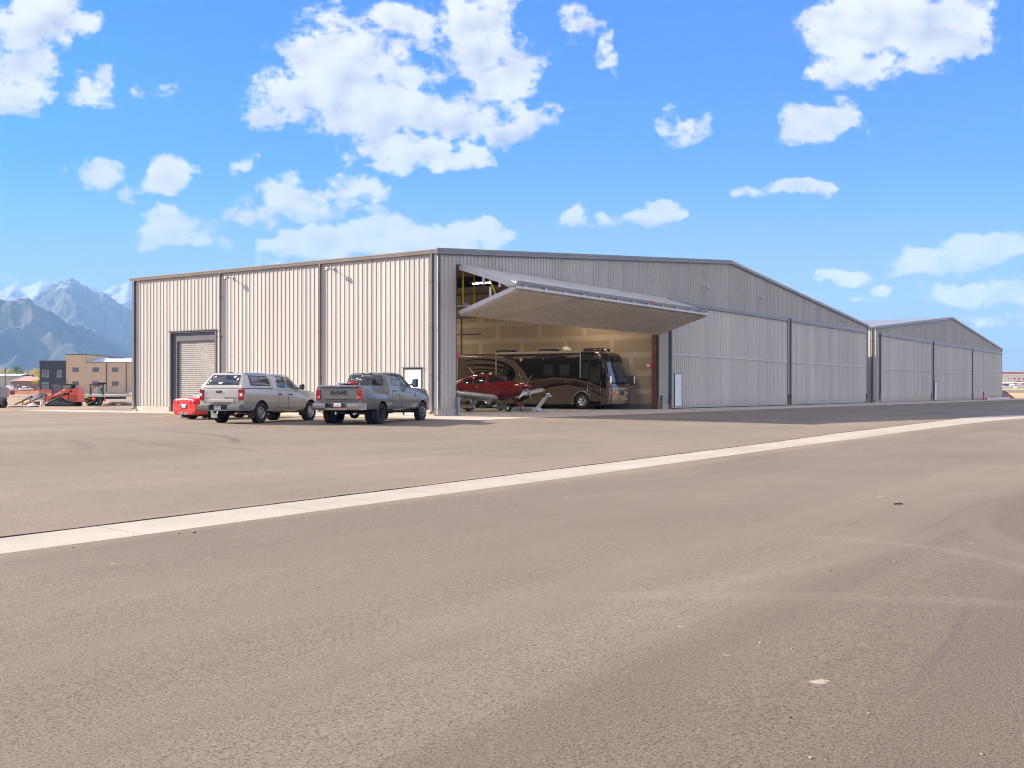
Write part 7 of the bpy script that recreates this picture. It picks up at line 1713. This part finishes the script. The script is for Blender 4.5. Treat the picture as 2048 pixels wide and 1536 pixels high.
def tree(label, p, Y, h, w, leaf, seed, n=900, group=None, low=.18):
    root = thing('tree', label, 'tree', at(p, HOR, Y), 0, group); h *= 1.3 if group else 1; rnd = random.Random(seed); mb = MB()
    mb.tube([(0, 0, -.3), (.05 * h * .1, 0, h * .25), (0, .02 * h, h * .55), (0, 0, h * .8)], [h * .028, h * .02, h * .012, .02], MATS['bark'], 8)
    cl = []
    for k in range(16):
        a = rnd.random() * 2 * PI; zz = h * (low + .1 + rnd.random() * (.86 - low)); t = (zz / h - low) / (1 - low); rad = w * .5 * (math.sin(PI * min(1, max(.08, t * .92 + .06))) ** .7) * (.45 + .6 * rnd.random())
        c = Vector((rad * cos(a), rad * sin(a), zz)); cl.append((c, w * (.16 + .12 * rnd.random()))); mb.tube([(0, 0, max(h * .15, zz - rad * .8)), tuple(c * .6 + Vector((0, 0, zz * .4 - rad * .15))), tuple(c)], [h * .010, h * .006, h * .003], MATS['bark'], 5, cap=False)
    mb.build('trunk', root)
    vs = []; fs = []
    for k in range(n):
        c, r_ = cl[int(rnd.random() * len(cl))]
        d = Vector((rnd.gauss(0, 1), rnd.gauss(0, 1), rnd.gauss(0, .8))); d = d.normalized() * r_ * (rnd.random() ** .45) * (1.05 + .25 * rnd.random())
        q = c + d; s_ = w * .034 * (.7 + .7 * rnd.random()); u = Vector((rnd.gauss(0, 1), rnd.gauss(0, 1), rnd.gauss(0, 1))).normalized(); v = u.cross(Vector((rnd.gauss(0, 1), rnd.gauss(0, 1), rnd.gauss(0, 1)))).normalized()
        o = len(vs); vs += [q - u * s_, q + v * s_ * .6, q + u * s_, q - v * s_ * .6]; fs.append((o, o + 1, o + 2, o + 3))
    mb = MB(); mb.add(vs, fs, MATS[leaf]); mb.build('crown', root)
tree('bright yellow-green tree growing against the black office corner', 78, 300, 5.6, 3.4, 'leaf_bright', 1, 1400, low=.1)
tree('rounded dark green tree standing tallest above the yellow tree line', 33, 620, 13.2, 8, 'leaf_green', 2, 1200)
for i, (p, h, w, lf) in enumerate(((-32, 9.5, 9, 'leaf_yellow'), (-14, 10.5, 9, 'leaf_olive'), (2, 10.5, 9, 'leaf_yellow'), (13, 8.6, 7, 'leaf_olive'), (22, 9.2, 7, 'leaf_yellow'), (42, 9.0, 8, 'leaf_olive'), (50, 9.2, 9, 'leaf_yellow'), (60, 7.6, 7, 'leaf_yellow'), (69, 8.2, 8, 'leaf_olive'), (78, 9.6, 9, 'leaf_yellow'), (90, 9.4, 9, 'leaf_olive'))):
    tree('hazy pale yellow tree in the far row beyond the brick house' if lf == 'leaf_yellow' else 'hazy olive tree in the far row beyond the brick house', p, 640 + (i % 3) * 25, h, w, lf, 20 + i, 1500, 'far row of yellow trees beyond the houses')

# ---------------------------------------------------------------- background, right of the hangars
def right_side():
    Y = 350; root = thing('terminal_building', 'long white building with a red-brown roof band and orange sign, far right', 'building', at(2030, HOR, Y), HEAD); z0 = root.location.z; k = Y / F; X = lambda p: (p - 2030) * k; Z = lambda q: CAM.z + (HOR - q) * k - z0
    WH = M('terminal_white', (.74, .66, .56), .7, var=.05)
    mb = MB(); mb.box((X(2000), 0, -1.5), (X(2200), 20, Z(743)), WH); mb.build('wall', root)
    mb = MB(); mb.box((X(1998), -.3, Z(744.2)), (X(2202), 20.2, Z(742.6)), MATS['white_sheet']); mb.box((X(1998), -.2, Z(750.4)), (X(2202), -.02, Z(748)), MATS['white_sheet']); mb.build('cornice', root)
    mb = MB(); mb.box((X(2000), -.12, Z(747.2)), (X(2200), -.01, Z(744.3)), M('band_red', (.34, .10, .07), .7, var=.3, vs=2)); 
    for i in range(30): mb.box((X(2001 + i * 6.5), -.14, Z(747)), (X(2002.4 + i * 6.5), -.121, Z(744.5)), MATS['white_sheet'])
    mb.build('roof_band', root)
    for p in (2016, 2021.5, 2027.2, 2036.2, 2045.3, 2054, 2063):
        mb = MB(); w_ = 3.4 if p > 2025 else .8; mb.box((X(p), -.08, Z(758.8)), (X(p + w_), -.01, Z(756.2)), MATS['window_grey']); w = mb.build('window', root); mb = MB(); mb.box((X(p) - .05, -.10, Z(759.2)), (X(p + w_) + .05, -.081, Z(758.8)), MATS['trim_light']); mb.build('sill', w)
    mb = MB(); mb.box((X(2028.4), -.1, Z(764.4)), (X(2035.3), -.01, Z(762.2)), M('sign_orange', (.80, .26, .05), .5)); mb.box((X(2040), -.1, Z(764.4)), (X(2062), -.01, Z(762.2)), MATS['sign_orange']); sg = mb.build('sign', root)
    mb = MB(); mb.lathe([(.0, -.14), (.28, -.14), (.28, -.01)], MATS['band_red'], 14, 'y', (X(2037.3), 0, Z(763.1))); mb.build('emblem', sg)
    # parked white light airplane, tail to the left
    root = thing('airplane', 'small far white airplane with a red fin, parked before the white building', 'airplane', at(2031, HOR, 320), HEAD + R(205)); WP = MATS['white_paint']
    mb = MB(); loft(mb, [(x, [(0, a), (w, a + .1), (w * 1.02, (a + b) / 2), (w * .8, b - .08), (0, b)]) for x, w, a, b in ((-3.6, .06, 1.0, 1.2), (-2, .3, .8, 1.35), (-.6, .5, .65, 1.75), (.5, .52, .62, 1.8), (1.0, .48, .65, 1.4), (2.1, .36, .75, 1.25), (2.3, .1, .9, 1.1))], WP, 3); mb.build('fuselage', root)
    mb = MB(); mb.box((-.2, -4.6, 1.78), (1.1, 4.6, 1.90), WP, bev=.05); mb.build('wing', root)
    mb = MB(); mb.prism([(-2.6, 1.2), (-3.4, 2.5), (-3.9, 2.5), (-3.7, 1.05)], 'y', -.05, .05, M('fin_red', (.62, .10, .05), .4)); mb.build('fin', root)
    mb = MB(); mb.box((-3.75, -1.5, 1.1), (-3.0, 1.5, 1.18), WP, bev=.03); mb.build('tailplane', root)
    for s_ in (-1, 1): mb = MB(); mb.tube([(0, s_ * .4, .7), (0, s_ * 1.0, .2)], .04, WP); mb.lathe([(.08, -.06), (.2, -.06), (.2, .06), (.08, .06)], MATS['tyre'], 12, 'y', (0, s_ * 1.05, .2)); mb.build('main_gear', root)
    mb = MB(); mb.tube([(1.9, 0, .8), (1.9, 0, .2)], .04, WP); mb.lathe([(.08, -.05), (.18, -.05), (.18, .05), (.08, .05)], MATS['tyre'], 12, 'y', (1.9, 0, .18)); mb.build('nose_gear', root)
    mb = MB(); mb.box((.0, -.53, 1.3), (.8, .53, 1.7), MATS['glass_dark'], bev=.1); mb.build('cabin_window', root)
    root = thing('parked_car', 'small far pale car at the right edge beside the white airplane', 'car', at(2044, HOR, 330), HEAD + R(10))
    mb = MB(); loft(mb, [(x, section(a, b, c, d, .01, .15)) for x, a, b, c, d in ((-2.2, .75, .7, .4, .8), (-2, .88, .8, .3, .9), (0, .9, .82, .28, .92), (1.7, .88, .8, .3, .85), (2.2, .7, .6, .4, .65))], MATS['paint_white'], 2); mb.build('body', root)
    mb = MB(); loft(mb, [(x, cab_section(*a)) for x, *a in ((-1.7, .8, .6, .88, .95), (-1.0, .8, .6, .88, 1.4), (.3, .8, .6, .88, 1.45), (1.2, .8, .65, .86, .9))], MATS['glass_dark'], 3); mb.build('cabin', root)
    for s_ in (-1, 1):
        for x in (-1.35, 1.35): wheel(root, (x, s_ * .76, .32), .32, .2, s_, 'plain')
    root = thing('parked_car', 'small far pale car left of the white airplane, just past the hangar end', 'car', at(2012.5, HOR, 335), HEAD + R(15)); mb = MB(); loft(mb, [(x, section(a, b, c, d, .01, .15)) for x, a, b, c, d in ((-2.2, .75, .7, .4, .8), (-2, .88, .8, .3, 1.0), (0, .9, .82, .28, 1.0), (1.7, .88, .8, .3, .95), (2.2, .7, .6, .4, .7))], MATS['white_paint'], 2); mb.build('body', root)
    mb = MB(); loft(mb, [(x, cab_section(*a)) for x, *a in ((-1.0, .8, .6, .96, 1.5), (.3, .8, .6, .96, 1.55), (1.0, .8, .65, .92, 1.0))], MATS['glass_dark'], 3); mb.build('cabin', root)
    for s_ in (-1, 1):
        for x in (-1.35, 1.35): wheel(root, (x, s_ * .76, .34), .34, .2, s_, 'plain')
    # retaining wedge at the end of the far hangar
    w0 = px(2000, HOR, 178); root = thing('ramp_wall', 'grey sloping concrete wedge at the far end of the second hangar', 'ramp wall', (w0.x, w0.y, gz(w0.x, w0.y)), HEAD); k = 178 / F
    mb = MB(); z = root.location.z; Zq = lambda q: CAM.z + (HOR - q) * k - z
    mb.prism([(0, -.2), (0, Zq(780.5)), ((2008 - 2000) * k, Zq(782.6)), ((2027.5 - 2000) * k, Zq(796.3)), ((2027.5 - 2000) * k, -.2)], 'y', 0, 6, M('wedge_grey', (.30, .265, .225), .9, var=.2, vs=2)); mb.build('wall', root)
    mb = MB(); mb.prism([((2007 - 2000) * k, Zq(782)), ((2027.7 - 2000) * k, Zq(796)), ((2027.7 - 2000) * k, Zq(794.9)), ((2009 - 2000) * k, Zq(781.4))], 'y', -.05, 6.05, MATS['steel_dark']); mb.build('coping', root)
    # low barricades with flags
    a, b = gpix(1972.5, 799.4), gpix(2019, 797.6)
    labs = ('low orange and white barricade with an orange end, nearest the red post', 'low white and orange barricade in the middle of the row', 'low white and orange barricade farthest from the red post')
    d = (b - a); ln = d.length; d.normalize(); rz = math.atan2(d.y, d.x); pc = ln / 3
    for i in range(3):
        p = a + d * pc * i; root = thing('barricade', labs[i], 'barricade', (p.x, p.y, gz(p.x, p.y)), rz, 'low barricades across the taxiway end')
        mb = MB(); mb.box((.03, -.13, 0), (pc - .03, .13, .26), MATS['white_sheet'], bev=.03); mb.build('body', root)
        for x0, x1 in ((.0, .26) if i == 0 else (.0, .1), (pc * .5, pc * .5 + .12), (pc - .12, pc - .0)): mb = MB(); mb.box((x0, -.14, .005), (x1, .14, .275), MATS['safety_orange'], bev=.03); mb.build('stripe', root)
    for p, lab in ((1984.5, 'orange triangular flag standing on the first barricade'), (2009, 'orange triangular flag standing on the last barricade'), (2015, 'orange triangular flag standing beyond the barricades, by the concrete wedge')):
        t = (p - 1972.5) / (2019 - 1972.5); q = a + d * ln * t; root = thing('warning_flag', lab, 'flag', (q.x, q.y, gz(q.x, q.y) + (.27 if t < .85 else .05)), HEAD, 'orange flags on the barricades')
        mb = MB(); mb.tube([(.12, 0, 0), (.16, 0, .46)], .012, MATS['steel_dark'], 6); mb.build('pole', root); mb = MB(); mb.prism([(-.12, .02), (.12, .02), (.17, .46), (.10, .40)], 'y', -.03, .03, MATS['safety_orange']); mb.build('cloth', root)
    p = gpix(1967, 799.6); root = thing('bollard', 'red guard post with a black top in front of the far hangar door', 'bollard', (p.x, p.y, gz(p.x, p.y)), 0); mb = MB(); mb.lathe([(.09, 0), (.09, .78), (.0, .79)], MATS['red_paint'], 14, 'z'); mb.build('post', root)
    mb = MB(); mb.lathe([(.07, .79), (.07, 1.0), (.05, 1.02), (.05, 1.18), (.0, 1.2)], MATS['black_plastic'], 12, 'z'); mb.build('cap', root)
right_side()

# ---------------------------------------------------------------- pebbles on the asphalt
def pebbles():
    rnd = random.Random(9); root = None
    M('pebble_pale', (.34, .265, .19), .85, var=.2, vs=20); M('pebble_grey', (.20, .19, .19), .85, var=.2, vs=20); M('pebble_dark', (.05, .048, .048), .9, var=.2)
    for p, q, w, mt, lab in ((388, 1066, 8, 'pebble_grey', 'grey stone just below the concrete gutter strip, largest on the left'), (1790, 1125, 5, 'pebble_pale', None), (1521, 1286, 6, 'pebble_pale', None), (1583, 1299, 5, 'pebble_pale', None), (1738, 1428, 7, 'pebble_pale', None), (1622, 1517, 9, 'pebble_pale', None), (1581, 1436, 6, 'pebble_dark', None), (1964, 1510, 8, 'pebble_pale', None), (1803, 1256, 4, 'pebble_pale', None), (147, 1096, 4, 'pebble_dark', None), (358, 1067.5, 3, 'pebble_dark', None), (392, 1080, 3, 'pebble_dark', None), (266, 1071, 3, 'pebble_dark', None), (1254, 1345, 4, 'pebble_pale', None), (1047, 1320, 3, 'pebble_pale', None), (1663, 1142, 4, 'pebble_dark', None), (1940, 1490, 4, 'pebble_pale', None)):
        g = gpix(p, q); Y = (g - CAM).dot(FWD); r_ = w / F * Y / 2
        bm = bmesh.new(); bmesh.ops.create_icosphere(bm, subdivisions=2, radius=r_)
        for v in bm.verts: v.co *= 1 + .5 * noise.noise(v.co / r_ * 1.1 + Vector((p, q, 0))); v.co.z *= .75
        me = D.meshes.new('pebble'); bm.to_mesh(me); bm.free(); me.materials.append(MATS[mt]); me.polygons.foreach_set('use_smooth', [True] * len(me.polygons))
        o = mesh_obj('pebble', me); o.location = (g.x, g.y, g.z + r_ * .35); o.rotation_euler.z = rnd.random() * 6
        tag(o, lab or ('small tan pebble lying on the open asphalt' if mt == 'pebble_pale' else 'small black pebble lying on the asphalt'), 'pebble', 'pebbles scattered on the asphalt')
    a, b = gpix(1787, 1009), gpix(1805, 1009); root = thing('stick', 'thin black stick lying on the asphalt, right of centre', 'stick', (a.x, a.y, a.z + .012)); mb = MB(); mb.tube([(0, 0, 0), tuple((b - a) * .8)], .011, MATS['black_plastic'], 8); mb.build('barrel', root); mb = MB(); mb.tube([tuple((b - a) * .8), tuple(b - a)], .013, MATS['steel_dark'], 8); mb.build('cap', root)
pebbles()
print('objects', len(SC.objects))
